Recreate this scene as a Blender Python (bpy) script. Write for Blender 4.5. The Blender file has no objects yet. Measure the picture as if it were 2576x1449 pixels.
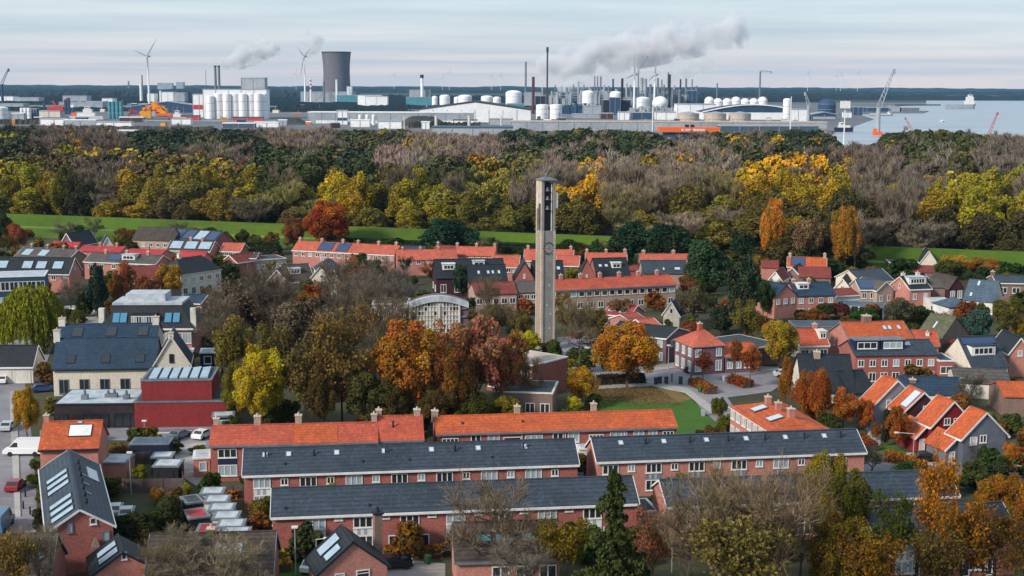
import bpy, math, random
import numpy as np
from mathutils import Vector, Matrix
R = math.radians
random.seed(7)
S = bpy.context.scene
COL = S.collection
# ---------------------------------------------------------------- camera
FP, CX, CY, HC = 3400.0, 1288.0, 724.5, 55.0      # focal length and centre in the photo's grid (2576 x 1449)
PITCH, ROLL = R(8.6), R(0.2)
CAMR = Matrix.Rotation(math.pi/2 - PITCH, 3, 'X') @ Matrix.Rotation(ROLL, 3, 'Z')
CAMP = Vector((0, 0, HC))
cd = bpy.data.cameras.new('camera'); cam = bpy.data.objects.new('camera', cd); COL.objects.link(cam)
cd.sensor_width = 36; cd.lens = 36*FP/2576; cd.clip_start = 1; cd.clip_end = 60000
cam.matrix_world = Matrix.Translation(CAMP) @ CAMR.to_4x4()
S.camera = cam
# ---------------------------------------------------------------- render settings
S.render.engine = 'CYCLES'
S.view_settings.view_transform = 'Standard'; S.view_settings.look = 'None'
S.view_settings.exposure = 0.16; S.view_settings.gamma = 1
cy = S.cycles
cy.max_bounces = 6; cy.diffuse_bounces = 3; cy.glossy_bounces = 2; cy.transmission_bounces = 2
cy.transparent_max_bounces = 6; cy.volume_bounces = 4; cy.use_denoising = True
cy.volume_step_rate = 1.0; cy.volume_max_steps = 256
# ---------------------------------------------------------------- sky and sun
SUN_EL, SUN_AZ = R(30), R(-128)      # azimuth of the sun seen from above, from +Y towards +X
W = bpy.data.worlds.new('World'); S.world = W; W.use_nodes = True
nt = W.node_tree; nt.nodes.clear(); N = nt.nodes.new; LK = nt.links.new
out = N('ShaderNodeOutputWorld'); bg = N('ShaderNodeBackground'); LK(bg.outputs[0], out.inputs[0])
bg.inputs[1].default_value = 0.1
sky = N('ShaderNodeTexSky'); sky.sky_type = 'NISHITA'; sky.sun_disc = False
sky.sun_elevation = SUN_EL; sky.sun_rotation = SUN_AZ; sky.altitude = 50
tc = N('ShaderNodeTexCoord'); sep = N('ShaderNodeSeparateXYZ'); LK(tc.outputs['Generated'], sep.inputs[0])
def wm(op, a, b=None, c=None):
    n = N('ShaderNodeMath'); n.operation = op
    for i, v in enumerate((a, b, c)):
        if v is None: continue
        if isinstance(v, (int, float)): n.inputs[i].default_value = v
        else: LK(v, n.inputs[i])
    return n.outputs[0]
zc = wm('MAXIMUM', sep.outputs[2], 0.004)
# cloud deck seen in perspective: direction projected on a high plane
inv = wm('DIVIDE', 1.0, wm('ADD', zc, 0.02))
cb = N('ShaderNodeCombineXYZ')
LK(wm('MULTIPLY', sep.outputs[0], wm('MULTIPLY', inv, 0.20)), cb.inputs[0])
LK(wm('MULTIPLY', sep.outputs[1], wm('MULTIPLY', inv, 0.30)), cb.inputs[1])
n1 = N('ShaderNodeTexNoise'); n1.inputs['Scale'].default_value = 0.55; n1.inputs['Detail'].default_value = 7; n1.inputs['Roughness'].default_value = .55
LK(cb.outputs[0], n1.inputs['Vector'])
r1 = N('ShaderNodeMapRange'); LK(n1.outputs[0], r1.inputs[0]); r1.inputs[1].default_value = .38; r1.inputs[2].default_value = .60
# clear-ish pale blue to white by height
rp = N('ShaderNodeValToRGB'); LK(wm('MULTIPLY', zc, 9.0), rp.inputs[0])
def stops(rp, L):
    e = rp.color_ramp.elements
    while len(e) < len(L): e.new(.5)
    for k, (p, c) in enumerate(L): e[k].position = p; e[k].color = (*c, 1)
stops(rp, [(0, (10.2, 8.5, 7.8)), (.14, (9.0, 8.0, 7.7)), (.32, (7.9, 8.1, 8.2)), (.6, (6.6, 8.0, 8.5)), (1, (5.6, 7.1, 8.1))])
mc = N('ShaderNodeMix'); mc.data_type = 'RGBA'
LK(wm('MULTIPLY', r1.outputs[0], wm('MINIMUM', wm('ADD', .45, wm('MULTIPLY', zc, 8.0)), .9)), mc.inputs[0]); LK(rp.outputs[0], mc.inputs[6]); mc.inputs[7].default_value = (4.5, 5.7, 6.8, 1)
ms = N('ShaderNodeMix'); ms.data_type = 'RGBA'; ms.inputs[0].default_value = .86
LK(sky.outputs[0], ms.inputs[6]); LK(mc.outputs[2], ms.inputs[7]); LK(ms.outputs[2], bg.inputs[0])
sl = bpy.data.lights.new('sun', 'SUN'); so = bpy.data.objects.new('sun', sl); COL.objects.link(so)
sl.energy = 4.1; sl.angle = R(11); sl.color = (1, .90, .77)
so.rotation_euler = (math.pi/2 - SUN_EL, 0, -SUN_AZ + math.pi)
_d = Vector((math.sin(SUN_AZ)*math.cos(SUN_EL), math.cos(SUN_AZ)*math.cos(SUN_EL), math.sin(SUN_EL)))
so.rotation_euler = _d.to_track_quat('Z', 'Y').to_euler()
# ---------------------------------------------------------------- measuring helpers
def ray(x, y): return CAMR @ Vector(((x-CX)/FP, -(y-CY)/FP, -1))
def at(x, y, z=0.0):                      # the point of height z seen at x, y of the photo's grid
    d = ray(x, y); return CAMP + d*((z-HC)/d.z)
def far(x, y, Y):                         # the point at distance Y
    d = ray(x, y); return CAMP + d*(Y/d.y)
def proj(p):
    q = CAMR.transposed() @ (Vector(p)-CAMP); return CX + FP*q.x/-q.z, CY - FP*q.y/-q.z
def solve_z(x, y, py, lo=0, hi=80):       # height at which the point x, y appears in picture row py
    for _ in range(40):
        m = (lo+hi)/2
        if proj((x, y, m))[1] > py: lo = m
        else: hi = m
    return lo
def px_m(p): return FP/((CAMR.transposed() @ (Vector(p)-CAMP)).z*-1)
def lin(h, k=1.0):
    h = h.lstrip('#'); c = [int(h[i:i+2], 16)/255 for i in (0, 2, 4)]
    return tuple(k*(v/12.92 if v <= .04045 else ((v+.055)/1.055)**2.4) for v in c)
# ---------------------------------------------------------------- materials
MATS = {}
def mat(name, col, rough=.85, kind='plain', col2=None, amt=.5, scale=.6, spec=.3, metal=0, bump=0):
    if name in MATS: return MATS[name]
    m = bpy.data.materials.new(name); m.use_nodes = True; MATS[name] = m
    t = m.node_tree; b = t.nodes['Principled BSDF']; nn = t.nodes.new; lk = t.links.new
    c1 = lin(col) if isinstance(col, str) else col
    b.inputs['Base Color'].default_value = (*c1, 1); b.inputs['Roughness'].default_value = rough
    b.inputs['Specular IOR Level'].default_value = spec; b.inputs['Metallic'].default_value = metal
    if kind == 'plain': return m
    c2 = (lin(col2) if isinstance(col2, str) else col2) or tuple(v*.55 for v in c1)
    co = nn('ShaderNodeTexCoord').outputs['Object']
    def noise(sc, det=4, vec=None, rg=.6):
        n = nn('ShaderNodeTexNoise'); n.inputs['Scale'].default_value = sc; n.inputs['Detail'].default_value = det
        n.inputs['Roughness'].default_value = rg
        lk(vec or co, n.inputs['Vector']); return n.outputs[0]
    def mr(v, a, b_, c=0, d=1):
        n = nn('ShaderNodeMapRange'); lk(v, n.inputs[0])
        for i, q in enumerate((a, b_, c, d)): n.inputs[i+1].default_value = q
        return n.outputs[0]
    def mix(f, a, b_, mode='MIX'):
        n = nn('ShaderNodeMix'); n.data_type = 'RGBA'; n.blend_type = mode
        if isinstance(f, (int, float)): n.inputs[0].default_value = f
        else: lk(f, n.inputs[0])
        for i, q in ((6, a), (7, b_)):
            if isinstance(q, tuple): n.inputs[i].default_value = (*q, 1) if len(q) == 3 else q
            else: lk(q, n.inputs[i])
        return n.outputs[2]
    def mapped(sx, sy, sz):
        n = nn('ShaderNodeMapping'); n.inputs['Scale'].default_value = (sx, sy, sz); lk(co, n.inputs[0]); return n.outputs[0]
    oi = nn('ShaderNodeObjectInfo')
    big = mr(noise(scale), .35, .68)
    c = mix(big, c1, c2)
    if kind in ('roof', 'tile', 'brick'):      # each house of a row has weathered a little differently
        sz = nn('ShaderNodeSeparateXYZ'); lk(co, sz.inputs[0]); fl = nn('ShaderNodeMath'); fl.operation = 'MULTIPLY'; lk(sz.outputs[0], fl.inputs[0]); fl.inputs[1].default_value = 1/6.2
        f2 = nn('ShaderNodeMath'); f2.operation = 'FLOOR'; lk(fl.outputs[0], f2.inputs[0]); ad = nn('ShaderNodeMath'); ad.operation = 'ADD'; lk(f2.outputs[0], ad.inputs[0]); lk(oi.outputs['Random'], ad.inputs[1])
        wn = nn('ShaderNodeTexWhiteNoise'); wn.noise_dimensions = '1D'; lk(ad.outputs[0], wn.inputs['W'])
        c = mix(mr(wn.outputs['Value'], 0, 1, 0, .30 if kind != 'roof' else .22), c, tuple(v*.5+.02 for v in c1))
    if kind in ('roof', 'tile'):
        c = mix(mr(noise(.5, 6, mapped(1, 1, 1.6), .65), .46, .66, 0, .65 if kind == 'tile' else .5), c, tuple(v*.5+.015 for v in c1))
        # tile courses run level (bands in z), pans run up the slope; both in metres
        wv = nn('ShaderNodeTexWave'); wv.wave_type = 'BANDS'; wv.bands_direction = 'Z'; wv.wave_profile = 'SAW'
        wv.inputs['Scale'].default_value = .95 if kind == 'roof' else 1.3; wv.inputs['Distortion'].default_value = .15
        lk(co, wv.inputs['Vector'])
        c = mix(mr(wv.outputs[1], 0, .5, .6 if kind == 'roof' else .3, 0), c, (0, 0, 0))
        wx = nn('ShaderNodeTexVoronoi'); wx.inputs['Scale'].default_value = 1.0; lk(mapped(3.2, 2.0, 3.2), wx.inputs['Vector'])
        sx = nn('ShaderNodeSeparateColor'); lk(wx.outputs['Color'], sx.inputs[0])
        c = mix(mr(sx.outputs[0], 0, 1, 0, .42), c, tuple(v*.45 for v in c1))
        c = mix(mr(noise(2.2, 6), .5, .75, 0, .45), c, tuple(min(1, v*1.7+.012) for v in c1))
        c = mix(mr(noise(.9, 8, mapped(1, 1, .25)), .58, .72, 0, .4), c, (.035, .037, .022))
    elif kind == 'brick':
        c = mix(mr(noise(2.6, 4, mapped(1, 1, 1.4)), .38, .66, 0, .42), c, tuple(v*.55 for v in c1))
        c = mix(mr(noise(9, 5, mapped(1, 1, 3.2)), .3, .75, 0, .5), c, tuple(v*.42 for v in c1))
        c = mix(mr(noise(1.1, 5, mapped(1.6, 1.6, .35)), .55, .8, 0, .3), c, (.07, .065, .06))
        vo = nn('ShaderNodeTexVoronoi'); vo.inputs['Scale'].default_value = 1; lk(mapped(5, 5, 11), vo.inputs['Vector'])
        sx = nn('ShaderNodeSeparateColor'); lk(vo.outputs['Color'], sx.inputs[0])
        c = mix(mr(sx.outputs[0], .2, 1, 0, .3), c, tuple(min(1, v*1.5+.02) for v in c1))
    elif kind == 'ground':
        c = mix(mr(noise(scale*28, 6, None, .75), .4, .66, 0, .45), c, tuple(v*.55 for v in c1))
        c = mix(mr(noise(scale*1.7, 6, mapped(.35, 1.6, 1), .6), .5, .66, 0, .4), c, (min(1, c1[0]*1.9+.01), c1[1]*1.25, c1[2]*1.3))
        c = mix(mr(noise(scale*7, 8, None, .7), .35, .7, 0, amt), c, tuple(v*.5 for v in c2))
        c = mix(mr(noise(scale*.13, 3), .4, .6, 0, .5), c, tuple(v*1.35 for v in c1))
    elif kind == 'board':
        wv = nn('ShaderNodeTexWave'); wv.bands_direction = 'X'; wv.inputs['Scale'].default_value = 2.2; wv.inputs['Distortion'].default_value = .3
        lk(co, wv.inputs['Vector']); c = mix(mr(wv.outputs[1], 0, .35, .45, 0), c, (0, 0, 0))
        c = mix(mr(noise(1.5, 5, mapped(4, 4, .5)), .4, .7, 0, .5), c, tuple(v*.5 for v in c1))
    elif kind == 'rough':
        c = mix(mr(noise(scale*9, 6), .35, .75, 0, .35), c, tuple(v*.5 for v in c2))
        c = mix(mr(noise(1.2, 5, mapped(1, 1, .12)), .5, .75, 0, .35), c, tuple(v*.55 for v in c2))
    lk(c, b.inputs['Base Color'])
    if bump:
        bp = nn('ShaderNodeBump'); bp.inputs['Strength'].default_value = bump; bp.inputs['Distance'].default_value = .05
        lk(noise(4, 6), bp.inputs['Height']); lk(bp.outputs[0], b.inputs['Normal'])
    return m
M = {}
def defm(k, *a, **kw): M[k] = mat(*a, **kw)
defm('slate', 'dark grey roof tiles', '#3d4857', .6, 'roof', '#2b343f', scale=.25)
defm('black', 'black roof tiles', '#232a33', .6, 'roof', '#171c22', scale=.3)
defm('blueroof', 'blue black slates', '#26415a', .6, 'roof', '#1a2c40', scale=.3)
defm('bluegrey', 'blue grey roof', '#53677a', .7, 'roof', '#3e5062', scale=.3)
defm('brownroof', 'weathered brown roof tiles', '#544945', .9, 'roof', '#38322f', scale=.3)
defm('greyroof', 'weathered grey roof tiles', '#625d5c', .9, 'roof', '#45413f', scale=.3)
defm('olive', 'mossy grey roof', '#66684f', .9, 'roof', '#4a4d3f', scale=.3)
defm('orange', 'bright orange pantiles', '#c9602f', .75, 'tile', '#a04a36', scale=.45)
defm('orange2', 'pale coral pantiles', '#c4644f', .75, 'tile', '#a04e42', scale=.25)
defm('redtile', 'weathered red pantiles', '#c25a40', .8, 'tile', '#93423a', scale=.3)
defm('redroof', 'crimson red roof tiles', '#b83e44', .8, 'tile', '#963238', scale=.3)
defm('dkred', 'old dark red tiles', '#8c3f38', .85, 'tile', '#63302d', scale=.4)
defm('brick', 'red brown brick', '#a5645c', .9, 'brick', '#874a45', scale=.3)
defm('pink', 'pink brick', '#bf8378', .9, 'brick', '#a06a60', scale=.3)
defm('tan', 'tan brick', '#b39c90', .9, 'brick', '#987f72', scale=.4)
defm('cream', 'cream brick', '#e2d8ca', .9, 'brick', '#d0c4b6', scale=.4)
defm('brown', 'brown brick', '#8a716a', .9, 'brick', '#6c5752', scale=.4)
defm('purple', 'dark purple brick', '#7c5f68', .9, 'brick', '#644c56', scale=.4)
defm('redbrick', 'deep red brick', '#8f2d2f', .88, 'brick', '#74262a', scale=.8)
defm('redboard', 'barn red boards', '#93232c', .8, 'board', '#7a1d25')
defm('dkboard', 'dark maroon boards', '#4c2833', .85, 'board', '#3d1f29')
defm('greyboard', 'blue grey boards', '#727887', .8, 'board', '#5f6573')
defm('greyboard2', 'pale grey boards', '#9499a5', .8, 'board', '#7d828e')
defm('darkwood', 'dark stained timber cladding', '#3d3236', .85, 'board', '#2a2226')
defm('fence', 'weathered timber fence', '#6d5e5c', .9, 'board', '#4d4240')
defm('navy', 'navy blue cladding', '#232c4c', .6, 'board', '#1b2340')
defm('white', 'white paint', '#e6e6e6', .5, 'rough', '#cfcfcf', scale=.4)
defm('offwhite', 'white plaster', '#dcd8d0', .8, 'rough', '#c4bfb8', scale=.5)
defm('flat', 'pale roofing felt', '#c3cad2', .8, 'rough', '#9aa4ae', scale=.6)
defm('flatdark', 'dark roofing felt', '#4a5058', .8, 'rough', '#353a40', scale=.5)
defm('lead', 'grey lead', '#79818c', .6, 'rough', '#5f666f', scale=.6)
defm('concrete', 'grey concrete', '#9aa0a6', .85, 'rough', '#838a92', scale=.3)
defm('towerstone', 'weathered beige concrete', '#9b9a98', .9, 'rough', '#81817f', scale=.35)
defm('concrete2', 'pale concrete', '#cbbcae', .85, 'rough', '#ab9b8c', scale=.3)
defm('dark', 'black metal', '#20232a', .6)
defm('metal', 'galvanised metal', '#9aa2a8', .5, metal=.3)
defm('glass', 'dark window glass', (.022, .028, .036), .08, spec=.8)
defm('glass2', 'pale curtained glass', '#93a5ae', .25, spec=.7)
defm('glass3', 'blue reflecting glass', '#4a7fa0', .15, spec=.8)
defm('solar', 'blue solar cells', '#2c3f63', .25, spec=.7)
defm('solarpale', 'pale reflecting solar glass', '#a9bccd', .2, 'rough', '#8ea4b8', scale=1.2)
defm('skyl', 'pale skylight glass', '#b9c6d2', .2, spec=.8)
defm('teal', 'teal glass', '#3c8f92', .2, spec=.7)
defm('bark', 'grey brown bark', '#5a4f45', .95, 'rough', '#3a332c', scale=2)
defm('birch', 'pale bark', '#8c8377', .95, 'rough', '#5e564c', scale=2)
defm('orangep', 'orange paint', '#d9642a', .5)
defm('yellowp', 'yellow orange paint', '#e0a21e', .5, 'rough', '#d07c1a', scale=.05)
defm('redp', 'red paint', '#b03a3c', .5)
defm('hullblue', 'dark blue hull paint', '#26324a', .5)
defm('tealclad', 'teal cladding', '#4f8f9e', .7, 'rough', '#3f7a88', scale=.02)
defm('stack', 'dark brown stack', '#4e2f36', .7)
defm('indwhite', 'white industrial cladding', '#f2f2f4', .7, 'rough', '#dcdee4', scale=.03)
defm('indgrey', 'grey industrial cladding', '#a9afb8', .7, 'rough', '#8b939e', scale=.03)
defm('indblue', 'dark blue cladding', '#2f4c6b', .7, 'rough', '#263f5a', scale=.03)
# ---------------------------------------------------------------- mesh builder
class MB:
    def __init__(s): s.v = []; s.f = []; s.m = []
    def poly(s, pts, mi=0):
        n = len(s.v); s.v += [tuple(p) for p in pts]; s.f.append(tuple(range(n, n+len(pts)))); s.m.append(mi); return s
    def solid(s, bot, top, mi=0, mtop=None):
        n = len(bot); o = len(s.v); s.v += [tuple(p) for p in bot] + [tuple(p) for p in top]
        s.f.append(tuple(o+i for i in reversed(range(n)))); s.m.append(mi)
        s.f.append(tuple(o+n+i for i in range(n))); s.m.append(mi if mtop is None else mtop)
        for i in range(n):
            j = (i+1) % n; s.f.append((o+i, o+j, o+n+j, o+n+i)); s.m.append(mi)
        return s
    def box(s, x0, x1, y0, y1, z0, z1, mi=0, mtop=None):
        return s.solid([(x0, y0, z0), (x1, y0, z0), (x1, y1, z0), (x0, y1, z0)], [(x0, y0, z1), (x1, y0, z1), (x1, y1, z1), (x0, y1, z1)], mi, mtop)
    def cyl(s, x, y, z0, z1, r0, r1=None, n=12, mi=0):
        r1 = r0 if r1 is None else r1
        a = [2*math.pi*i/n for i in range(n)]
        return s.solid([(x+r0*math.cos(t), y+r0*math.sin(t), z0) for t in a], [(x+r1*math.cos(t), y+r1*math.sin(t), z1) for t in a], mi)
    def lathe(s, x, y, prof, n=20, mi=0):
        for (r0, z0), (r1_, z1) in zip(prof, prof[1:]):
            for i in range(n):
                a, b = 2*math.pi*i/n, 2*math.pi*(i+1)/n
                q = [(x+r0*math.cos(a), y+r0*math.sin(a), z0), (x+r0*math.cos(b), y+r0*math.sin(b), z0), (x+r1_*math.cos(b), y+r1_*math.sin(b), z1), (x+r1_*math.cos(a), y+r1_*math.sin(a), z1)]
                if r0 < 1e-6: q = [q[0], q[2], q[3]]
                elif r1_ < 1e-6: q = q[:3]
                s.poly(q, mi)
        return s
    def bar(s, p, q, w, h, mi=0, up=(0, 0, 1), taper=1):
        p, q = Vector(p), Vector(q); d = (q-p).normalized(); u = Vector(up)
        if abs(d.dot(u)) > .98: u = Vector((0, 1, 0))
        a = d.cross(u).normalized(); b = a.cross(d).normalized()
        c = lambda o, k: [o+a*w/2*k*i+b*h/2*k*j for i, j in ((-1, -1), (1, -1), (1, 1), (-1, 1))]
        return s.solid(c(p, 1), c(q, taper), mi)
    def build(s, name, mats, parent=None, loc=(0, 0, 0), rz=0):
        me = bpy.data.meshes.new(name); me.from_pydata(s.v, [], s.f); me.polygons.foreach_set('material_index', s.m)
        for k in (mats if isinstance(mats, (list, tuple)) else [mats]): me.materials.append(M[k] if isinstance(k, str) else k)
        o = bpy.data.objects.new(name, me); COL.objects.link(o); o.parent = parent; o.location = loc; o.rotation_euler[2] = rz
        return o
def tag(o, label=None, cat=None, group=None, kind=None):
    if label: o['label'] = label
    if cat: o['category'] = cat
    if group: o['group'] = group
    if kind: o['kind'] = kind
    return o
def thing(name, label, cat, loc, rz=0, group=None):
    o = bpy.data.objects.new(name, None); COL.objects.link(o); o.location = loc; o.rotation_euler[2] = rz
    o.empty_display_size = .5; return tag(o, label, cat, group)
def inst(me, name, parent, loc=(0, 0, 0), rz=0):
    o = bpy.data.objects.new(name, me); COL.objects.link(o); o.parent = parent; o.location = loc; o.rotation_euler[2] = rz; return o
# ---------------------------------------------------------------- windows, doors (shared meshes)
WC = {}
def win_mesh(w, h, n, gl, fr='white', door=False, tr=0):
    k = (round(w, 2), round(h, 2), n, gl, fr, door, tr)
    if k in WC: return WC[k]
    b = MB(); t = .12
    b.box(-w/2, w/2, -.08, .0, 0, t); b.box(-w/2, w/2, -.08, .0, h-t, h)
    for i in range(n+1):
        x = -w/2 + t/2 + (w-t)*i/n; b.box(x-t/2, x+t/2, -.082, -.002, t, h-t)
    if tr: b.box(-w/2+t, w/2-t, -.078, -.002, h*tr-.03, h*tr+.04)
    if door: b.box(-w/2+t, w/2-t, -.04, -.003, t, h-t, 1)
    else: b.poly([(-w/2+t, -.02, t), (w/2-t, -.02, t), (w/2-t, -.02, h-t), (-w/2+t, -.02, h-t)], 1)
    if not door: b.box(-w/2-.06, w/2+.06, -.14, -.001, -.08, -.001)      # sill
    me = bpy.data.meshes.new('window'); me.from_pydata(b.v, [], b.f); me.polygons.foreach_set('material_index', b.m)
    me.materials.append(M[fr]); me.materials.append(M[gl]); WC[k] = me; return me
GLS = ['glass', 'glass', 'glass', 'glass2']
class House: pass
def put_win(hs, face, u, z, w, h, n=2, gl=None, fr='white', name='window', door=False, tr=0):
    gl = gl or random.choice(GLS); me = win_mesh(w, h, n, gl, fr, door, tr)
    if face == 'f': loc, rz = (u, -.01, z), 0
    elif face == 'l': loc, rz = (-.01, u, z), -math.pi/2
    elif face == 'b': loc, rz = (u, hs.D+.01, z), math.pi
    else: loc, rz = (hs.L+.01, u, z), math.pi/2
    return inst(me, name, hs.root, loc, rz)
def wins(hs, face, n, z=3.4, w=1.2, h=1.3, skip=(), doors=False, k=2, gl=None, fr='white', u0=0, u1=None, name='window'):
    T = (hs.L if face in 'fb' else hs.D) if u1 is None else u1
    for i in range(n):
        if i in skip: continue
        put_win(hs, face, u0+(T-u0)*(i+.5)/n, z, w, h, k, gl, fr, name)
# ---------------------------------------------------------------- houses
def house(name, label, A, B, depth, eave=5.2, ridge=8.2, axis='x', wall='brick', roof='orange', trim='white', o=.3,
          chim=(), panels=(), dormers=(), hip=0, cat='house', group=None, verge=True, base=0, flat=False, chmat=None, roofname='roof', perp=False):
    """A, B: picture positions of the two ends of the front eave; depth in metres or the picture position of the back left eave"""
    a, b = at(A[0], A[1], eave), at(B[0], B[1], eave)
    if perp:      # the side wall's direction rules; the front is square to it
        c = at(depth[0], depth[1], eave); dd = (c-a).normalized(); n_ = Vector((dd.y, -dd.x, 0)); k_ = 0
        for _ in range(4000):
            k_ += .01
            if proj(a+n_*k_)[0] >= B[0]: break
        b = a+n_*k_
    d = b-a; L = d.length; rz = math.atan2(d.y, d.x)
    ux, uy = Vector((math.cos(rz), math.sin(rz), 0)), Vector((-math.sin(rz), math.cos(rz), 0))
    if isinstance(depth, tuple):
        c = at(depth[0], depth[1], eave); depth = (c-a).dot(uy)
    D = depth; h = House(); h.L, h.D, h.ze = L, D, eave
    h.root = r = thing(name, label, cat, (a.x, a.y, base), rz, group)
    if flat:
        MB().box(0, L, 0, D, 0, eave-.12).build('wall', wall, r)
        q = MB(); q.box(-.12, L+.12, -.12, D+.12, eave-.118, eave+.12, 1, 1)
        q.box(.25, L-.25, .25, D-.25, eave+.122, eave+.135, 0)
        h.roof = q.build('roof', [roof, trim], r); return h
    m = D/2 if axis == 'x' else L/2
    if isinstance(ridge, tuple):
        if len(ridge) == 2: ridge = ridge[1]
        q = a + (uy*m if axis == 'x' else ux*m); ridge = solve_z(q.x, q.y, ridge, eave, eave+9)
    h.zr = zr = ridge; h.axis = axis; s = (zr-eave)/m; h.s = s; h.m = m
    T = L if axis == 'x' else D; h.T = T
    # local frame of the roof: (along, across, z)
    P = (lambda t, c, z: (t, c, z)) if axis == 'x' else (lambda t, c, z: (c, t, z)); h.P = P
    C = D if axis == 'x' else L; h.C = C
    w = MB()
    if hip: w.box(0, L, 0, D, 0, eave)
    else:
        e0 = [P(0, 0, 0), P(0, C, 0), P(0, C, eave), P(0, m, zr-.02), P(0, 0, eave)]; e1 = [P(T, 0, 0), P(T, C, 0), P(T, C, eave), P(T, m, zr-.02), P(T, 0, eave)]
        w.solid(e0, e1)
    w.build('wall', wall, r)
    k = MB(); x0, x1 = -.2, T+.2; th = .16; ov = o
    if hip:
        hp = hip*m
        for t_, dz in ((0, 0),):
            c = [P(-ov, -ov, eave-s*ov*.4), P(T+ov, -ov, eave-s*ov*.4), P(T+ov, C+ov, eave-s*ov*.4), P(-ov, C+ov, eave-s*ov*.4)]
            ra, rb = P(hp, m, zr), P(T-hp if T-hp > hp else hp+.05, m, zr)
            k.poly([c[0], c[1], rb, ra]); k.poly([c[1], c[2], rb]); k.poly([c[2], c[3], ra, rb]); k.poly([c[3], c[0], ra])
            k.box(-ov, (L if axis == 'x' else L)+ov, -ov, D+ov, eave-s*ov*.4-.14, eave-s*ov*.4-.001, 1)
        h.roof = k.build(roofname, [roof, trim or roof], r)
    else:
        for sg in (0, 1):
            f = (lambda c: c) if not sg else (lambda c: C-c)
            lo, hi = -ov, m
            zl = eave-s*ov
            prof = [(lo, zl+.03), (hi, zr+.03), (hi, zr+.03+th), (lo, zl+.03+th)]
            k.solid([P(x0, f(c), z) for c, z in prof], [P(x1, f(c), z) for c, z in prof])
        k.bar(P(x0, m, zr+.2), P(x1, m, zr+.2), .28, .14)
        h.roof = k.build(roofname, roof, r)
        if trim:
            q = MB()
            for sg in (0, 1):
                f = (lambda c: c) if not sg else (lambda c: C-c)
                c0, c1 = sorted((f(-ov-.13), f(-ov-.002))); zl = eave-s*ov
                if axis == 'x': q.box(x0, x1, c0, c1, zl-.12, zl+.16)
                else: q.box(c0, c1, x0, x1, zl-.12, zl+.16)
            if verge:
                for t_ in (x0-.04, x1+.04):
                    for sg in (0, 1):
                        f = (lambda c: c) if not sg else (lambda c: C-c)
                        q.bar(P(t_, f(-ov-.1), eave-s*(ov+.1)+.1), P(t_, f(m), zr+.1), .07 if axis == 'x' else .07, .24, up=(0, 0, 1))
            q.build('gutter_and_verge', trim, r)
    for c in chim:      # (fraction along ridge, offset across in m, size, height above ridge, pots)
        u, v, sz, hh = c[:4]; q = MB(); p = P(u*T, m+v, 0); zt = zr+hh
        q.box(p[0]-sz/2, p[0]+sz/2, p[1]-sz/2, p[1]+sz/2, zr-abs(v)*s-.6, zt); q.box(p[0]-sz/2-.08, p[0]+sz/2+.08, p[1]-sz/2-.08, p[1]+sz/2+.08, zt+.001, zt+.14, 1)
        q.cyl(p[0], p[1], zt+.141, zt+.5, .14, .12, 8, 1)
        q.build('chimney', [chmat or (c[4] if len(c) > 4 else wall), 'concrete2'], h.roof)
    for c in panels: roof_panel(h, *c)
    for c in dormers: dormer(h, *c)
    return h
def slope_pt(h, side, u, t, up=0.0):
    c = t*h.m; z = h.ze + h.s*c + .19; n = math.sqrt(1+h.s**2); c2 = c - up*h.s/n; z2 = z + up/n
    if side in 'br': c2 = h.C - c2
    return h.P(u*h.T, c2, z2)
def roof_panel(h, side, u0, u1, t0, t1, kind='solar', name=None):
    q = MB(); th = .1
    fr = 'lead' if kind in ('skyl', 'teal', 'glass3', 'solarpale') and name is None else 'dark'
    c = [(u0, t0), (u1, t0), (u1, t1), (u0, t1)]
    q.solid([slope_pt(h, side, u, t, .02) for u, t in c], [slope_pt(h, side, u, t, th) for u, t in c], 1)
    du, dt = .11/h.T, .11/h.m
    c = [(u0+du, t0+dt), (u1-du, t0+dt), (u1-du, t1-dt), (u0+du, t1-dt)]
    q.poly([slope_pt(h, side, u, t, th+.006) for u, t in c], 0)
    q.build(name or ('skylight' if kind in ('skyl', 'teal', 'glass3') else 'solar_panel'), [kind, fr], h.roof)
def dormer(h, side, u0, u1, t0, ht=1.6, clad='white', top='flat', n=3, gl='glass'):
    """flat roofed dormer: front stands at t0 of the slope"""
    c0 = t0*h.m; zb = h.ze+h.s*c0+.1; zt = zb+ht; c1 = min(h.m-.15, c0+ht/h.s)
    sgn = (lambda c: h.C-c) if side in 'br' else (lambda c: c)
    q = MB(); X0, X1 = u0*h.T, u1*h.T
    bb = [(X0, c0), (X1, c0), (X1, c1), (X0, c1)]
    q.solid([h.P(x, sgn(c), zb-.25) for x, c in bb], [h.P(x, sgn(c), zt) for x, c in bb])
    bb = [(X0-.15, c0-.2), (X1+.15, c0-.2), (X1+.15, c1+.1), (X0-.15, c1+.1)]
    q.solid([h.P(x, sgn(c), zt+.003) for x, c in bb], [h.P(x, sgn(c), zt+.16) for x, c in bb], 1)
    d = q.build('dormer', [clad, top], h.roof)
    me = win_mesh((X1-X0)*.8, ht*.66, n, gl, 'white'); p = h.P((X0+X1)/2, sgn(c0-.01), zb+ht*.18)
    rz = {('x', 'f'): 0, ('x', 'b'): math.pi, ('y', 'l'): -math.pi/2, ('y', 'r'): math.pi/2}.get((h.axis, side), 0)
    w = inst(me, 'window', h.root, p, rz); return d
def verticals(h, n=0): pass
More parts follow.
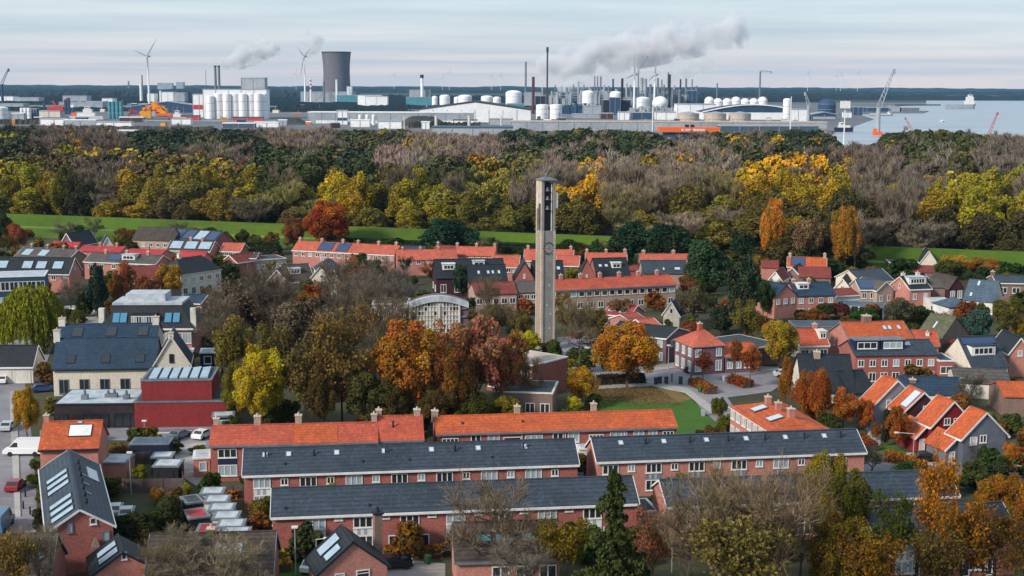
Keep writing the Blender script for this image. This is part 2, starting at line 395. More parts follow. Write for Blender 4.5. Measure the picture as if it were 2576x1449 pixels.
# ---------------------------------------------------------------- foliage
def leaf_mat(name, transl=.3, rough=.8):
    m = bpy.data.materials.new(name); m.use_nodes = True; t = m.node_tree; t.nodes.clear(); nn = t.nodes.new; lk = t.links.new
    o = nn('ShaderNodeOutputMaterial'); oi = nn('ShaderNodeObjectInfo'); at_ = nn('ShaderNodeAttribute'); at_.attribute_name = 'leaf'
    sp = nn('ShaderNodeSeparateColor'); lk(at_.outputs['Color'], sp.inputs[0])
    hs = nn('ShaderNodeHueSaturation'); lk(oi.outputs['Color'], hs.inputs['Color'])
    def mr(v, c, d):
        n = nn('ShaderNodeMapRange'); lk(v, n.inputs[0]); n.inputs[3].default_value = c; n.inputs[4].default_value = d; return n.outputs[0]
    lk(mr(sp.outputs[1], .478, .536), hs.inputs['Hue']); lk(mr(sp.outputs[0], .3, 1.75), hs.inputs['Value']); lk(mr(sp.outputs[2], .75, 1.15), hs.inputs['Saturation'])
    mk = nn('ShaderNodeMix'); mk.data_type = 'RGBA'; lk(hs.outputs[0], mk.inputs[6]); mk.inputs[7].default_value = (.10, .075, .03, 1); lk(mr(sp.outputs[2], .62, -.05), mk.inputs[0])
    d = nn('ShaderNodeBsdfDiffuse'); tr = nn('ShaderNodeBsdfTranslucent'); mx = nn('ShaderNodeMixShader'); mx.inputs[0].default_value = transl
    lk(mk.outputs[2], d.inputs[0]); lk(mk.outputs[2], tr.inputs[0]); lk(d.outputs[0], mx.inputs[1]); lk(tr.outputs[0], mx.inputs[2]); lk(mx.outputs[0], o.inputs[0]); return m
M['leaf'] = leaf_mat('autumn leaves'); M['needle'] = leaf_mat('dark needles', .1); M['twig'] = leaf_mat('bare twigs', .0)
def np_mesh(name, V, cols, mats, tris=None, mi=None):
    """V: (n,4,3) quads, cols (n,3) per quad"""
    n = len(V); me = bpy.data.meshes.new(name)
    me.vertices.add(n*4); me.vertices.foreach_set('co', V.reshape(-1).astype(np.float32))
    me.loops.add(n*4); me.loops.foreach_set('vertex_index', np.arange(n*4, dtype=np.int32))
    me.polygons.add(n); me.polygons.foreach_set('loop_start', np.arange(0, n*4, 4, dtype=np.int32)); me.polygons.foreach_set('loop_total', np.full(n, 4, np.int32))
    me.update(calc_edges=True)
    a = me.attributes.new('leaf', 'FLOAT_COLOR', 'FACE')
    c = np.ones((n, 4), np.float32); c[:, :3] = cols; a.data.foreach_set('color', c.reshape(-1))
    for k in mats: me.materials.append(M[k])
    return me
def unit(a): return a/np.maximum(1e-6, np.linalg.norm(a, axis=-1, keepdims=True))
def leaf_quads(rng, P, Nn, size, asp=1.5, sj=.35):
    n = len(P); r = unit(rng.normal(size=(n, 3))); a = unit(np.cross(Nn, r)); b = np.cross(Nn, a)
    s = size*(1+sj*rng.uniform(-1, 1, (n, 1))); a = a*s*asp/2; b = b*s/2
    return np.stack([P-a*.9-b*.55, P+a*.55-b, P+a+b*.5, P-a*.4+b], 1)
def crown_data(seed, n, size, rx=4.5, h=12, zb=2.5, lobes=26, lobe=.36, shape='round', hue=.5, bare=.0):
    rng = np.random.default_rng(seed); zm = (h+zb)/2; rz = (h-zb)/2
    L = []
    k = 0
    while len(L) < lobes and k < 4000:
        k += 1
        p = unit(rng.normal(size=3)); rr = rng.uniform(.3, .86)
        c = p*rr
        if shape == 'round': c[2] = c[2]*.9+.04
        if shape == 'cone': w = max(.12, 1-(c[2]+1)/2*1.0); c[:2] *= w*1.4
        if shape == 'oval': c[:2] *= .9-.35*max(0, c[2])
        if shape == 'tall': c[:2] *= 1-.55*max(0, c[2])
        if all(np.linalg.norm(c-q[0]) > .17 for q in L) or k > 2500: L.append((c, lobe*rng.uniform(.65, 1.2)*(1.0 if shape != 'cone' else w*.8+.25), rng.uniform(0, 1), rng.uniform(0, 1)))
    w = np.array([q[1]**2 for q in L]); w /= w.sum(); idx = rng.choice(len(L), n, p=w)
    C = np.array([q[0] for q in L])[idx]; RR = np.array([q[1] for q in L])[idx][:, None]
    dirs = unit(rng.normal(size=(n, 3)) + np.array([0, 0, .35])); rad = rng.uniform(.5, 1.08, (n, 1))**.6
    P = C + dirs*RR*rad
    P += rng.normal(size=(n, 3))*.025
    P = P*np.array([rx, rx, rz]) + np.array([0, 0, zm])
    Nn = unit(dirs*1.0 + rng.normal(size=(n, 3))*.75 + np.array([0, 0, .3]))
    V = leaf_quads(rng, P, Nn, size)
    lb = np.array([q[2] for q in L])[idx]; lh = np.array([q[3] for q in L])[idx]
    cols = np.stack([np.clip(.25+.45*lb+.32*rng.uniform(0, 1, n)-.05, 0, 1), np.clip(.5+(lh-.5)*hue*1.4+rng.normal(size=n)*.13, 0, 1), rng.uniform(.2, 1, n)], 1)
    return V, cols
def seg_quads(p, q, r0, r1):       # three sided branches as quads
    d = unit(q-p); u = np.where(np.abs(d[:, 2:3]) > .9, np.array([[1., 0, 0]]), np.array([[0, 0, 1.]])); a = unit(np.cross(d, u)); b = np.cross(d, a); out = []
    an = [(math.cos(t), math.sin(t)) for t in (0, 2.094, 4.189)]
    for i in range(3):
        (c0, s0), (c1, s1) = an[i], an[(i+1) % 3]
        o0, o1 = a*c0+b*s0, a*c1+b*s1
        out.append(np.stack([p+o0*r0[:, None], p+o1*r0[:, None], q+o1*r1[:, None], q+o0*r1[:, None]], 1))
    return np.concatenate(out)
def branch_data(seed, h=12, rx=4.5, zb=2.5, n1=8, n2=6, n3=5, twigs=8, tw=.045, r0=.22, up=.75, tl=1.1):
    """trunk and limbs (list of segments) plus fine twigs as slivers"""
    rng = np.random.default_rng(seed); segs = []; tips = []
    base = np.array([0, 0, 0.]); top = np.array([rng.normal()*.3, rng.normal()*.3, h*.72])
    def add(p, q, a, b): segs.append((p, q, a, b))
    pts = [base + (top-base)*t + rng.normal(size=3)*np.array([.12, .12, 0])*t for t in np.linspace(0, 1, 6)]
    for i in range(5): add(pts[i], pts[i+1], r0*(1-.16*i), r0*(1-.16*(i+1)))
    lv2 = []
    for i in range(n1):
        t = rng.uniform(.25, 1.0); p = base+(top-base)*t; az = 2*math.pi*(i/n1)+rng.normal()*.4
        tgt = np.array([math.cos(az)*rx*rng.uniform(.45, .8), math.sin(az)*rx*rng.uniform(.45, .8), zb+(h-zb)*rng.uniform(.35, .92)])
        if tgt[2] < p[2]+.5: tgt[2] = p[2]+rng.uniform(.5, 2)
        m = (p+tgt)/2+np.array([0, 0, -.3])+rng.normal(size=3)*.25
        add(p, m, r0*.45, r0*.3); add(m, tgt, r0*.3, r0*.16)
        for j in range(n2):
            f = rng.uniform(.35, 1); s = m+(tgt-m)*(f*2-1) if f > .5 else p+(m-p)*f*2
            d = unit(tgt-p)*.6+unit(rng.normal(size=3))*.8+np.array([0, 0, up*.6]); e = s+unit(d)*rng.uniform(.9, 2.0)*rx/4.5
            add(s, e, r0*.14, r0*.07); 
            for k in range(n3):
                g = rng.uniform(.3, 1); s2 = s+(e-s)*g; d2 = unit(d)*.6+unit(rng.normal(size=3))*.8+np.array([0, 0, up*.5]); e2 = s2+unit(d2)*rng.uniform(.6, 1.3)*rx/4.5
                add(s2, e2, r0*.06, r0*.03); tips.append((s2, e2))
    A = np.array([s[0] for s in segs]); B = np.array([s[1] for s in segs]); ra = np.array([s[2] for s in segs]); rb = np.array([s[3] for s in segs])
    V = seg_quads(A, B, ra, rb)
    s2 = np.repeat(np.array([t[0] for t in tips]), twigs, 0); e2 = np.repeat(np.array([t[1] for t in tips]), twigs, 0); n = len(s2)
    f = rng.uniform(.1, 1, (n, 1)); p = s2+(e2-s2)*f; d = unit(unit(e2-s2)*.7+rng.normal(size=(n, 3))*.55+np.array([0, 0, up])); q = p+d*tl*rng.uniform(.5, 1.1, (n, 1))
    sd = unit(np.cross(d, rng.normal(size=(n, 3))))*tw/2
    T = np.stack([p-sd, p+sd, q+sd*.4, q-sd*.4], 1)
    return V, T, q
def twig_cols(rng, n): return np.stack([rng.uniform(.2, 1, n), rng.uniform(.3, .7, n), rng.uniform(0, 1, n)], 1)
PT = {}
def proto(kind, seed):
    """kind -> (crown mesh, trunk mesh, height, width) shared by every tree of that build"""
    k = (kind, seed)
    if k in PT: return PT[k]
    rng = np.random.default_rng(seed+99); H, RX = 12, 4.5
    mt = 'leaf'
    if kind == 'bare' or kind == 'sparse' or kind == 'farbare':
        if kind == 'farbare':
            V, T, q = branch_data(seed, n1=12, n2=7, n3=4, twigs=11, tw=.06, tl=1.4, up=1.6, r0=.16)
        else: V, T, q = branch_data(seed, n1=12, n2=8, n3=6, twigs=9, tw=.034, tl=1.0, up=.55)
        crown, cc, mt = T, twig_cols(rng, len(T)), 'twig'
        if kind == 'sparse':
            sel = rng.choice(len(q), 3600, replace=False); L = leaf_quads(rng, q[sel]-.1, unit(rng.normal(size=(3600, 3))), .24)
            crown = np.concatenate([T[::2], L]); cc = np.concatenate([twig_cols(rng, len(T[::2]))*np.array([.6, 1, .5]), np.stack([rng.uniform(.3, 1, 3600), rng.uniform(.1, .9, 3600), rng.uniform(.5, 1, 3600)], 1)]); mt = 'leaf'
    else:
        P = dict(near=dict(n=26000, size=.185, lobes=80, lobe=.2, zb=1.2), mid=dict(n=13000, size=.25, lobes=55, lobe=.23, zb=1.2), far=dict(n=7500, size=.33, lobes=44, lobe=.24, zb=.8, shape='oval'),
                 tall=dict(n=14000, size=.22, shape='tall', lobes=34, lobe=.3, rx=4.5), thin=dict(n=5200, size=.28, lobes=34, lobe=.25),
                 bush=dict(n=5200, size=.42, lobes=26, lobe=.34, zb=0.0), shrub=dict(n=1500, size=1.0, lobes=14, lobe=.42, zb=-.5), hedge=dict(n=5000, size=.4, lobes=30, lobe=.34, zb=-1.5))
        if kind in P:
            crown, cc = crown_data(seed, **P[kind])
        elif kind == 'conifer':      # dark clumped evergreen
            crown, cc = crown_data(seed, 11000, .34, lobes=48, lobe=.26, shape='oval', zb=.5, hue=.3); mt = 'needle'
        elif kind == 'spruce':
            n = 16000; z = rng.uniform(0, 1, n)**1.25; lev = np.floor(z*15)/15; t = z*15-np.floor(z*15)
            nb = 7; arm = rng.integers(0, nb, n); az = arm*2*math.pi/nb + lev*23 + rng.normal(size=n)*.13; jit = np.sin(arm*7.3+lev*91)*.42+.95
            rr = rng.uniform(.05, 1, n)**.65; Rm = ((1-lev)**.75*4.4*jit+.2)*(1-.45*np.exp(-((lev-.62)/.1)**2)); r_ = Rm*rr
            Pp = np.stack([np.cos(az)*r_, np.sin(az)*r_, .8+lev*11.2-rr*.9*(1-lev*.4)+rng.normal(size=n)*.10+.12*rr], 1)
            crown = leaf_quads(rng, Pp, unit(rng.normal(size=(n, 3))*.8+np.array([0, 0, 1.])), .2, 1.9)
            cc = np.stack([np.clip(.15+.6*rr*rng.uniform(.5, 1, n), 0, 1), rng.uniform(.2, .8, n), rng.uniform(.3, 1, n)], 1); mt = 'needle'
        elif kind == 'willow':
            n = 15000; ns = 420; az = rng.uniform(0, 6.283, ns); e = rng.uniform(.15, 1, ns); r_ = 4.4*np.sqrt(e)*rng.uniform(.82, 1.05, ns); zt = 12*np.sqrt(np.clip(1-(r_/5.3)**2, .05, 1))*.97; ln = rng.uniform(.35, .92, ns)*zt
            i = rng.integers(0, ns, n); t = rng.uniform(0, 1, n); bulge = np.sin(t*math.pi*.6)*.45
            Pp = np.stack([np.cos(az[i])*(r_[i]+bulge), np.sin(az[i])*(r_[i]+bulge), zt[i]-t*ln[i]], 1)+rng.normal(size=(n, 3))*.09
            a = np.array([0, 0, 1.])*.26*np.ones((n, 1))+rng.normal(size=(n, 3))*.06; b = unit(np.cross(a, rng.normal(size=(n, 3))))*.07
            crown = np.stack([Pp-a-b, Pp-a+b, Pp+a+b, Pp+a-b], 1); g = rng.uniform(0, 1, ns)
            cc = np.stack([np.clip(.2+.5*g[i]+.3*rng.uniform(0, 1, n), 0, 1), rng.uniform(.3, .7, n), rng.uniform(.3, 1, n)], 1)
        elif kind == 'maple': crown, cc = crown_data(seed, 3200, .3, shape='oval', lobes=26, lobe=.3, zb=4)
        if kind in ('near', 'mid', 'thin', 'tall'):
            V, T, q = branch_data(seed, n1=9, n2=4, n3=2, twigs=2, tw=.05)
        else:
            V = seg_quads(np.array([[0, 0, -.3], [0, 0, 3.]]), np.array([[0, 0, 3.], [.1, .1, 9.5 if kind in ('conifer', 'spruce', 'willow') else 6.5]]), np.array([.26, .2]), np.array([.2, .05]))
    cm = np_mesh(kind+'_crown', crown, cc, [mt])
    n = len(V); tm = np_mesh(kind+'_trunk', V, np.ones((n, 3))*.5, ['bark'])
    PT[k] = (cm, tm); return PT[k]
def shade(c, s=.0):
    return tuple(max(0, v*(1+random.uniform(-s, s))) for v in c)
BARKC = lin('#5a4f45')
def tree(kind, name, label, loc, h, w, col, cat='tree', group=None, seed=None, parts=True, k='trunk'):
    seed = random.randint(0, 3) if seed is None else seed; cm, tm = proto(kind, seed)
    r = thing(name, label, cat, loc, random.uniform(0, 6.28), group); r.scale = (w/9, w/9, h/12)
    c = inst(cm, 'foliage' if kind in ('bush', 'shrub', 'hedge') else 'crown', r); c.color = (*(lin(col) if isinstance(col, str) else col), 1)
    if kind not in ('bush', 'shrub', 'hedge'): inst(tm, 'trunk', r)
    return r
def ptree(kind, label, x, ytop, ybase, wpx, col, name='tree', group=None, cat='tree', seed=None, dz=0):
    """x and base row where it stands, top row for its height, width in the photo"""
    p = at(x, ybase, dz); h = solve_z(p.x, p.y, ytop, 0, 60)-dz; w = wpx/px_m(p)
    return tree(kind, name, label, p, h, w, col, cat, group, seed)
# ---------------------------------------------------------------- ground, water, dike
def sheet(name, pts, z, m, cat=None, kind='structure', th=0):
    b = MB()
    if th: b.solid([(p[0], p[1], z-th) for p in pts], [(p[0], p[1], z) for p in pts])
    else: b.poly([(p[0], p[1], z) for p in pts])
    return tag(b.build(name, m), kind=kind)
def pix(L, z=0): return [at(x, y, z) for x, y in L]
defm('soil', 'garden ground', '#46482f', .95, 'ground', '#38372b', scale=.12, amt=.8)
defm('plain', 'far fields', '#36463c', .95, 'ground', '#2a3a3a', scale=.004, amt=.4)
defm('yard', 'industrial yard', '#6d7177', .95, 'ground', '#565b5e', scale=.006, amt=.4)
defm('lawn', 'green lawn', '#3d611b', .95, 'ground', '#3b5f1c', scale=.25, amt=.5)
defm('dike', 'green dike grass', '#4a6412', .95, 'ground', '#2f460c', scale=.05, amt=.5)
defm('leaflitter', 'fallen brown leaves', '#7f6342', .95, 'ground', '#5c5c26', scale=.5, amt=.6)
defm('paving', 'grey brick paving', '#86848a', .9, 'ground', '#74727a', scale=.4, amt=.4)
defm('paving2', 'pale concrete paving', '#a5a29f', .9, 'ground', '#8c8a88', scale=.3, amt=.4)
defm('asphalt', 'worn asphalt', '#6b6c72', .9, 'ground', '#5c5d63', scale=.3, amt=.4)
defm('forestfloor', 'forest floor', '#2c2b1c', .95, 'ground', '#22221a', scale=.1)
b = MB(); b.poly([(-16000, -200, -.05), (16000, -200, -.05), (16000, 16500, -.05), (-16000, 16500, -.05)]); tag(b.build('ground', 'plain'), kind='structure')
sheet('town_ground', [(-420, -40), (420, -40), (420, 318), (230, 374), (150, 400), (-190, 505), (-420, 575)], 0, 'soil')
sheet('wood_floor', [(-420, 560), (-190, 505), (230, 372), (520, 500), (520, 1050), (-520, 1120)], -.02, 'forestfloor')
sheet('harbour_ground', [(-900, 1130), (560, 1130), (520, 1900), (1300, 3000), (1300, 4300), (-2600, 4300), (-2200, 2500)], .1, 'yard')
# water: estuary on the right
m = bpy.data.materials.new('estuary water'); m.use_nodes = True; t = m.node_tree; bs = t.nodes['Principled BSDF']
bs.inputs['Base Color'].default_value = (*lin('#8fa3b5'), 1); bs.inputs['Roughness'].default_value = .32; bs.inputs['Specular IOR Level'].default_value = .6
nz = t.nodes.new('ShaderNodeTexNoise'); nz.inputs['Scale'].default_value = .02; nz.inputs['Detail'].default_value = 8; mpn = t.nodes.new('ShaderNodeMapping'); mpn.inputs['Scale'].default_value = (.3, 1, 1)
tcn = t.nodes.new('ShaderNodeTexCoord'); t.links.new(tcn.outputs['Object'], mpn.inputs[0]); t.links.new(mpn.outputs[0], nz.inputs['Vector'])
bp = t.nodes.new('ShaderNodeBump'); bp.inputs['Strength'].default_value = .5; bp.inputs['Distance'].default_value = 3; t.links.new(nz.outputs[0], bp.inputs['Height']); t.links.new(bp.outputs[0], bs.inputs['Normal'])
mxn = t.nodes.new('ShaderNodeMix'); mxn.data_type = 'RGBA'; mrn = t.nodes.new('ShaderNodeMapRange'); t.links.new(nz.outputs[0], mrn.inputs[0]); mrn.inputs[1].default_value = .4; mrn.inputs[2].default_value = .65
t.links.new(mrn.outputs[0], mxn.inputs[0]); mxn.inputs[6].default_value = (*lin('#a3aab2'), 1); mxn.inputs[7].default_value = (*lin('#8792a0'), 1); t.links.new(mxn.outputs[2], bs.inputs['Base Color'])
M['water'] = m
wp = [(2060, 372), (2105, 330), (2150, 318), (2200, 300), (2160, 288), (2330, 283), (2200, 272), (2330, 262), (2330, 253)]
W0 = [at(x, y, .3) for x, y in wp]
far_edge = [at(2700, 252, .3)]
sheet('water', [(p.x, p.y) for p in W0] + [(W0[-1].x+900, W0[-1].y+100), (9000, 5200), (9000, 1400), (W0[0].x+10, W0[0].y-60)], .35, 'water')
# dike: long raised grass bank with a berm
DL = [(-420, 575), (-185, 503), (150, 398), (520, 285)]
def dike():
    b = MB(); prof = [(-17, 0), (-9, 2.4), (-6, 2.6), (0, 6), (3, 6), (14, 0)]
    pts = [Vector((x, y, 0)) for x, y in DL]
    rows = []
    for i, p in enumerate(pts):
        d = (pts[min(i+1, 3)]-pts[max(i-1, 0)]).normalized(); nrm = Vector((-d.y, d.x, 0))
        rows.append([p+nrm*a+Vector((0, 0, z)) for a, z in prof])
    for r0, r1 in zip(rows, rows[1:]):
        for i in range(len(prof)-1): b.poly([r0[i], r1[i], r1[i+1], r0[i+1]], 1 if i == 1 else 0)
    defm('dikepath', 'worn grass track', '#76863a', .95, 'ground', '#56702a', scale=.08, amt=.5); tag(b.build('dike', ['dike', 'dikepath']), kind='structure')
dike()
# streets, squares, lawns (flat sheets, kerbs as real steps)
sheet('street', pix([(-60, 1470), (96, 1470), (92, 1250), (80, 1100), (62, 960), (100, 960), (150, 820), (60, 780), (-80, 960)]), .012, 'paving')
sheet('pavement', pix([(38, 1300), (52, 1300), (46, 1110), (40, 985), (24, 985), (28, 1110)]), .13, 'paving2', th=.12)
sheet('parking_apron', pix([(100, 1082), (250, 1070), (560, 1070), (560, 1130), (520, 1145), (420, 1150), (420, 1110), (100, 1104)]), .016, 'paving')
sheet('alley', pix([(420, 1125), (520, 1110), (500, 1190), (560, 1230), (640, 1350), (600, 1350), (500, 1225), (440, 1190)]), .02, 'paving2')
sheet('square', pix([(1440, 960), (1620, 925), (1930, 928), (1990, 950), (1940, 985), (1830, 1000), (1870, 1060), (1800, 1075), (1730, 985), (1640, 968), (1490, 990)]), .016, 'paving')
sheet('footway', pix([(1600, 925), (1700, 912), (1960, 925), (1950, 935), (1700, 926), (1610, 940)]), .13, 'paving2', th=.12)
sheet('footway', pix([(1500, 965), (1640, 960), (1732, 978), (1800, 1030), (1806, 1046), (1796, 1046), (1722, 988), (1640, 972), (1505, 980)]), .13, 'paving2', th=.12)
sheet('lawn', pix([(1500, 982), (1640, 974), (1722, 990), (1830, 1090), (1500, 1100), (1480, 1040)]), .06, 'lawn')
sheet('fallen_leaves', pix([(1500, 984), (1560, 980), (1640, 976), (1700, 984), (1740, 1004), (1700, 1016), (1600, 1010), (1520, 1006)]), .075, 'leaflitter')
sheet('street', pix([(1400, 850), (1460, 840), (1500, 915), (1620, 925), (1440, 960)]), .012, 'paving')
sheet('street', pix([(2140, 1180), (2200, 1160), (2440, 1175), (2640, 1190), (2640, 1215), (2300, 1205), (2200, 1240), (2130, 1240)]), .012, 'paving')
sheet('driveway', pix([(2260, 1138), (2400, 1140), (2420, 1168), (2320, 1172), (2220, 1150)]), .02, 'paving2')
sheet('path', pix([(2190, 1070), (2215, 1070), (2215, 1120), (2160, 1140), (2150, 1120), (2180, 1100)]), .02, 'paving2')
sheet('street', pix([(700, 1470), (1120, 1470), (1120, 1418), (980, 1405), (860, 1430), (700, 1425)]), .012, 'paving2')
sheet('lawn', pix([(695, 1399), (800, 1393), (800, 1450), (690, 1455)]), .03, 'lawn')
sheet('lawn', pix([(2150, 1125), (2250, 1120), (2280, 1140), (2160, 1150)]), .03, 'lawn')
sheet('street', pix([(1000, 900), (1200, 890), (1200, 870), (1000, 880)]), .012, 'paving')
sheet('street', pix([(150, 770), (250, 765), (255, 830), (130, 830)]), .014, 'paving2')
rl = np.random.default_rng(3); LQ = []
while len(LQ) < 3600:
    x_, y_ = rl.uniform(1490, 1830), rl.uniform(968, 1095); w_ = math.exp(-((y_-990)/22)**2)
    if rl.uniform() > w_ or (x_ > 1650 and y_ < 976+(x_-1650)*.62): continue
    p = at(x_, y_); LQ.append((p.x, p.y, .09))
LQ = np.array(LQ); nl = len(LQ); me = np_mesh('fallen_leaves', leaf_quads(rl, LQ, unit(rl.normal(size=(nl, 3))*.3+np.array([0, 0, 1.])), .2), np.stack([rl.uniform(.2, 1, nl), rl.uniform(.2, .8, nl), rl.uniform(.2, 1, nl)], 1), ['leaf'])
o = bpy.data.objects.new('leaf_litter', me); COL.objects.link(o); o.color = (*lin('#6e5436'), 1); tag(o, 'scattered fallen brown leaves on the lawn below the orange oak', 'fallen leaves', kind='stuff')
# white parking lines behind the red hall
for x in range(6):
    b = MB(); x0 = 385+58*x; p = [at(x0, 1091, .022), at(x0+3, 1091, .022), at(x0+11, 1108, .022), at(x0+8, 1108, .022)]; b.poly(p)
    q = [at(x0+12, 1088, .022), at(x0+52, 1087, .022), at(x0+52, 1089, .022), at(x0+12, 1090, .022)]; b.poly(q)
    tag(b.build('parking_bay_marking', 'white'), ['first', 'second', 'third', 'fourth', 'fifth', 'sixth'][x]+' from left of the white parking bay markings below the red hall', 'road marking', 'parking bay lines')
# far woods on the horizon: lumpy belts
def belt(Y, x0, x1, h, n, m, depth, seed, jag=.35):
    rng = np.random.default_rng(seed); b = MB(); xs = np.linspace(x0, x1, n); hh = h*(1-jag+jag*2*np.abs(np.convolve(rng.uniform(0, 1, n+12), np.ones(5)/5, 'same')[6:6+n])) + rng.uniform(-1, 1, n)*h*.07
    top = [(xs[i], Y+rng.uniform(-1, 1)*depth*.1, hh[i]) for i in range(n)]
    for i in range(n-1):
        a, c = top[i], top[i+1]
        b.poly([(a[0], a[1]-depth*.3, 0), (c[0], c[1]-depth*.3, 0), c, a]); b.poly([a, c, (c[0], c[1]+depth, c[2]*.95), (a[0], a[1]+depth, a[2]*.95)])
    return b, m
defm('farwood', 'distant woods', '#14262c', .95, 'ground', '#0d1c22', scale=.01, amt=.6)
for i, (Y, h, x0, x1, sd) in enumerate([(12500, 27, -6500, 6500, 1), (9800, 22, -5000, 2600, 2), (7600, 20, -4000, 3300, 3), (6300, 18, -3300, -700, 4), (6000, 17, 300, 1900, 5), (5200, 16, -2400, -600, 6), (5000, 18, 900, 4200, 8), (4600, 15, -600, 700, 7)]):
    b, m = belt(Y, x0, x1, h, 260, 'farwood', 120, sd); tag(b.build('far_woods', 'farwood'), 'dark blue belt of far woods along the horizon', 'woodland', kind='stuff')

defm('scrub', 'low grey brown scrub', '#4a4640', .95, 'ground', '#34352c', scale=.05, amt=.7)
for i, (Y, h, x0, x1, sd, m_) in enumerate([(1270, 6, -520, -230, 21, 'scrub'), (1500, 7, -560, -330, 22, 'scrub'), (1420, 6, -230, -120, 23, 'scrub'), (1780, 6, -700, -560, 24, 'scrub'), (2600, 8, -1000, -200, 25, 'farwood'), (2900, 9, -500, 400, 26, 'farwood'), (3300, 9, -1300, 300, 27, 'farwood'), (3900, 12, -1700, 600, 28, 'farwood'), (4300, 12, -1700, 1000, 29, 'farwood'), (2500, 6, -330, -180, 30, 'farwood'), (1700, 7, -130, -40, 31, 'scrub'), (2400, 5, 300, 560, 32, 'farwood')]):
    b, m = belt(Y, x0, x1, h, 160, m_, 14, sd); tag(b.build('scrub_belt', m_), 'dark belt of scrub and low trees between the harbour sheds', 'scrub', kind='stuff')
# ================================================================ near terraces
def row_front(h, n, u0, wide, z1, z0, small, sz, panel, small_z=4.0, gd=True, seed=0):
    """upper and lower wide windows with boards between, small windows, doors"""
    rr = random.Random(seed); p = (h.L-u0)/n
    for i in range(n):
        u = u0+p*i; gl = rr.choice(['glass', 'glass2', 'glass2', 'glass'])
        put_win(h, 'f', u, z1, wide, 1.35, 3, gl); put_win(h, 'f', u, z0, wide, 1.5, 3, rr.choice(['glass', 'glass2']), name='window')
        q = MB(); q.box(u-wide/2, u+wide/2, -.05, -.003, z0+1.51, z1-.1)
        for k in range(1, 3): q.box(u-wide/2+wide*k/3-.3, u-wide/2+wide*k/3+.1, -.058, -.051, z0+1.6, z1-.12, 1)
        q.build('wall_panel', [panel, 'indgrey'], h.root)
        put_win(h, 'f', u+p/2-.1, small_z, small, sz, 2 if sz > .6 else 1, rr.choice(['glass', 'glass2']))
        if gd: put_win(h, 'f', u+p/2+(.7 if i % 2 else -.9), .05, .95, 2.1, 1, 'navy', name='door', door=True)
def vents(h, us, kind='pipe', t=.72):
    for u in us:
        q = MB(); p = slope_pt(h, 'f', u, t, 0)
        if kind == 'pipe': q.cyl(p[0], p[1], p[2]-.1, p[2]+.75, .13, .13, 8); q.cyl(p[0], p[1], p[2]+.751, p[2]+.95, .22, .1, 8)
        else: q.cyl(p[0], p[1], p[2]-.1, p[2]+.3, .2, .12, 8)
        q.build('roof_vent', 'dark', h.roof)
def skl(h, us, t0=.6, t1=.82, w=.75, side='f', kind='skyl'):
    for u in us: roof_panel(h, side, u-w/h.T/2, u+w/h.T/2, t0, t1, kind)
A1 = house('terraced_row', 'nearest slate roofed red brick terrace at the bottom centre behind the spruce and bare tree', (685, 1299), (1603, 1264), 7.6, 5.0, (0, 1232), wall='brick', roof='slate', o=.35, cat='terrace')
row_front(A1, 7, 5.0, 2.3, 3.2, .75, 1.0, .42, 'white', 4.2, seed=3)
vents(A1, [.035, .26], 'cap', .2); wins(A1, 'l', 2, 3.3, .5, 1.2, k=1)
A2 = house('terraced_row', 'slate roofed terrace right of the spruce, half hidden by tall bare trees', (1680, 1273), (2408, 1245), 7.6, 5.0, (0, 1210), wall='pink', roof='slate', o=.35, cat='terrace')
row_front(A2, 5, 3.5, 2.3, 3.2, .75, 1.0, .5, 'white', 4.0, seed=4)
B1 = house('terraced_row', 'slate roofed pink brick terrace in the second row, left of the blue parked car', (613, 1194), (1453, 1166), 7.4, 5.1, (0, 1132), wall='brick', roof='slate', o=.35, cat='terrace')
row_front(B1, 7, 2.3, 2.2, 3.2, .75, 1.0, .95, 'white', 3.5, seed=5)
skl(B1, [.13+.143*i for i in range(7)][:6]+[.2-.14]); vents(B1, [.062, .205, .42, .63, .84], 'pipe', .62); vents(B1, [.12, .35, .49, .74], 'cap', .3)
B2 = house('terraced_row', 'slate roofed pink brick terrace in the second row below the green lawn', (1503, 1160), (2175, 1136), 7.4, 5.1, (0, 1104), wall='pink', roof='slate', o=.35, cat='terrace')
row_front(B2, 6, 1.8, 2.2, 3.2, .75, 1.0, .95, 'lead', 3.5, seed=6)
skl(B2, [.1, .26, .42, .57, .72, .87]); vents(B2, [.19, .355, .5, .64, .79, .93], 'pipe', .62)
Z1 = house('terraced_row', 'slate roofed terrace at the lower right edge seen between autumn trees', (2205, 1355), (2556, 1338), 7.6, 5.0, (0, 1282), wall='brick', roof='slate', o=.35, cat='terrace')
row_front(Z1, 3, 3.5, 2.3, 3.2, .75, 1.0, .5, 'white', 4.0, seed=8)
# shared brick passage walls with white garage doors between the rows
h = house('garage', 'small flat roofed link with pale doors between the two nearest slate terraces', (1604, 1289), (1655, 1286), 5, 2.6, wall='offwhite', roof='flatdark', flat=True, cat='garage')
h = house('garage', 'white panelled flat roofed link between the orange and slate roofed terraces', (1458, 1130), (1486, 1129), 5, 3.0, wall='offwhite', roof='flat', flat=True, cat='garage')
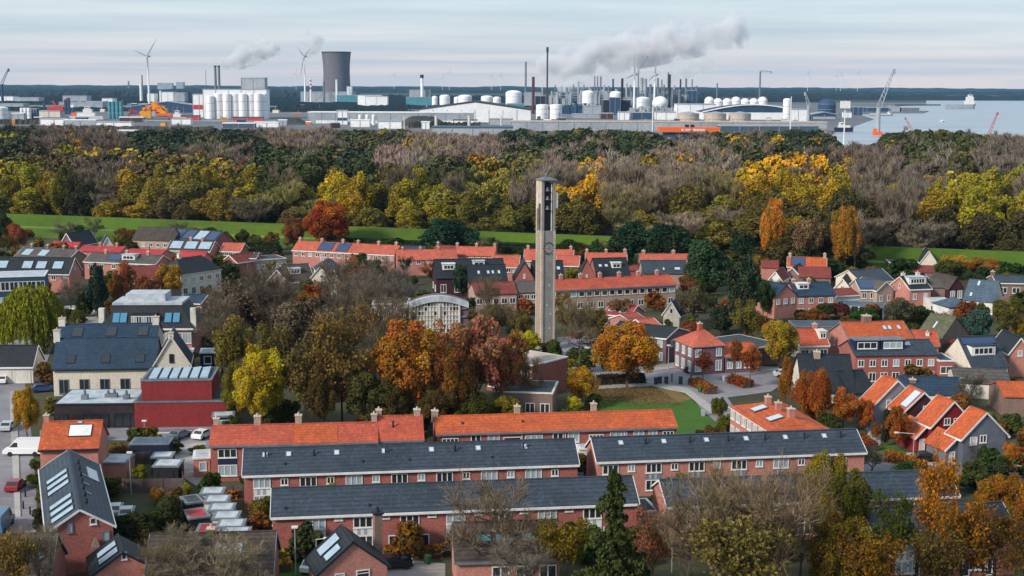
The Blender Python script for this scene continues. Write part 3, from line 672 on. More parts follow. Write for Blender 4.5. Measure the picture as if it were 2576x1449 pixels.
# orange tiled terraces, third row
def C_row(name, label, A, B, rp, mats, **kw):
    return house(name, label, A, B, 7.2, 5.2, rp, cat='terrace', trim='dark', **kw)
C1 = house('terraced_row', 'left terrace with patchy red orange pantiles in the third row, beside the red brick hall', (529, 1121), (948, 1111), 7.2, 5.2, (0, 1074), wall='brick', roof='redtile', cat='terrace', trim='lead', verge=False,
           chim=[(.02, .3, .8, 1.1), (.27, .3, .9, 1.3), (.52, .3, .9, 1.3), (.985, .3, .8, 1.2)], chmat='tan')
roof_ = C1.roof
q = MB()     # one re-laid brighter section of tiles, proud of the older ones
q.solid([slope_pt(C1, 'f', u, t, .004) for u, t in ((.5, -.06), (.76, -.06), (.76, .98), (.5, .98))], [slope_pt(C1, 'f', u, t, .045) for u, t in ((.5, -.06), (.76, -.06), (.76, .98), (.5, .98))])
q.build('relaid_roof_section', 'orange', C1.root)
C1b = house('terraced_row', 'end house with taller patchy orange roof beside the gap in the third row', (950, 1108), (1064, 1105), 7.8, 5.2, (0, 1050), wall='brick', roof='redtile', cat='terrace', trim='lead', verge=False, chim=[(.04, .3, .8, 1.0), (.9, .3, .9, .9)], chmat='tan')
wins(C1b, 'f', 3, 3.3, 1.5, 1.2); vents(C1b, [.35], 'pipe', .5)
for i, (u, w_, z, g) in enumerate([(2.3, 2.6, 3.4, 'glass'), (6.2, 2.2, 3.6, 'glass2'), (9.5, 1.4, 3.6, 'glass'), (12.5, 2.4, 3.5, 'glass2'), (15.5, 2.2, 3.5, 'glass2'), (18.5, 2.2, 3.5, 'glass'), (21.5, 1.8, 3.5, 'glass')]):
    if u < C1.L-1: put_win(C1, 'f', u, z, w_, 1.3, 3, g)
put_win(C1, 'f', 2.3, .8, 2.6, 1.6, 3, 'glass2')
q = MB(); q.box(1.0, 3.6, -.05, -.004, 2.45, 3.3); q.build('wall_panel', 'navy', C1.root)
C2 = house('terraced_row', 'long bright orange pantiled terrace in the third row beside the lawn', (1099, 1092), (1702, 1074), 7.6, 5.2, (0, 1050), wall='brick', roof='orange', cat='terrace', trim='lead', verge=False,
           chim=[(.0, .2, .9, .9), (.345, .3, .8, 1.2), (.67, .3, .8, 1.3)], chmat='tan')
L_ = C2.L
for i, (f, w_, z, k, g) in enumerate([(.055, 2.4, 3.1, 4, 'glass'), (.16, 1.5, 3.5, 2, 'glass'), (.235, 1.6, 3.5, 2, 'glass2'), (.31, 2.6, 3.0, 1, 'dark'), (.40, 2.6, 3.2, 3, 'glass2'), (.5, 1.6, 3.4, 2, 'glass'), (.565, 1.7, 3.4, 2, 'glass2'), (.66, 2.2, 3.0, 4, 'glass'), (.755, 2.5, 3.3, 3, 'glass2'), (.84, 1.6, 3.4, 2, 'glass2'), (.9, 1.3, 3.4, 2, 'glass2'), (.965, 1.7, 3.2, 3, 'glass')]):
    put_win(C2, 'f', f*L_, z, w_, 1.45, k, g)
q = MB()
for f in (.21, .35, .53, .72, .78): q.cyl(f*L_, -.1, .1, 5.1, .06, .06, 6)
q.build('downpipe', 'white', C2.root)
vents(C2, [.36, .11], 'cap', .5)
h = house('extension', 'small pink brick lean-to with white flat roof left of the patchy orange terrace', (486, 1154), (528, 1152), 4.2, 2.7, wall='pink', roof='flat', flat=True, cat='extension'); put_win(h, 'f', 1.3, .9, 1.0, 1.3, 1, 'glass2')
# ================================================================ lower left
H1 = house('brick_house', 'tall house with bright orange tiled roof and white roof box beside the white van', (100, 1130), (246, 1126), 7.5, 5.6, (0, 1064), wall='pink', roof='orange', trim='dark', verge=False, cat='house', chim=[(.03, .2, .7, 1.0)])
roof_panel(H1, 'f', .45, .86, .38, .85, 'white', 'roof_window'); roof_panel(H1, 'f', .58, .67, .88, .98, 'skyl')
H2 = house('brick_terrace', 'long brick house seen end-on with slate roof, white verge and two white solar arrays', (120, 1340), (284, 1333), (103, 1183), 5.2, (0, 1284), axis='y', wall='brick', roof='slate', o=.25, cat='house', perp=True)
for a in (.045, .14, .235, .46, .555, .65): roof_panel(H2, 'l', a, a+.06, .12, .86, 'solarpale', 'solar_panel')
for a in (.18, .33, .48): roof_panel(H2, 'r', 1-a-.2, 1-a-.185, .5, .75, 'skyl')
roof_panel(H2, 'r', .62, .82, .1, .5, 'skyl')
for i in range(7):
    p = slope_pt(H2, 'r', .15+.11*i, .72, 0); q = MB(); q.cyl(p[0], p[1], p[2]-.1, p[2]+.6, .12, .1, 8); q.build('roof_vent', 'dark', H2.roof)
put_win(H2, 'f', 4.9, 5.6, .75, .8, 1, 'glass'); 
for u, z, w_, hh in ((2.4, 4.9, .6, 1.2), (6.2, 3.5, .9, 1.2)): put_win(H2, 'f', u, z, w_, hh, 1, 'indgrey', 'lead', 'blind_window')
q = MB(); q.box(4.6, 5.5, -.8, -.004, 0, 3.1); q.solid([(4.6, -.8, 3.101), (5.5, -.8, 3.101), (5.5, -.004, 3.101), (4.6, -.004, 3.101)], [(4.9, -.5, 4.1), (5.2, -.5, 4.1), (5.2, -.2, 4.1), (4.9, -.2, 4.1)]); q.build('chimney', 'brown', H2.root)
H3 = house('brick_house', 'small gabled brick house with black roof and white solar panels at the bottom edge', (802, 1444), (974, 1438), (776, 1402), 3.2, (0, 1365), axis='y', wall='pink', roof='black', trim='dark', cat='house', perp=True)
roof_panel(H3, 'l', .1, .42, .25, .72, 'solarpale', 'solar_panel'); roof_panel(H3, 'l', .5, .9, .2, .82, 'solarpale', 'solar_panel')
put_win(H3, 'f', H3.L*.3, 1.5, 1.1, 1.5, 1, 'glass2', tr=.75); put_win(H3, 'f', H3.L*.64, 1.5, 1.5, 1.6, 1, 'glass', tr=.75)
q = MB(); q.box(-.45, .45, -.45, .45, 0, 7.2); q.box(-.6, .6, -.6, .6, 7.201, 7.4, 1); q.cyl(0, 0, 7.401, 8.0, .25, .15, 8, 1)
c_ = q.build('chimney', ['brown', 'dark'], H3.root, (H3.L+.5, 6, 0))
H4 = house('brick_house', 'gabled brick house with dark roof, mossy ridge and arched attic window at the bottom left', (236, 1446), (384, 1444), (226, 1402), 3.0, (0, 1391), axis='y', wall='pink', roof='black', trim='dark', cat='house', perp=True)
for a in (.12, .5): roof_panel(H4, 'l', a, a+.3, .2, .9, 'solarpale', 'solar_panel')
put_win(H4, 'f', H4.L*.52, 4.3, .6, .85, 1, 'glass')
H5 = house('brick_house', 'brown tiled house with large pale roof light at the bottom left behind bare branches', (368, 1452), (684, 1444), 8, 3.2, (0, 1347), wall='brick', roof='brownroof', trim='lead', cat='house', chim=[(.48, 0, .8, .6)], chmat='olive')
roof_panel(H5, 'f', .53, .75, .42, .74, 'skyl')
H5b = house('brick_house', 'brown tiled roof in the bottom left corner behind a bare tree', (-60, 1462), (124, 1455), 8, 3.2, (0, 1350), wall='brick', roof='brownroof', trim='lead', cat='house')
roof_panel(H5b, 'f', .73, .9, .4, .6, 'skyl')
H6 = house('brick_house', 'brown roofed house with teal roof lights behind the bare tree at the bottom centre', (1148, 1412), (1408, 1404), 9, 4.2, (0, 1318), wall='pink', roof='brownroof', trim='lead', cat='house')
for a in (.2, .4, .62): roof_panel(H6, 'f', a, a+.16, .45, .63, 'teal')
wins(H6, 'f', 3, 1.9, 1.9, 1.6, k=2, u0=3.5)
# sheds and garages in the gardens
def shed(label, A, B, d, z, wall='fence', roof='flat', name='shed', group=None, door=None, cat='shed'):
    s = house(name, label, A, B, d, z, wall=wall, roof=roof, trim='lead', flat=True, cat=cat, group=group)
    if door: put_win(s, 'f', s.L*.5, .05, min(s.L*.7, 2.2), 2.0, 1, door, 'white' if door != 'dark' else 'dark', 'door', True)
    return s
for i in range(6):
    a = (503+10.5*i, 1244+20.8*i); b_ = (560+12.8*i, 1243+20.8*i)
    shed('%s pale flat roofed garage of the diagonal garage row' % ['backmost', 'second', 'third', 'fourth', 'fifth', 'nearest'][i], a, b_, 2.85, 2.5, 'offwhite', 'flat', 'garage', 'pale roofed garages in a diagonal row', cat='garage')
s_ = shed('black garden shed with crimson roof and a skylight', (476, 1306), (528, 1299), 3.6, 2.4, 'dark', 'redroof')
shed('garden shed with plain crimson flat roof in front of the one with the skylight', (492, 1341), (550, 1340), 3.2, 2.3, 'dark', 'redroof')
shed('dark felt roofed shed behind the crimson roofed one', (470, 1268), (512, 1262), 3.2, 2.4, 'dark', 'flatdark')
shed('garden shed with pale flat roof, the rear of a pair in the left gardens', (380, 1152), (432, 1151), 2.8, 2.5, 'dark', 'flat')
shed('open fronted shed with pale roof and a round sign in the left gardens', (384, 1174), (448, 1174), 3.4, 2.5, 'dark', 'flat', door='dark')
shed('brick garage with wet pale roof beside the tall orange roofed house', (252, 1166), (316, 1166), 4.6, 2.5, 'pink', 'flat', 'garage', cat='garage')
shed('long dark blue shed with pale grey roof beside the parking bays', (326, 1118), (424, 1117), 3.6, 2.5, 'navy', 'bluegrey')
shed('bicycle shelter with thin white roof right of the red brick hall', (533, 1049), (588, 1047), 3.0, 2.6, 'dark', 'flat', door='glass2')
def fence(label, P, z=1.9, m='fence', name='garden_fence'):
    L = [at(x, y) for x, y in P]; r = thing(name, label, 'fence', L[0])
    for a, b_ in zip(L, L[1:]):
        q = MB(); q.bar(a-L[0]+Vector((0, 0, z/2)), b_-L[0]+Vector((0, 0, z/2)), .05, z); q.build('panel', m, r)
        n = max(2, int((b_-a).length/2.2)); q = MB()
        for i in range(n+1): p = a+(b_-a)*i/n-L[0]; q.box(p.x-.06, p.x+.06, p.y-.09, p.y+.03, 0, z+.1)
        q.build('posts', m, r)
fence('long timber fence across the left gardens below the pale sheds', [(262, 1240), (460, 1237)])
fence('timber fence along the alley left of the garage row', [(455, 1200), (470, 1262)], 1.8)
fence('timber fence behind the pair of pale roofed sheds', [(318, 1168), (378, 1166)], 1.8)
fence('garden fence between the second row and the nearest slate terrace', [(560, 1255), (610, 1253)], 1.8)
fence('timber fence in the garden below the long dark blue shed', [(300, 1140), (380, 1138)], 1.7)
# ================================================================ civic buildings on the left
K0 = house('sports_hall', 'windowless red brick hall with flat roof, lower front block', (337, 1012), (570, 1009), 10, 4.2, wall='redbrick', roof='flatdark', trim='lead', flat=True, cat='hall')
put_win(K0, 'f', K0.L*.965, .05, 1.4, 2.6, 1, 'dark', 'dark', 'door', True)
K0b = house('brick_hall', 'taller red brick block with slanted white solar panels on its flat roof', (355, 958), (532, 955), (342, 928), 7.6, wall='redbrick', roof='flatdark', trim='lead', flat=True, cat='hall')
for i in range(6):
    q = MB(); u = K0b.L*(.1+.145*i); q.solid([(u, .6, 7.75), (u+1.3, .6, 7.75), (u+.9, K0b.D-.8, 7.75), (u-.4, K0b.D-.8, 7.75)], [(u, .6, 7.9), (u+1.3, .6, 8.05), (u+.9, K0b.D-.8, 8.05), (u-.4, K0b.D-.8, 7.9)]); q.build('solar_panel', 'solarpale', K0b.roof)
K3 = house('timber_building', 'low dark timber clad building with pale flat roof beside the red brick hall', (136, 1018), (336, 1016), (131, 982), 3.9, wall='darkwood', roof='flat', trim='dark', flat=True, cat='building')
for u, w_ in ((.08, 2.2), (.52, 4.0), (.9, 3.8)): put_win(K3, 'f', K3.L*u, .1, w_, 2.3, 3, 'glass', 'dark')
for u, v, hh in ((.33, 3, 1.6), (.6, 4.5, 1.2), (.68, 4.5, 1.3), (.86, 3, 1.5)):
    q = MB(); q.box(K3.L*u-.5, K3.L*u+.5, v-.5, v+.5, 4.02, 4.0+hh*.5); q.cyl(K3.L*u, v, 4.0+hh*.5+.001, 4+hh, .25, .2, 8); q.build('roof_fan', 'lead', K3.roof)
K1 = house('brick_apartment', 'white brick apartment row with long blue slate roof beside the pale gable', (133, 927), (390, 923), 8.5, 5.0, (0, 853), wall='cream', roof='blueroof', trim='dark', verge=False, cat='apartment building', chim=[(.0, 0, 1.1, 1.6)], chmat='offwhite')
for a in (.12, .46, .8):
    roof_panel(K1, 'f', a, a+.09, .12, .42, 'glass', 'roof_window')
wins(K1, 'f', 5, .4, 1.7, 2.6, k=2, gl='glass', fr='lead')
K1g = house('brick_gable_house', 'pale stone gabled end house with stepped chimney top beside the blue slate roof', (388, 917), (476, 914), 9, 5.4, (0, 848), axis='y', wall='cream', roof='blueroof', trim='cream', cat='house', chim=[(.03, 0, .9, .7)], chmat='cream')
put_win(K1g, 'f', K1g.L/2, 5.7, .8, 1.5, 1, 'glass', 'dark')
K1b = house('brick_apartment', 'rear apartment row with blue slate roof and three dark skylights behind the white brick one', (140, 862), (392, 858), 9, 7.0, (0, 818), wall='cream', roof='blueroof', trim='dark', verge=False, cat='apartment building', chim=[(.02, 0, 1.2, 1.3), (.97, 0, 1.2, 1.3)], chmat='offwhite')
for a in (.14, .48, .8): roof_panel(K1b, 'f', a, a+.11, .25, .8, 'glass', 'skylight')
# mansard block
def mansard():
    a, b_ = at(252, 828, 6), at(482, 827, 6); r = thing('mansard_building', 'mansard roofed block with white flat top and pale blue skylights behind the blue slate roofs', 'building', (a.x, a.y, 0), math.atan2(b_.y-a.y, b_.x-a.x)); L = (b_-a).length; D = 14
    MB().box(0, L, 0, D, 0, 6).build('wall', 'pink', r)
    q = MB(); q.solid([(-.3, -.3, 6.01), (L+.3, -.3, 6.01), (L+.3, D+.3, 6.01), (-.3, D+.3, 6.01)], [(2.2, 3, 10.4), (L-2.6, 3, 10.4), (L-2.6, D-3, 10.4), (2.2, D-3, 10.4)]); rf = q.build('roof', 'black', r)
    q = MB(); q.box(1.9, L-2.3, 2.7, D-2.7, 10.41, 10.9); q.box(4.2, L-6, 4.5, D-3.5, 10.91, 12.4); q.build('roof_top', 'flat', rf)
    q = MB(); q.box(-.4, L+.4, -.5, -.31, 5.8, 6.15); q.build('gutter', 'white', r)
    for u in (.13, .21, .7, .79):
        q = MB(); z0, z1 = 7.2, 8.9; f = lambda z: -.3+3.3*(z-6)/4.4-.1
        q.solid([(L*u, f(z0), z0), (L*u+1.3, f(z0), z0), (L*u+1.3, f(z1), z1), (L*u, f(z1), z1)], [(L*u, f(z0)-.12, z0+.1), (L*u+1.3, f(z0)-.12, z0+.1), (L*u+1.3, f(z1)-.12, z1+.1), (L*u, f(z1)-.12, z1+.1)]); q.build('skylight', 'glass3', rf)
    q = MB(); q.box(L*.34, L*.62, .2, 3.6, 6.3, 9.0); q.build('dormer', 'black', rf)
    for i in range(5): inst(win_mesh(1.1, 2.0, 2, 'glass' if i % 2 else 'glass2', 'white'), 'window', rf, (L*(.37+.055*i), .19, 6.6))
    for u, v in ((-.5, 0), (L-.4, 1)):
        q = MB(); q.box(u, u+1.1, 1, 2.2, 5, 10.0); q.build('chimney', 'offwhite', rf)
    for i in range(7): inst(win_mesh(1.2, 2.2, 2, 'glass2', 'white'), 'window', r, (L*(.6+.06*i), -.01, 3.0))
mansard()
for i, (a, b_) in enumerate([((449, 888), (484, 887)), ((503, 888), (541, 887))]):
    k = house('townhouse', ['navy clad dormer house with white window, left of a pair behind the pale gable', 'navy clad dormer house with white window, right of the pair behind the pale gable'][i], a, b_, 4, 7.5-2, wall='navy', roof='flat', trim='white', flat=True, cat='house')
    put_win(k, 'f', k.L/2, 3.4, 1.4, 1.5, 1, 'glass')
    
k = house('garage_block', 'white brick double garage with dark hipped roof at the left edge', (-60, 922), (82, 921), 7, 3.2, (0, 871), wall='offwhite', roof='black', trim='white', cat='garage')
for u in (.5, .78): put_win(k, 'f', k.L*u, .02, 3.6, 2.3, 1, 'offwhite', 'white', 'garage_door', True)
k = house('school', 'pale blue and white school building behind the weeping willow at the left edge', (-90, 700), (112, 694), 10, 8, wall='indblue', roof='flat', trim='white', flat=True, cat='school')
wins(k, 'f', 9, 4.6, 2.0, 2.2, k=2, gl='glass'); wins(k, 'f', 9, .8, 2.0, 2.2, k=2, gl='glass2')
# hoardings
def board_sign(label, A, w_, h_, m):
    p = at(*A); r = thing('site_board', label, 'hoarding', p); q = MB(); q.box(-w_/2, w_/2, -.04, .04, .4, .4+h_); q.build('panel', m, r); q = MB(); q.box(-w_/2+.2, -w_/2+.3, .05, .12, 0, .4+h_); q.box(w_/2-.3, w_/2-.2, .05, .12, 0, .4+h_); q.build('posts', 'fence', r)
defm('mint', 'pale mint print', '#bdd6c4', .6); board_sign('pale mint hoarding board in front of the white brick apartments', (230, 978), 4.6, 2.0, 'mint'); board_sign('white hoarding board beside the mint one before the apartments', (303, 977), 4.4, 2.0, 'white')
# ================================================================ far left rows
def far_row(label, A, B, d=8, e=5.0, rp=None, **kw):
    nw = kw.pop('nw', 0); kw.setdefault('cat', 'terrace'); h = house('terraced_row', label, A, B, d, e, rp, **kw)
    if nw: wins(h, 'f', nw, 3.3, 1.3, 1.2, k=2)
    return h
h = far_row('black roofed terrace with four pale solar arrays at the left edge', (-60, 686), (173, 689), 8.5, 5.0, (0, 647), wall='pink', roof='black', nw=9)
for a in (.2, .47, .62, .8): roof_panel(h, 'f', a, a+.11, .25, .75, 'solarpale', 'solar_panel')
wins(h, 'r', 1, 5.6, .6, .8, k=1)
h = far_row('grey brown roofed terrace with two solar arrays behind the black roofed one', (37, 646), (172, 654), 8.5, 5.0, (0, 622), wall='brown', roof='greyroof', nw=5, chim=[(.15, 0, .8, 1), (.45, 0, .8, 1), (.75, 0, .8, 1), (.98, 0, .8, 1)])
for a in (.08, .38): roof_panel(h, 'f', a, a+.16, .15, .8, 'solarpale', 'solar_panel')
h = far_row('grey roofed terrace with white dormer left of the black haired conifer', (212, 658), (391, 665), 8.5, 5.0, (0, 637), wall='pink', roof='greyroof', nw=6, chim=[(.2, 0, .8, 1), (.5, 0, .8, 1), (.8, 0, .8, 1)], dormers=[('f', .5, .68, .3, 1.5, 'white', 'flat', 3)]); h.root['label'] = 'grey roofed terrace with white dormer, behind the dark pine on the left'
roof_panel(h, 'f', .28, .48, .2, .9, 'solar')
far_row('short crimson roofed row behind the grey brown terrace with solar arrays', (197, 632), (302, 635), 7, 5, (0, 619), wall='pink', roof='redroof', nw=4, trim=None, chim=[(.4, 0, .7, 1), (.8, 0, .7, 1)])
far_row('crimson roofed row between the white gable and the big solar roof', (315, 640), (404, 643), 7, 5, (0, 627), wall='pink', roof='redroof', nw=3, trim=None, chim=[(.5, 0, .7, 1)])
far_row('small crimson roofed house beyond the rust coloured tree at the far left', (120, 627), (186, 630), 7, 3, (0, 608), wall='brick', roof='redroof', trim=None, cat='house')
far_row('crimson roofed row right of the small orange tree in the far left rows', (437, 660), (503, 663), 8, 5, (0, 632), wall='pink', roof='redroof', nw=3, trim=None)
h = far_row('old red roofed house with tall pink gable behind the round golden tree on the left', (338, 704), (408, 700), 9, 6.0, (0, 672), wall='pink', roof='dkred', nw=3, cat='house')
h = far_row('white walled house with black hipped roof and small dormer right of the golden tree', (455, 690), (556, 676), 9, 6.2, (0, 652), wall='cream', roof='black', hip=.6, cat='house', chim=[(.25, 0, .8, 1)], trim='white')
wins(h, 'f', 5, 3.8, 1.2, 1.3); wins(h, 'f', 5, .6, 1.4, 1.9)
h = house('barn', 'dark timber gabled barn with white verge near the dike on the left', (152, 616), (186, 618), 11, 4, (0, 588), axis='y', wall='purple', roof='black', cat='barn'); h = None
h = house('gabled_house', 'white gabled house with dark roof below the dike on the left', (256, 623), (286, 622), 10, 4, (0, 597), axis='y', wall='offwhite', roof='black', trim='white', cat='house'); put_win(h, 'f', h.L/2, 3, 1.0, 1.0, 1, 'glass')
h = far_row('brown roofed double house left of the big blue solar roof', (333, 602), (425, 605), 9, 5.5, (0, 572), wall='tan', roof='brownroof', nw=5, cat='house', trim=None)
h = far_row('long roof covered with dark blue solar panels at the foot of the dike', (424, 600), (540, 608), 9, 5.5, (0, 577), wall='brick', roof='slate', nw=5, trim=None)
for a, k in ((.03, 'solar'), (.27, 'solar'), (.52, 'solarpale'), (.77, 'solar')): roof_panel(h, 'f', a, a+.21, .05, .95, k)
h = far_row('lower row of houses with pale blue solar panels in front of the dark solar roof', (420, 629), (528, 632), 7.5, 5, (0, 605), wall='pink', roof='brownroof', nw=8, trim='white', chim=[(.45, 0, .8, 1), (.72, 0, .8, 1)])
for a in (.03, .37, .7): roof_panel(h, 'f', a, a+.28, .1, .9, 'solarpale', 'solar_panel')
h = far_row('orange roofed house with brick gable right of the solar panelled row', (554, 632), (604, 633), 8, 4.6, (0, 612), wall='brick', roof='orange2', nw=5, trim='white', cat='house')
h = far_row('dark brown roofed house below the orange roofed one on the left', (598, 650), (644, 650), 9, 4.6, (0, 636), wall='pink', roof='brownroof', trim='white', cat='house')
h = house('gabled_house', 'small brick gable with white verge beside the white walled hipped house', (560, 657), (596, 661), 9, 4, (0, 643), axis='y', wall='brick', roof='dkred', cat='house'); put_win(h, 'f', h.L/2, 2.5, .7, 1.5, 1, 'glass2')
h = house('bungalow', 'pale flat roofed bungalow among the far left houses', (604, 663), (664, 660), 9, 3.2, wall='cream', roof='flat', trim='white', flat=True, cat='bungalow'); wins(h, 'f', 4, .7, 1.2, 1.4)
h = house('bungalow', 'dark flat roofed block behind the pale bungalow', (640, 655), (720, 650), 9, 4.0, wall='tan', roof='flatdark', trim='white', flat=True, cat='bungalow'); wins(h, 'f', 5, 1.5, 1.3, 1.2)
h = house('veranda_house', 'dark roofed pavilion with white framed glass fronts right of the mansard block', (448, 762), (505, 764), 8, 3.4, (0, 741), wall='brick', roof='blueroof', trim='white', cat='house'); wins(h, 'f', 3, .3, 2.2, 2.4, k=3, gl='glass')
# ================================================================ far centre rows
h = far_row('orange roofed terrace with two dark solar arrays at the foot of the rust red tree', (736, 629), (992, 642), 7.5, 5, (0, 607), wall='pink', roof='orange2', nw=14, trim='white', verge=False, chim=[(.02, 0, .8, 1), (.24, 0, .8, 1), (.45, 0, .8, 1), (.6, 0, .8, 1), (.8, 0, .8, 1), (.97, 0, .8, 1)])
roof_panel(h, 'f', .24, .38, .05, .95, 'solar'); roof_panel(h, 'f', .42, .54, .05, .95, 'solar')
far_row('short brown roofed row beyond the gap in the centre orange terraces', (1000, 640), (1065, 641), 7.5, 5, (0, 620), wall='brown', roof='slate', trim=None, cat='house')
h = far_row('coral roofed terrace left of the big black roof in the centre', (999, 654), (1150, 652), 7.5, 4.6, (0, 630), wall='pink', roof='orange2', nw=7, trim=None, chim=[(.1, 0, .7, .8), (.4, 0, .7, .8), (.7, 0, .7, .8)])
far_row('coral roofed terrace behind the big black roof in the centre', (1145, 642), (1243, 644), 7.5, 5, (0, 621), wall='pink', roof='orange2', nw=6, trim=None, chim=[(0, 0, .8, 1), (.5, 0, .8, 1), (.97, 0, .8, 1)])
far_row('brown tiled row end beside the conifer clump in the centre', (1088, 634), (1140, 636), 7, 4.5, (0, 618), wall='brown', roof='dkred', trim=None, cat='house', chim=[(.1, 0, .8, 1)])
h = far_row('coral roofed house with brick gable just left of the tower', (1238, 671), (1304, 672), 8, 4.8, (0, 643), wall='pink', roof='orange2', nw=4, trim='white', cat='house')
h = far_row('big black roofed building with white dormers behind the domed concrete hall', (1098, 700), (1272, 697), 12, 5, (0, 654), wall='dkboard', roof='black', trim=None, dormers=[('f', .1, .28, .4, 1.6, 'white', 'white', 3), ('f', .55, .72, .6, 1.3, 'white', 'flat', 2)], cat='house'); wins(h, 'f', 5, 1.2, 1.5, 2.2); wins(h, 'l', 2, 1.2, 2.2, 1.6)
h = far_row('black roof with four small skylights in front of the big black roofed building', (1180, 712), (1277, 710), 10, 4.0, (0, 668), wall='brown', roof='black', trim=None, cat='house')
for a in (.25, .5, .62, .78): roof_panel(h, 'f', a, a+.07, .45, .65, 'skyl')
h = far_row('brown roofed house with white framed windows left of the tower foot', (1196, 741), (1300, 738), 9, 5, (0, 713), wall='tan', roof='dkred', trim=None, cat='house'); wins(h, 'f', 5, 2.6, 1.5, 1.4, k=2, gl='glass')
far_row('grey roofed house with two dark windows beside the tower foot', (1302, 736), (1350, 735), 9, 5, (0, 709), wall='tan', roof='greyroof', trim=None, nw=3, cat='house')
h = house('gabled_house', 'brown tiled house with white edged gable and dormer among the bare trees', (672, 708), (722, 708), 13, 4, (0, 680), axis='y', wall='tan', roof='brownroof', trim='white', cat='house')
h = far_row('broad brown tiled roof with white framed dormer behind the bare trees', (722, 710), (790, 706), 11, 3.6, (0, 668), wall='tan', roof='brownroof', trim='white', cat='house', dormers=[('f', .2, .6, .4, 1.5, 'white', 'flat', 3)])
h = house('gabled_house', 'cream rendered house with clipped gables above the bare trees', (784, 696), (826, 696), 10, 5, (0, 672), axis='y', wall='cream', roof='brownroof', trim='cream', cat='house'); put_win(h, 'f', h.L*.6, 4.6, .9, .9, 1, 'glass')
h = house('gabled_house', 'cream rendered narrow gable right of the one with clipped gables', (830, 708), (856, 712), 9, 4.5, (0, 680), axis='y', wall='cream', roof='brownroof', trim='cream', cat='house')
far_row('steep blue slate roof behind the cream gabled houses', (798, 682), (866, 680), 9, 5, (0, 651), wall='offwhite', roof='blueroof', trim='white', cat='house', chim=[(.25, 0, .9, 1)], chmat='offwhite', hip=.7)
# ================================================================ far centre right rows, behind and right of the tower
far_row('coral roofed terrace directly behind the tower', (1318, 655), (1440, 657), 8, 5, (0, 628), wall='pink', roof='orange2', nw=7, trim='white', chim=[(.06, 0, .8, 1), (.95, 0, .8, 1)])
h = house('gabled_house', 'red brick gable with black roof and skylights left of the tower', (1293, 704), (1345, 704), 9, 4.2, (0, 661), axis='y', wall='brick', roof='black', trim=None, cat='house'); put_win(h, 'f', h.L*.5, 4.6, .5, 1.2, 1, 'glass2'); wins(h, 'f', 3, 1, 1.3, 1.8)
h = far_row('black roofed house with two skylights just right of the tower', (1345, 704), (1420, 703), 9, 4.2, (0, 657), wall='brick', roof='black', trim=None, cat='house'); roof_panel(h, 'f', .55, .68, .45, .62, 'skyl'); roof_panel(h, 'f', .78, .9, .48, .66, 'skyl')
h = far_row('coral roofed house with pale gable right of the tower', (1400, 668), (1455, 669), 8, 4.8, (0, 644), wall='purple', roof='orange2', trim='white', cat='house')
h = far_row('coral roofed terrace behind the black roof with the white dormer', (1474, 660), (1576, 661), 8, 5, (0, 637), wall='pink', roof='orange2', trim='white', chim=[(.02, 0, .8, 1), (.5, 0, .8, 1), (.97, 0, .9, 1.1)])
h = house('gabled_house', 'large red brick gable joined to the black roof with the white dormer', (1450, 703), (1502, 703), 2.5, 4.2, (0, 653), axis='y', wall='brick', roof='black', trim=None, cat='house'); put_win(h, 'f', h.L*.5, 4.4, .5, 1.1, 1, 'glass2')
h = far_row('black roofed house with one white dormer and two skylights right of the tower', (1502, 697), (1586, 695), 10, 4.2, (0, 651), wall='brick', roof='black', trim=None, cat='house', dormers=[('f', .5, .78, .42, 1.5, 'white', 'white', 2)]); roof_panel(h, 'f', .12, .22, .5, .65, 'skyl'); roof_panel(h, 'f', .3, .4, .5, .65, 'skyl')
h = far_row('coral roofed terrace left of the big dark conifer', (1613, 660), (1735, 660), 8, 5, (0, 640), wall='pink', roof='orange2', nw=0, trim='lead', chim=[(.08, 0, .9, 1), (.7, 0, .9, 1)])
h = far_row('grey roofed house with two white roof windows below the coral roofed terrace', (1618, 688), (1730, 688), 10, 4.2, (0, 656), wall='tan', roof='slate', trim=None, cat='house'); roof_panel(h, 'f', .45, .5, .2, .4, 'skyl'); roof_panel(h, 'f', .72, .85, .22, .42, 'skyl')
far_row('low red roofed annexe between two dark roofed houses', (1580, 681), (1612, 681), 6, 3, (0, 668), wall='brick', roof='dkred', trim=None, cat='house')
h = far_row('long weathered red tiled terrace right of the tower with a row of square windows', (1395, 731), (1700, 716), 8.5, 5.4, (0, 706), wall='tan', roof='redtile', trim='lead', verge=False, chim=[(.1+.16*i, 0, .8, 1.2) for i in range(6)], chmat='pink')
wins(h, 'f', 16, 3.6, 1.5, 1.3, k=1); wins(h, 'f', 12, .7, 1.5, 1.5, k=2, gl='glass')
h = house('gabled_house', 'pink roofed small house with two large white roof panels behind the big orange tree', (1520, 790), (1584, 796), 8, 3.0, (0, 764), wall='pink', roof='redroof', trim='white', cat='house')
roof_panel(h, 'f', .05, .4, .2, .95, 'skyl'); roof_panel(h, 'f', .5, .8, .15, .8, 'skyl'); wins(h, 'f', 4, .8, 1.1, 1.3, gl='glass2')
def gable(label, A, B, d, e, rp, wall, roof, trim='white', name='gabled_house', w1=None, **kw):
    h = house(name, label, A, B, d, e, (0, rp), axis='y', wall=wall, roof=roof, trim=trim, cat=kw.pop('cat', 'house'), **kw); return h
h = gable('cream gabled house with dark blue roof between the red tiled terrace and the dark conifers', (1669, 789), (1709, 793), (1750, 779), 3.4, 760, 'cream', 'blueroof'); put_win(h, 'f', h.L/2, 3.6, .8, 1.2, 1, 'glass')
far_row('orange roofed low house right of the small house with white roof panels', (1628, 830), (1668, 826), 8, 3, (0, 805), wall='pink', roof='orange2', trim='white', cat='house')
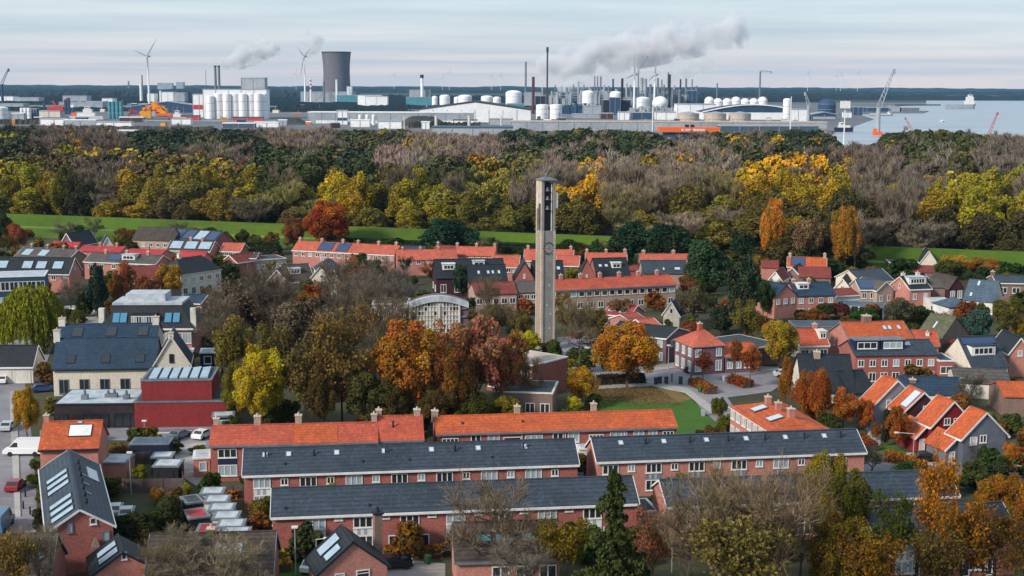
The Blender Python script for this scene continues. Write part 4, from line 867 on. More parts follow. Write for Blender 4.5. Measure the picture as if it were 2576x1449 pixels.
far_row('coral roof top showing above the big orange tree', (1590, 812), (1628, 806), 7, 3, (0, 793), wall='pink', roof='orange2', trim='white', cat='house')
h = gable('dark roofed brick gable left of the hipped orange roof on the square', (1676, 852), (1731, 833), 13, 5.2, 826, 'purple', 'black', 'white'); wins(h, 'l', 5, 3.4, 1.1, 1.5, gl='glass2'); wins(h, 'l', 5, .7, 1.2, 1.7, gl='glass2'); wins(h, 'f', 2, 3.2, 1.0, 1.4)
h = far_row('long low dark felt roofed hall behind the hipped orange roof', (1740, 858), (1850, 884), 13, 3.6, wall='brown', roof='flatdark', flat=True, cat='hall')
h = house('hipped_house', 'square brick villa with hipped orange roof and white windows on the square', (1744, 872), (1822, 867), (1697, 853), 5.6, (0, 828), wall='purple', roof='orange2', trim='lead', cat='villa', hip=.98, chim=[(.5, 0, .8, .9)], chmat='orange2')
wins(h, 'f', 3, 3.5, 1.2, 1.6, k=2, gl='glass2', skip=(1,)); wins(h, 'f', 3, .7, 1.3, 2.0, k=2, gl='glass2', skip=(1,)); wins(h, 'l', 3, 3.5, 1.3, 1.6, gl='glass2'); wins(h, 'l', 3, .6, 1.4, 2.0, gl='glass2')
h = far_row('low brick wing with orange roof right of the hipped villa', (1826, 898), (1912, 894), 9, 3.2, (0, 867), wall='purple', roof='orange', trim='lead', cat='house'); wins(h, 'f', 4, .9, 1.2, 1.3, gl='glass2')
# ================================================================ right hand far rows
h = far_row('orange roofed pair with one blue solar array above the white bell gable', (1981, 671), (2078, 674), 9, 4.6, (0, 647), wall='tan', roof='orange', trim='white', cat='house', chim=[(.05, 0, .8, 1), (.96, 0, .8, 1.2)]); roof_panel(h, 'f', .08, .46, .1, .95, 'solar'); wins(h, 'r', 2, 2, 1.1, 1.3)
h = gable('white bell shaped gable with arched window right of the dark conifers', (1934, 704), (1967, 706), 9, 3.6, 684, 'white', 'dkred'); put_win(h, 'f', h.L/2, 1.3, 1.2, 1.9, 2, 'glass')
far_row('dark red roofed house behind the white bell shaped gable', (1916, 673), (1958, 674), 8, 4, (0, 656), wall='pink', roof='dkred', trim=None, cat='house')
h = gable('brown gabled barn house right of the white bell gable', (1976, 690), (2010, 692), 10, 3.8, 674, 'brown', 'brownroof'); put_win(h, 'f', h.L/2, 1.2, 1.6, 1.6, 2, 'glass')
far_row('mossy orange roof joined behind the brown gabled barn house', (2010, 697), (2090, 699), 9, 3.4, (0, 672), wall='brown', roof='dkred', trim=None, cat='house')
h = gable('pink brick gable with dark blue roof and white dormer in the right hand gardens', (1949, 748), (2004, 743), (1990, 712), 5.2, 718, 'pink', 'blueroof', None); wins(h, 'f', 3, 3.4, 1.1, 1.3, gl='glass2'); 
h = far_row('dark blue hipped roof house with white dormer joined to the pink brick gable', (2004, 745), (2102, 742), 9, 5.0, (0, 713), wall='pink', roof='blueroof', trim=None, cat='house', dormers=[('f', .12, .4, .45, 1.4, 'white', 'white', 2)], chim=[(.5, 0, .8, .9), (.1, 0, .8, .9)]); wins(h, 'f', 4, 3.2, 1.2, 1.3); wins(h, 'f', 4, .6, 1.3, 1.4)
h = gable('cream triangular gable left of the blue solar roof', (2100, 724), (2138, 726), 9, 3.4, 702, 'cream', 'brownroof'); put_win(h, 'f', h.L/2, 3.3, .9, .7, 2, 'glass')
h = far_row('house with dark blue solar roof and tan gable in the right hand gardens', (2164, 729), (2206, 729), 9, 4.6, (0, 704), wall='tan', roof='bluegrey', trim='white', cat='house'); roof_panel(h, 'f', .02, .98, .05, .95, 'solar'); wins(h, 'f', 2, 2.4, 1.2, 1.5)
h = gable('tan brick gable with white verge right of the blue solar roof', (2207, 731), (2248, 728), 9, 4.6, 710, 'tan', 'greyroof'); wins(h, 'f', 2, 1.8, 1.1, 1.5)
far_row('slate blue roof with cream verge behind the blue solar roof', (2166, 711), (2248, 706), 11, 4.4, (0, 681), wall='cream', roof='slate', trim='cream', cat='house')
h = gable('pale pink gable with stepped chimney beside the white boxed dormer', (2238, 719), (2289, 727), 9, 5.2, 697, 'pink', 'black', 'cream'); put_win(h, 'f', h.L*.5, 5.0, .5, 1.2, 1, 'glass')
h = far_row('dark roofed pink house with large white dormer of black windows on the right', (2289, 728), (2342, 726), 9, 5.2, (0, 700), wall='pink', roof='black', trim='white', cat='house', dormers=[('f', .1, .92, .35, 1.8, 'white', 'flat', 5)], chim=[(.1, 0, .8, 1.2), (.8, 0, .8, 1.2)], chmat='offwhite'); wins(h, 'f', 2, 2.6, 1, 1.5)
h = far_row('brown house with grey roof right of the large white dormer', (2344, 723), (2396, 724), 9, 5.2, (0, 700), wall='brown', roof='greyroof', trim=None, cat='house')
h = gable('dark brown gable with glazed window right of the grey roofed brown house', (2388, 726), (2424, 724), 9, 5.2, 698, 'dkboard', 'brownroof', None); wins(h, 'f', 2, 2.6, 1.4, 2.0, gl='glass2')
h = far_row('long low white annexe at the foot of the brown houses', (2340, 757), (2392, 757), 5, 3, wall='white', roof='flat', flat=True, cat='annexe'); wins(h, 'f', 4, .8, 1, 1)
h = far_row('big slate blue roof with two slanted skylights over a white wall at the right', (2424, 754), (2498, 760), 12, 3.2, (0, 704), wall='offwhite', roof='bluegrey', trim=None, cat='house'); roof_panel(h, 'f', .15, .25, .15, .35, 'skyl'); roof_panel(h, 'f', .3, .4, .7, .95, 'skyl')
h = far_row('blue roofed brick house with white dormer at the right edge', (2508, 712), (2640, 714), 9, 5, (0, 693), wall='brown', roof='slate', trim='white', cat='house', chim=[(0, 0, .9, 1)]); wins(h, 'f', 4, 2.4, 2.0, 1.5)
h = house('pavilion', 'white walled garden room with pale pyramid roof at the right', (2387, 772), (2440, 770), 7, 2.8, (0, 747), wall='white', roof='bluegrey', trim='dark', hip=.98, cat='pavilion')
h = house('carport', 'long open carport with blue grey flat roof and white posts', (2118, 768), (2222, 774), 7, 2.8, wall='dark', roof='bluegrey', trim='lead', flat=True, cat='carport')
for i in range(6):
    q = MB(); q.box(h.L*i/5.05-.15+.1, h.L*i/5.05+.35, -.3, -.01, 0, 2.7); q.build('post', 'offwhite', h.root)
h = far_row('low white walled house with dark red roof in front of the cream triangular gable', (2108, 745), (2163, 742), 8, 3.2, (0, 729), wall='white', roof='dkred', trim='white', cat='house'); wins(h, 'f', 4, .8, 1.3, 1.2)
h = gable('cream gable of a house alone against the dike at the right', (2316, 659), (2355, 660), 9, 3.2, 632, 'cream', 'black', 'cream'); 
h = far_row('red brown tiled low roofs left of the golden hedge at the right', (2240, 683), (2350, 686), 9, 3, (0, 667), wall='brown', roof='dkred', trim=None, cat='house')
h = house('stable', 'brown timber stable below the cream gable near the dike', (2238, 661), (2290, 662), 7, 3, wall='dkred', roof='flatdark', flat=True, cat='stable')
h = house('villa', 'pale flat roofed villa with large windows half hidden in the trees at the right', (1995, 611), (2072, 612), 9, 5.5, wall='cream', roof='flatdark', trim='white', flat=True, cat='villa'); wins(h, 'f', 4, 3.2, 2.6, 1.8, k=2, gl='glass'); wins(h, 'f', 4, .4, 2.4, 2, k=2, gl='glass')
h = far_row('mossy grey roof with one slanted skylight on the right', (2304, 846), (2366, 856), 11, 3, (0, 790), wall='brown', roof='olive', trim=None, cat='house'); roof_panel(h, 'f', .4, .5, .4, .7, 'skyl')
h = house('carport', 'long flat blue green roof over dark brick garages on the right', (1998, 821), (2128, 822), 7, 2.9, wall='brown', roof='bluegrey', trim='lead', flat=True, cat='carport')
# mid right
h = far_row('large orange tiled house with massive ridge chimney and three arched skylights', (2140, 858), (2297, 854), 11, 4.4, (0, 813), wall='pink', roof='orange', trim='lead', cat='house', chim=[(.43, .5, 1.6, 1.3)], chmat='brown')
for a in (.62, .7, .85): roof_panel(h, 'f', a, a+.06, .52, .75, 'skyl')
wins(h, 'l', 2, 2, 1, 1.2)
far_row('red tiled lower roof with small white chimney right of the large orange house', (2300, 868), (2362, 870), 9, 3.4, (0, 832), wall='brick', roof='redtile', trim='lead', cat='house', chim=[(.6, -1.5, .7, 0)], chmat='offwhite')
h = far_row('brick duplex with slate roof and two wide dormers of white windows', (2152, 895), (2358, 892), 9, 5.4, (0, 858), wall='brick', roof='slate', trim=None, cat='house', dormers=[('f', .02, .32, .3, 1.9, 'navy', 'lead', 3), ('f', .34, .63, .3, 1.9, 'navy', 'lead', 3, 'glass2')])
roof_panel(h, 'f', .66, .74, .55, .82, 'skyl'); wins(h, 'f', 7, 3.3, 1.2, 1.3); wins(h, 'f', 7, .5, 1.4, 1.7, gl='glass'); wins(h, 'l', 1, 3, .8, 1)
h = house('annexe', 'brick annexe with grey flat roof at the right end of the duplex', (2362, 908), (2400, 908), 7, 4.4, wall='brick', roof='flatdark', flat=True, cat='annexe'); put_win(h, 'f', h.L*.5, 2, 2.2, 1.4, 2, 'glass')
h = far_row('low house with coral roof and white dormer behind the round golden green tree', (2014, 870), (2084, 868), 8, 3, (0, 829), wall='offwhite', roof='redtile', trim='white', cat='house', dormers=[('f', .75, 1.0, .3, 1.7, 'white', 'white', 2)], chim=[(.75, 0, .8, 1)], chmat='pink'); wins(h, 'f', 3, .7, 1.6, 1.5, gl='glass')
h = far_row('large black roofed house with cream gable end and square chimney', (2020, 982), (2150, 984), 13, 2.8, (0, 892), wall='cream', roof='black', trim='dark', cat='house', chim=[(.36, -.4, 1.1, .6)], chmat='tan')
far_row('lower black roofed wing right of the black house with cream gable', (2140, 990), (2200, 986), 9, 2.6, (0, 936), wall='cream', roof='black', trim='dark', cat='house')
h = far_row('steep slate roofed house with cream end gable and white windowed dormer on the right', (2446, 926), (2536, 922), 11, 3.0, (0, 849), wall='cream', roof='slate', trim=None, cat='house', dormers=[('f', .12, .78, .35, 1.9, 'white', 'blueroof', 4)])
roof_panel(h, 'f', .02, .98, .72, .95, 'solar'); wins(h, 'l', 3, 1.2, .5, 2.0, k=1, gl='glass')
far_row('dark grey low roofed bungalow below the steep slate roofed house', (2404, 962), (2542, 968), 11, 2.8, (0, 927), wall='offwhite', roof='greyroof', trim=None, cat='bungalow')
far_row('blue slate long roof behind the grey gabled timber house', (2270, 990), (2420, 994), 9, 2.8, (0, 948), wall='offwhite', roof='blueroof', trim=None, cat='bungalow', chim=[(.22, -1.5, 1.0, -.1)], chmat='brown')
h = far_row('brick house with orange roof cut by the right edge below the slate roofs', (2527, 998), (2640, 1000), 9, 3.4, (0, 962), wall='brown', roof='orange', trim=None, cat='house')
h = gable('pink gabled house with small window at the right edge', (2540, 888), (2592, 888), 9, 4.6, 852, 'pink', 'black'); put_win(h, 'f', h.L*.5, 4, .9, 1.1, 1, 'glass2')
# pink house with hipped orange roof, left of the rust coloured trees
h = far_row('pink brick house with hipped orange roof and two white roof windows beside the green lawn', (1838, 1022), (1938, 1086), 9.0, 5.2, (0, 1000), wall='pink', roof='orange', trim='white', cat='house', hip=.7, chim=[(.25, 0, .8, 1), (.5, 0, .8, 1), (.8, 0, .9, 1.2)], chmat='pink')
roof_panel(h, 'f', .28, .4, .3, .8, 'skyl'); roof_panel(h, 'f', .66, .78, .3, .8, 'skyl'); wins(h, 'f', 7, 3.4, 1.5, 1.4, gl='glass2'); wins(h, 'f', 7, .6, 1.5, 1.8, gl='glass2')
# four gabled timber houses
def timber(label, A, B, D_, e, rp, wall, winl=(), porch=False):
    h = gable(label, A, B, D_, e, rp, wall, 'orange', 'white', 'timber_house', o=.45, perp=True)
    if porch:      # the left roof slope runs on over a low entrance
        q = MB(); s = h.s; w_ = 2.3; z1 = e-.1; z0 = z1-s*w_
        q.solid([(-w_, 1, z0), (-.02, 1, z1), (-.02, 6.5, z1), (-w_, 6.5, z0)], [(-w_, 1, z0+.18), (-.02, 1, z1+.18), (-.02, 6.5, z1+.18), (-w_, 6.5, z0+.18)]); q.build('porch_roof', 'orange', h.root)
        q = MB(); q.bar((-w_-.1, .93, z0+.05), (0, .93, z1+.05), .08, .25); q.build('porch_verge', 'white', h.root)
        q = MB(); q.solid([(-w_+.4, 1.3, 0), (-.03, 1.3, 0), (-.03, 6.3, 0), (-w_+.4, 6.3, 0)], [(-w_+.4, 1.3, z0+.3), (-.03, 1.3, z1-.1), (-.03, 6.3, z1-.1), (-w_+.4, 6.3, z0+.3)]); q.build('porch_wall', wall, h.root)
        inst(win_mesh(1.0, 2.0, 1, 'white', 'white', True), 'door', h.root, (-.9, 1.29, .05))
    for a in winl: put_win(h, 'f', *a)
    return h
timber('pale grey timber house with orange roof, backmost of the four gabled timber houses', (2191, 1027), (2317, 1024), (2158, 1013), 3.8, 959, 'greyboard2', [(3.2, 3.8, .9, 1.2, 1, 'glass2'), (4.9, 3.9, .8, 1.1, 1, 'glass')])
h = timber('dark maroon timber house with orange roof and a white roof panel, second of the four', (2273, 1038), (2371, 1034), (2239, 1020), 4.2, 989, 'dkboard', [(3.6, 4.1, .8, 1.1, 1, 'glass2')]); roof_panel(h, 'l', .05, .5, .15, .95, 'skyl')
timber('barn red timber house with orange roof, third of the four gabled timber houses', (2347, 1070), (2446, 1066), (2308, 1053), 4.4, 1012, 'redboard', [(2.4, 4.3, 1.1, 1.1, 2, 'glass'), (3.9, 4.2, .8, 1.1, 1, 'glass')], True)
timber('blue grey timber house with orange roof, nearest of the four gabled timber houses', (2424, 1101), (2531, 1097), (2386, 1085), 4.4, 1040, 'greyboard', [(1.7, 3.2, 1.2, 1.2, 1, 'offwhite'), (3.3, 3.4, 1.15, 1.2, 2, 'glass'), (3.3, .6, 1.3, 1.5, 2, 'glass2')], True)
# rust-tree house beside the tower foot
h = far_row('flat roofed brick villa half hidden by rust coloured trees left of the lawn', (1225, 900), (1340, 920), 10, 6, wall='brick', roof='concrete2', trim='white', flat=True, cat='villa'); wins(h, 'f', 5, 3.6, 1.5, 1.4); wins(h, 'f', 5, .8, 1.5, 1.4)
h = far_row('low brick house with pale lean-to roof behind the golden shrubs left of the lawn', (1240, 985), (1390, 990), 9, 4.6, wall='brown', roof='flatdark', trim='offwhite', flat=True, cat='house'); wins(h, 'f', 4, 1.2, 1.6, 1.7, gl='glass')
h = far_row('small red roofed shop front beside the tower foot', (1250, 872), (1310, 873), 8, 3.2, (0, 855), wall='pink', roof='redroof', trim='white', cat='house')
# ================================================================ domed hall
def domed_hall():
    ze = 8.0; a, b_ = at(1029, 768, ze), at(1179, 766, ze); mid = (a+b_)/2; L = (b_-a).length; r = thing('church_hall', 'concrete church hall with shallow arched roof and chequered glass front beside the tower', 'church', (a.x, a.y, 0), math.atan2(b_.y-a.y, b_.x-a.x)); D = 7
    n = 18; zt = solve_z(mid.x, mid.y, 750, 4, 30); arc = [(L*i/n, ze+(zt-ze)*math.sin(math.pi*i/n)) for i in range(n+1)]
    q = MB(); q.solid([(0, .25, 0)]+[(x, .25, z) for x, z in arc]+[(L, .25, 0)], [(0, D, 0)]+[(x, D, z) for x, z in arc]+[(L, D, 0)]); q.build('wall', 'purple', r)
    q = MB()
    for (x0, z0), (x1, z1) in zip(arc, arc[1:]): q.solid([(x0, -.4, z0-.7), (x1, -.4, z1-.7), (x1, D+.3, z1-1.2), (x0, D+.3, z0-1.2)], [(x0, -.4, z0+.55), (x1, -.4, z1+.55), (x1, D+.3, z1-.3), (x0, D+.3, z0-.3)])
    q.build('roof', 'flat', r)
    q = MB(); rr = random.Random(5)
    nx = 15; cw = L*.8/nx
    for i in range(nx+1): 
        x = L*.04+cw*i; zz = ze+(zt-ze)*math.sin(math.pi*x/L); q.box(x-.07, x+.07, 0, .24, 0, zz-.05)
    for j in range(1, 11): q.box(L*.04, L*.84, .02, .22, j*.95-.06, j*.95+.06) if j*.95 < ze else None
    for x in (L*.5, L*.84, L*.02): q.box(x-.22, x+.22, -.2, .245, 0, ze-.05)
    q.build('concrete_grid', 'offwhite', r)
    q = MB()
    for i in range(nx):
        for j in range(11):
            x = L*.04+cw*i; 
            if (j+1)*.95 > ze+(zt-ze)*math.sin(math.pi*(x+cw/2)/L)-.5: continue
            dd = abs(x+cw/2-L*.52)/L*9; m_ = 0 if (dd < (9-j)*.9 and rr.random() < .75) else rr.choice([1, 2, 3, 3])
            q.poly([(x, .2, j*.95), (x+cw, .2, j*.95), (x+cw, .2, j*.95+.95), (x, .2, j*.95+.95)], m_)
    q.build('stained_glass', ['offwhite', 'glass', 'lead', 'glass2'], r)
    for z in (3.4, 5.2, 7.0): q = MB(); q.box(L*.88, L*.97, -.12, .24, z, z+.35); q.build('louvre', 'lead', r)
domed_hall()
h = house('parish_hall', 'low white posted hall left of the domed church hall behind bare trees', (936, 765), (1026, 765), 9, 4.6, wall='concrete', roof='flatdark', trim='white', flat=True, cat='hall'); wins(h, 'f', 7, .6, 1.8, 3.2, k=2)
# ================================================================ tower
def tower():
    p = at(1371, 878); s = px_m(p); w = 47/s; H = solve_z(p.x, p.y, 450, 0, 60); r = thing('bell_tower', 'tall slender grey concrete church tower with clock and open belfry', 'tower', (p.x, p.y, 0), R(21)); a = w*.5/1.3
    zb = H-10.6; aw = a*1.0
    q = MB(); q.box(-aw, aw, -aw, aw, 0, zb); q.build('shaft', 'towerstone', r)
    # perforated left face between two pale ribs
    q = MB(); q.box(-aw-.12, -aw-.002, -aw, -aw+.45, 0, H-.3); q.box(-aw-.12, -aw-.002, aw-.45, aw, 0, H-.3); q.box(-aw-.12, -aw-.002, -aw+.451, aw-.451, H-5, H-.3); q.build('ribs', 'concrete2', r)
    q = MB(); n = 36
    for i in range(n):
        z = .6+i*(zb-1)/n; q.box(-aw-.06, -aw-.003, -aw+.5, aw-.5, z, z+(zb-1)/n*.55)
    q.build('brick_infill', 'tan', r)
    # front edges standing proud
    q = MB()
    for x in (-aw, aw-.38): q.box(x, x+.38, -aw-.14, -aw-.002, 0, zb)
    q.build('corner_ribs', 'concrete2', r)
    # belfry: corner posts, and a black box put in for the shade inside
    q = MB()
    for x in (-aw, aw-.5):
        for y_ in (-aw, aw-.5): q.box(x, x+.5, y_, y_+.5, zb+.001, H-.3)
    q.box(-aw+.51, aw-.51, aw-.2, aw-.05, zb+.001, H-.3); q.build('belfry_posts', 'towerstone', r)
    q = MB(); q.box(-aw+.6, aw-.6, -aw+.55, aw-.3, zb+.01, H-.9); q.build('belfry_shade', 'dark', r)
    for i, z in enumerate((H-2.4, H-4.2, H-6.2)):
        q = MB(); q.lathe(-.2, -aw+.35, [(.0, z+.75), (.25, z+.7), (.32, z+.3), (.5, z)], 12); q.build('bell', 'lead', r)
    q = MB(); q.box(.62, .72, -aw+.1, -aw+.3, zb+.02, H-1); q.build('ladder_rail', 'white', r)
    q = MB(); q.solid([(-aw-.25, -aw-.25, H-.3), (aw+.25, -aw-.25, H-.3), (aw+.25, aw+.25, H-.3), (-aw-.25, aw+.25, H-.3)], [(-aw-.25, -aw-.25, H-.05), (aw+.25, -aw-.25, H-.05), (aw+.25, aw+.25, H-.05), (-aw-.25, aw+.25, H-.05)])
    for (x0, y0), (x1, y1) in (((-aw-.25, -aw-.25), (aw+.25, -aw-.25)), ((aw+.25, -aw-.25), (aw+.25, aw+.25)), ((aw+.25, aw+.25), (-aw-.25, aw+.25)), ((-aw-.25, aw+.25), (-aw-.25, -aw-.25))): q.poly([(x0, y0, H-.049), (x1, y1, H-.049), (0, 0, H+.55)])
    rf = q.build('roof', 'lead', r)
    q = MB(); q.lathe(0, 0, [(.3, H+.4), (.38, H+.9), (.14, H+1.3), (.0, H+1.4)], 10); q.cyl(0, 0, H+1.3, H+3.6, .06, .03, 6); q.build('finial', 'lead', rf)
    q = MB(); q.box(aw+.05, aw+.55, -aw+.1, -aw+.45, H-6, H-2.8); q.box(-aw-.5, -aw-.15, -.2, .15, H-6, H-2.9); q.build('antenna', 'white', r)
    # clock: ring of hour marks and hands
    q = MB(); zc_ = zb-3.6; rad = aw*.85
    for i in range(12):
        t = i*math.pi/6; c_, s_ = math.cos(t), math.sin(t); q.bar((c_*rad*.78, -aw-.06, zc_+s_*rad*.78), (c_*rad*1.05, -aw-.06, zc_+s_*rad*1.05), .2, .12)
    ck = q.build('clock_face', 'dark', r)
    q = MB(); q.bar((0, -aw-.1, zc_), (-rad*.5, -aw-.1, zc_+.25), .12, .1); q.bar((0, -aw-.1, zc_), (-rad*.25, -aw-.1, zc_+.5), .12, .1); q.build('clock_hands', 'concrete2', ck)
    q = MB()
    for z, x in ((.36, .3), (.25, -.2), (.2, .6), (.12, .4)): q.box(x-.15, x+.15, -aw-.05, -aw-.004, zb*z*1.5, zb*z*1.5+.35)
    q.build('slit_window', 'offwhite', r)
tower()
# ---------------------------------------------------------------- the wood behind the dike
BL = [  # picture x, y, radius x, radius y, kind, colour
 (60, 440, 90, 40, 'far', '#7d7a22'), (150, 500, 120, 60, 'far', '#57512a'), (60, 520, 80, 50, 'far', '#3f4022'), (290, 390, 50, 30, 'far', '#9a8a2a'), (260, 440, 60, 60, 'farbare', '#6c5f55'), (150, 380, 110, 40, 'far', '#5d5a30'), (200, 350, 130, 25, 'farbare', '#6c5d55'), (40, 350, 60, 30, 'far', '#3c4428'),
 (420, 345, 120, 22, 'far', '#2f3f28'), (600, 345, 90, 22, 'far', '#2c3c26'), (520, 380, 100, 25, 'farbare', '#71625a'), (430, 430, 110, 50, 'far', '#77702c'), (560, 440, 110, 60, 'far', '#807526'), (640, 500, 90, 60, 'farbare', '#6e645c'), (420, 500, 90, 50, 'far', '#57512e'), (330, 530, 110, 30, 'far', '#8a7420'),
 (760, 340, 90, 25, 'farbare', '#7a6a63'), (760, 400, 130, 45, 'far', '#3a4a26'), (880, 400, 90, 40, 'far', '#33452a'), (900, 345, 100, 25, 'far', '#4b5230'), (745, 480, 45, 50, 'farbare', '#8f8650'), (760, 450, 60, 30, 'far', '#8d8434'), (870, 445, 60, 45, 'far', '#b4a01e'), (960, 480, 90, 90, 'far', '#6b6826'), (1060, 470, 100, 90, 'far', '#858024'), (1160, 500, 90, 80, 'far', '#5d5c24'), (1270, 500, 80, 90, 'far', '#66642a'), (1250, 440, 80, 30, 'far', '#7c7a34'),
 (1060, 380, 110, 35, 'farbare', '#85726c'), (1130, 400, 90, 30, 'far', '#4d5530'), (1180, 365, 100, 30, 'farbare', '#86736d'), (1310, 345, 70, 30, 'far', '#33452a'), (1330, 400, 60, 35, 'far', '#5c6030'), (1460, 360, 110, 30, 'far', '#384828'), (1400, 420, 80, 30, 'farbare', '#7c6d66'), (1470, 440, 75, 50, 'far', '#c09a1e'), (1450, 520, 100, 60, 'far', '#5a5524'), (1560, 500, 70, 60, 'farbare', '#7b6c50'), (1600, 430, 120, 60, 'farbare', '#86756e'), (1620, 350, 90, 25, 'far', '#36462a'), (1680, 470, 90, 70, 'farbare', '#857468'),
 (1800, 490, 90, 70, 'far', '#77722c'), (1760, 400, 110, 40, 'farbare', '#7f7068'), (1900, 430, 100, 30, 'far', '#a38a22'), (1980, 430, 110, 50, 'far', '#b0921c'), (2090, 440, 90, 50, 'far', '#a08c22'), (1900, 520, 110, 60, 'far', '#5c5828'), (2080, 530, 90, 60, 'far', '#4a4826'), (1900, 365, 110, 28, 'far', '#47502c'), (2040, 350, 60, 30, 'far', '#31412a'), (2180, 390, 110, 30, 'farbare', '#6c5e57'), (2240, 440, 90, 50, 'farbare', '#766a64'), (2290, 500, 80, 80, 'farbare', '#6f6560'), (2200, 530, 90, 60, 'far', '#44422a'), (2350, 355, 110, 35, 'far', '#3e4822'), (2440, 355, 70, 35, 'far', '#434c24'), (2530, 375, 70, 40, 'farbare', '#6f625c'), (2420, 450, 90, 50, 'far', '#8a8424'), (2530, 450, 80, 50, 'far', '#7d7a26'), (2440, 530, 130, 60, 'far', '#3e4024'), (2360, 420, 90, 25, 'farbare', '#6f6560')]
SKY = [(-200, 312), (0, 310), (150, 318), (270, 322), (300, 342), (345, 326), (420, 320), (560, 320), (760, 327), (900, 322), (1010, 322), (1060, 332), (1180, 342), (1240, 337), (1290, 318), (1380, 328), (1440, 320), (1540, 322), (1640, 329), (1665, 344), (1750, 344), (1775, 330), (1930, 328), (2050, 319), (2095, 342), (2112, 374), (2210, 366), (2235, 332), (2330, 319), (2430, 326), (2490, 340), (2576, 344), (2800, 344)]
def dike_z(x, y):
    e = y-crest_y(x); P_ = [(-99, 0), (-18, 0), (-9, 2.3), (-6, 2.5), (0, 5.8), (3, 5.8), (14, 0), (9999, 0)]
    for (a, b), (c, d) in zip(P_, P_[1:]):
        if a <= e <= c: return b+(d-b)*(e-a)/(c-a)
    return 0
def skyline(x):
    for (a, b), (c, d) in zip(SKY, SKY[1:]):
        if a <= x <= c: return b+(d-b)*(x-a)/(c-a)
    return 340
def crest_y(x):      # world y of the dike crest at world x
    for (a, b), (c, d) in zip(DL, DL[1:]):
        if a <= x <= c: return b+(d-b)*(x-a)/(c-a)
    return 400
rw = random.Random(11); spots = []
y = 385.0; row = 0
while y < 1120:
    sp = 12.0 + (y-400)*.006; x = -.50*y-40 + (row % 2)*sp/2
    while x < .50*y+40:
        px, py = x+rw.uniform(-.35, .35)*sp, y+rw.uniform(-.3, .3)*sp
        x += sp
        sx, _ = proj((px, py, 12))
        if py < crest_y(px)+(19 if not 1690 < sx < 2232 else -24): continue
        if not -420 < sx < 3000: continue
        edge = py-crest_y(px)
        h = rw.uniform(15, 24) if edge > 40 else rw.uniform(12, 21) if edge > 26 else rw.uniform(7, 14)
        tx, ty = proj((px, py, h)); best = min(BL, key=lambda q: ((tx-q[0])/q[2])**2+((ty-q[1])/q[3])**2+rw.uniform(0, .5))
        lim = skyline(tx)
        if ty < lim:
            h = solve_z(px, py, lim+rw.uniform(0, 12), 0, h)
            if h < 7: continue
        # inner trees rise above the ones in front, kept to the outline of the photographed wood
        if best[4] == 'farbare' and rw.random() < .16: best = rw.choice([(0, 0, 0, 0, 'far', '#8d7e2a'), (0, 0, 0, 0, 'far', '#6f6c30'), (0, 0, 0, 0, 'far', '#a08424')])
        if rw.random() < .14: best = rw.choice([q for q in BL if abs(q[0]-tx) < 420 and abs(q[1]-ty) < 130] or [best])
        spots.append((py-crest_y(px)*.0, px, py, h, sp*rw.uniform(.85, 1.45), best[4], best[5]))
    y += sp*.86; row += 1
spots.sort(key=lambda s: s[2])
def cname(c):
    r, g, b = lin(c)
    if g > r: return 'dark green'
    if r > .42: return 'bright yellow'
    if r > .26: return 'yellow green'
    if r > .15: return 'olive brown'
    return 'dark olive'
nI = 0; rest = []; WT = []
for s in spots:
    _, px, py, h, w, kd, c = s
    col = lin(c); f_ = rw.uniform(.75, 1.35)*(.85 if col[0] > .26 and kd == 'far' else 1); col = tuple(v*f_*rw.uniform(.93, 1.07) for v in col)
    if kd == 'far': col = (col[0]*1.12+.012, col[1]*.96+.008, col[2]*1.1+.006)
    if kd == 'farbare': col = (col[0]*1.02, col[1]*1.06, col[2]*.98)
    if nI < 290 and py < 900 and -40 < proj((px, py, 12))[0] < 2620:
        if kd == 'farbare': lb = 'bare grey brown tree standing among the leafy trees of the wood behind the dike'; nm = 'bare_tree'
        else: lb = cname(c)+' leafy tree in the wood behind the grass dike'; nm = 'leafy_tree'
        WT.append((tree(kd, nm, lb, (px, py, dike_z(px, py)), h, w*(1.08 if kd == 'far' else 1.1), col, group=nm.replace('_', ' ')+'s of the wood: '+(cname(c) if kd != 'farbare' else 'bare'), seed=rw.randint(0, 3)), 'bare grey' if kd == 'farbare' else cname(c), px, py)); nI += 1
    else: rest.append((px, py, h, w, kd, col))
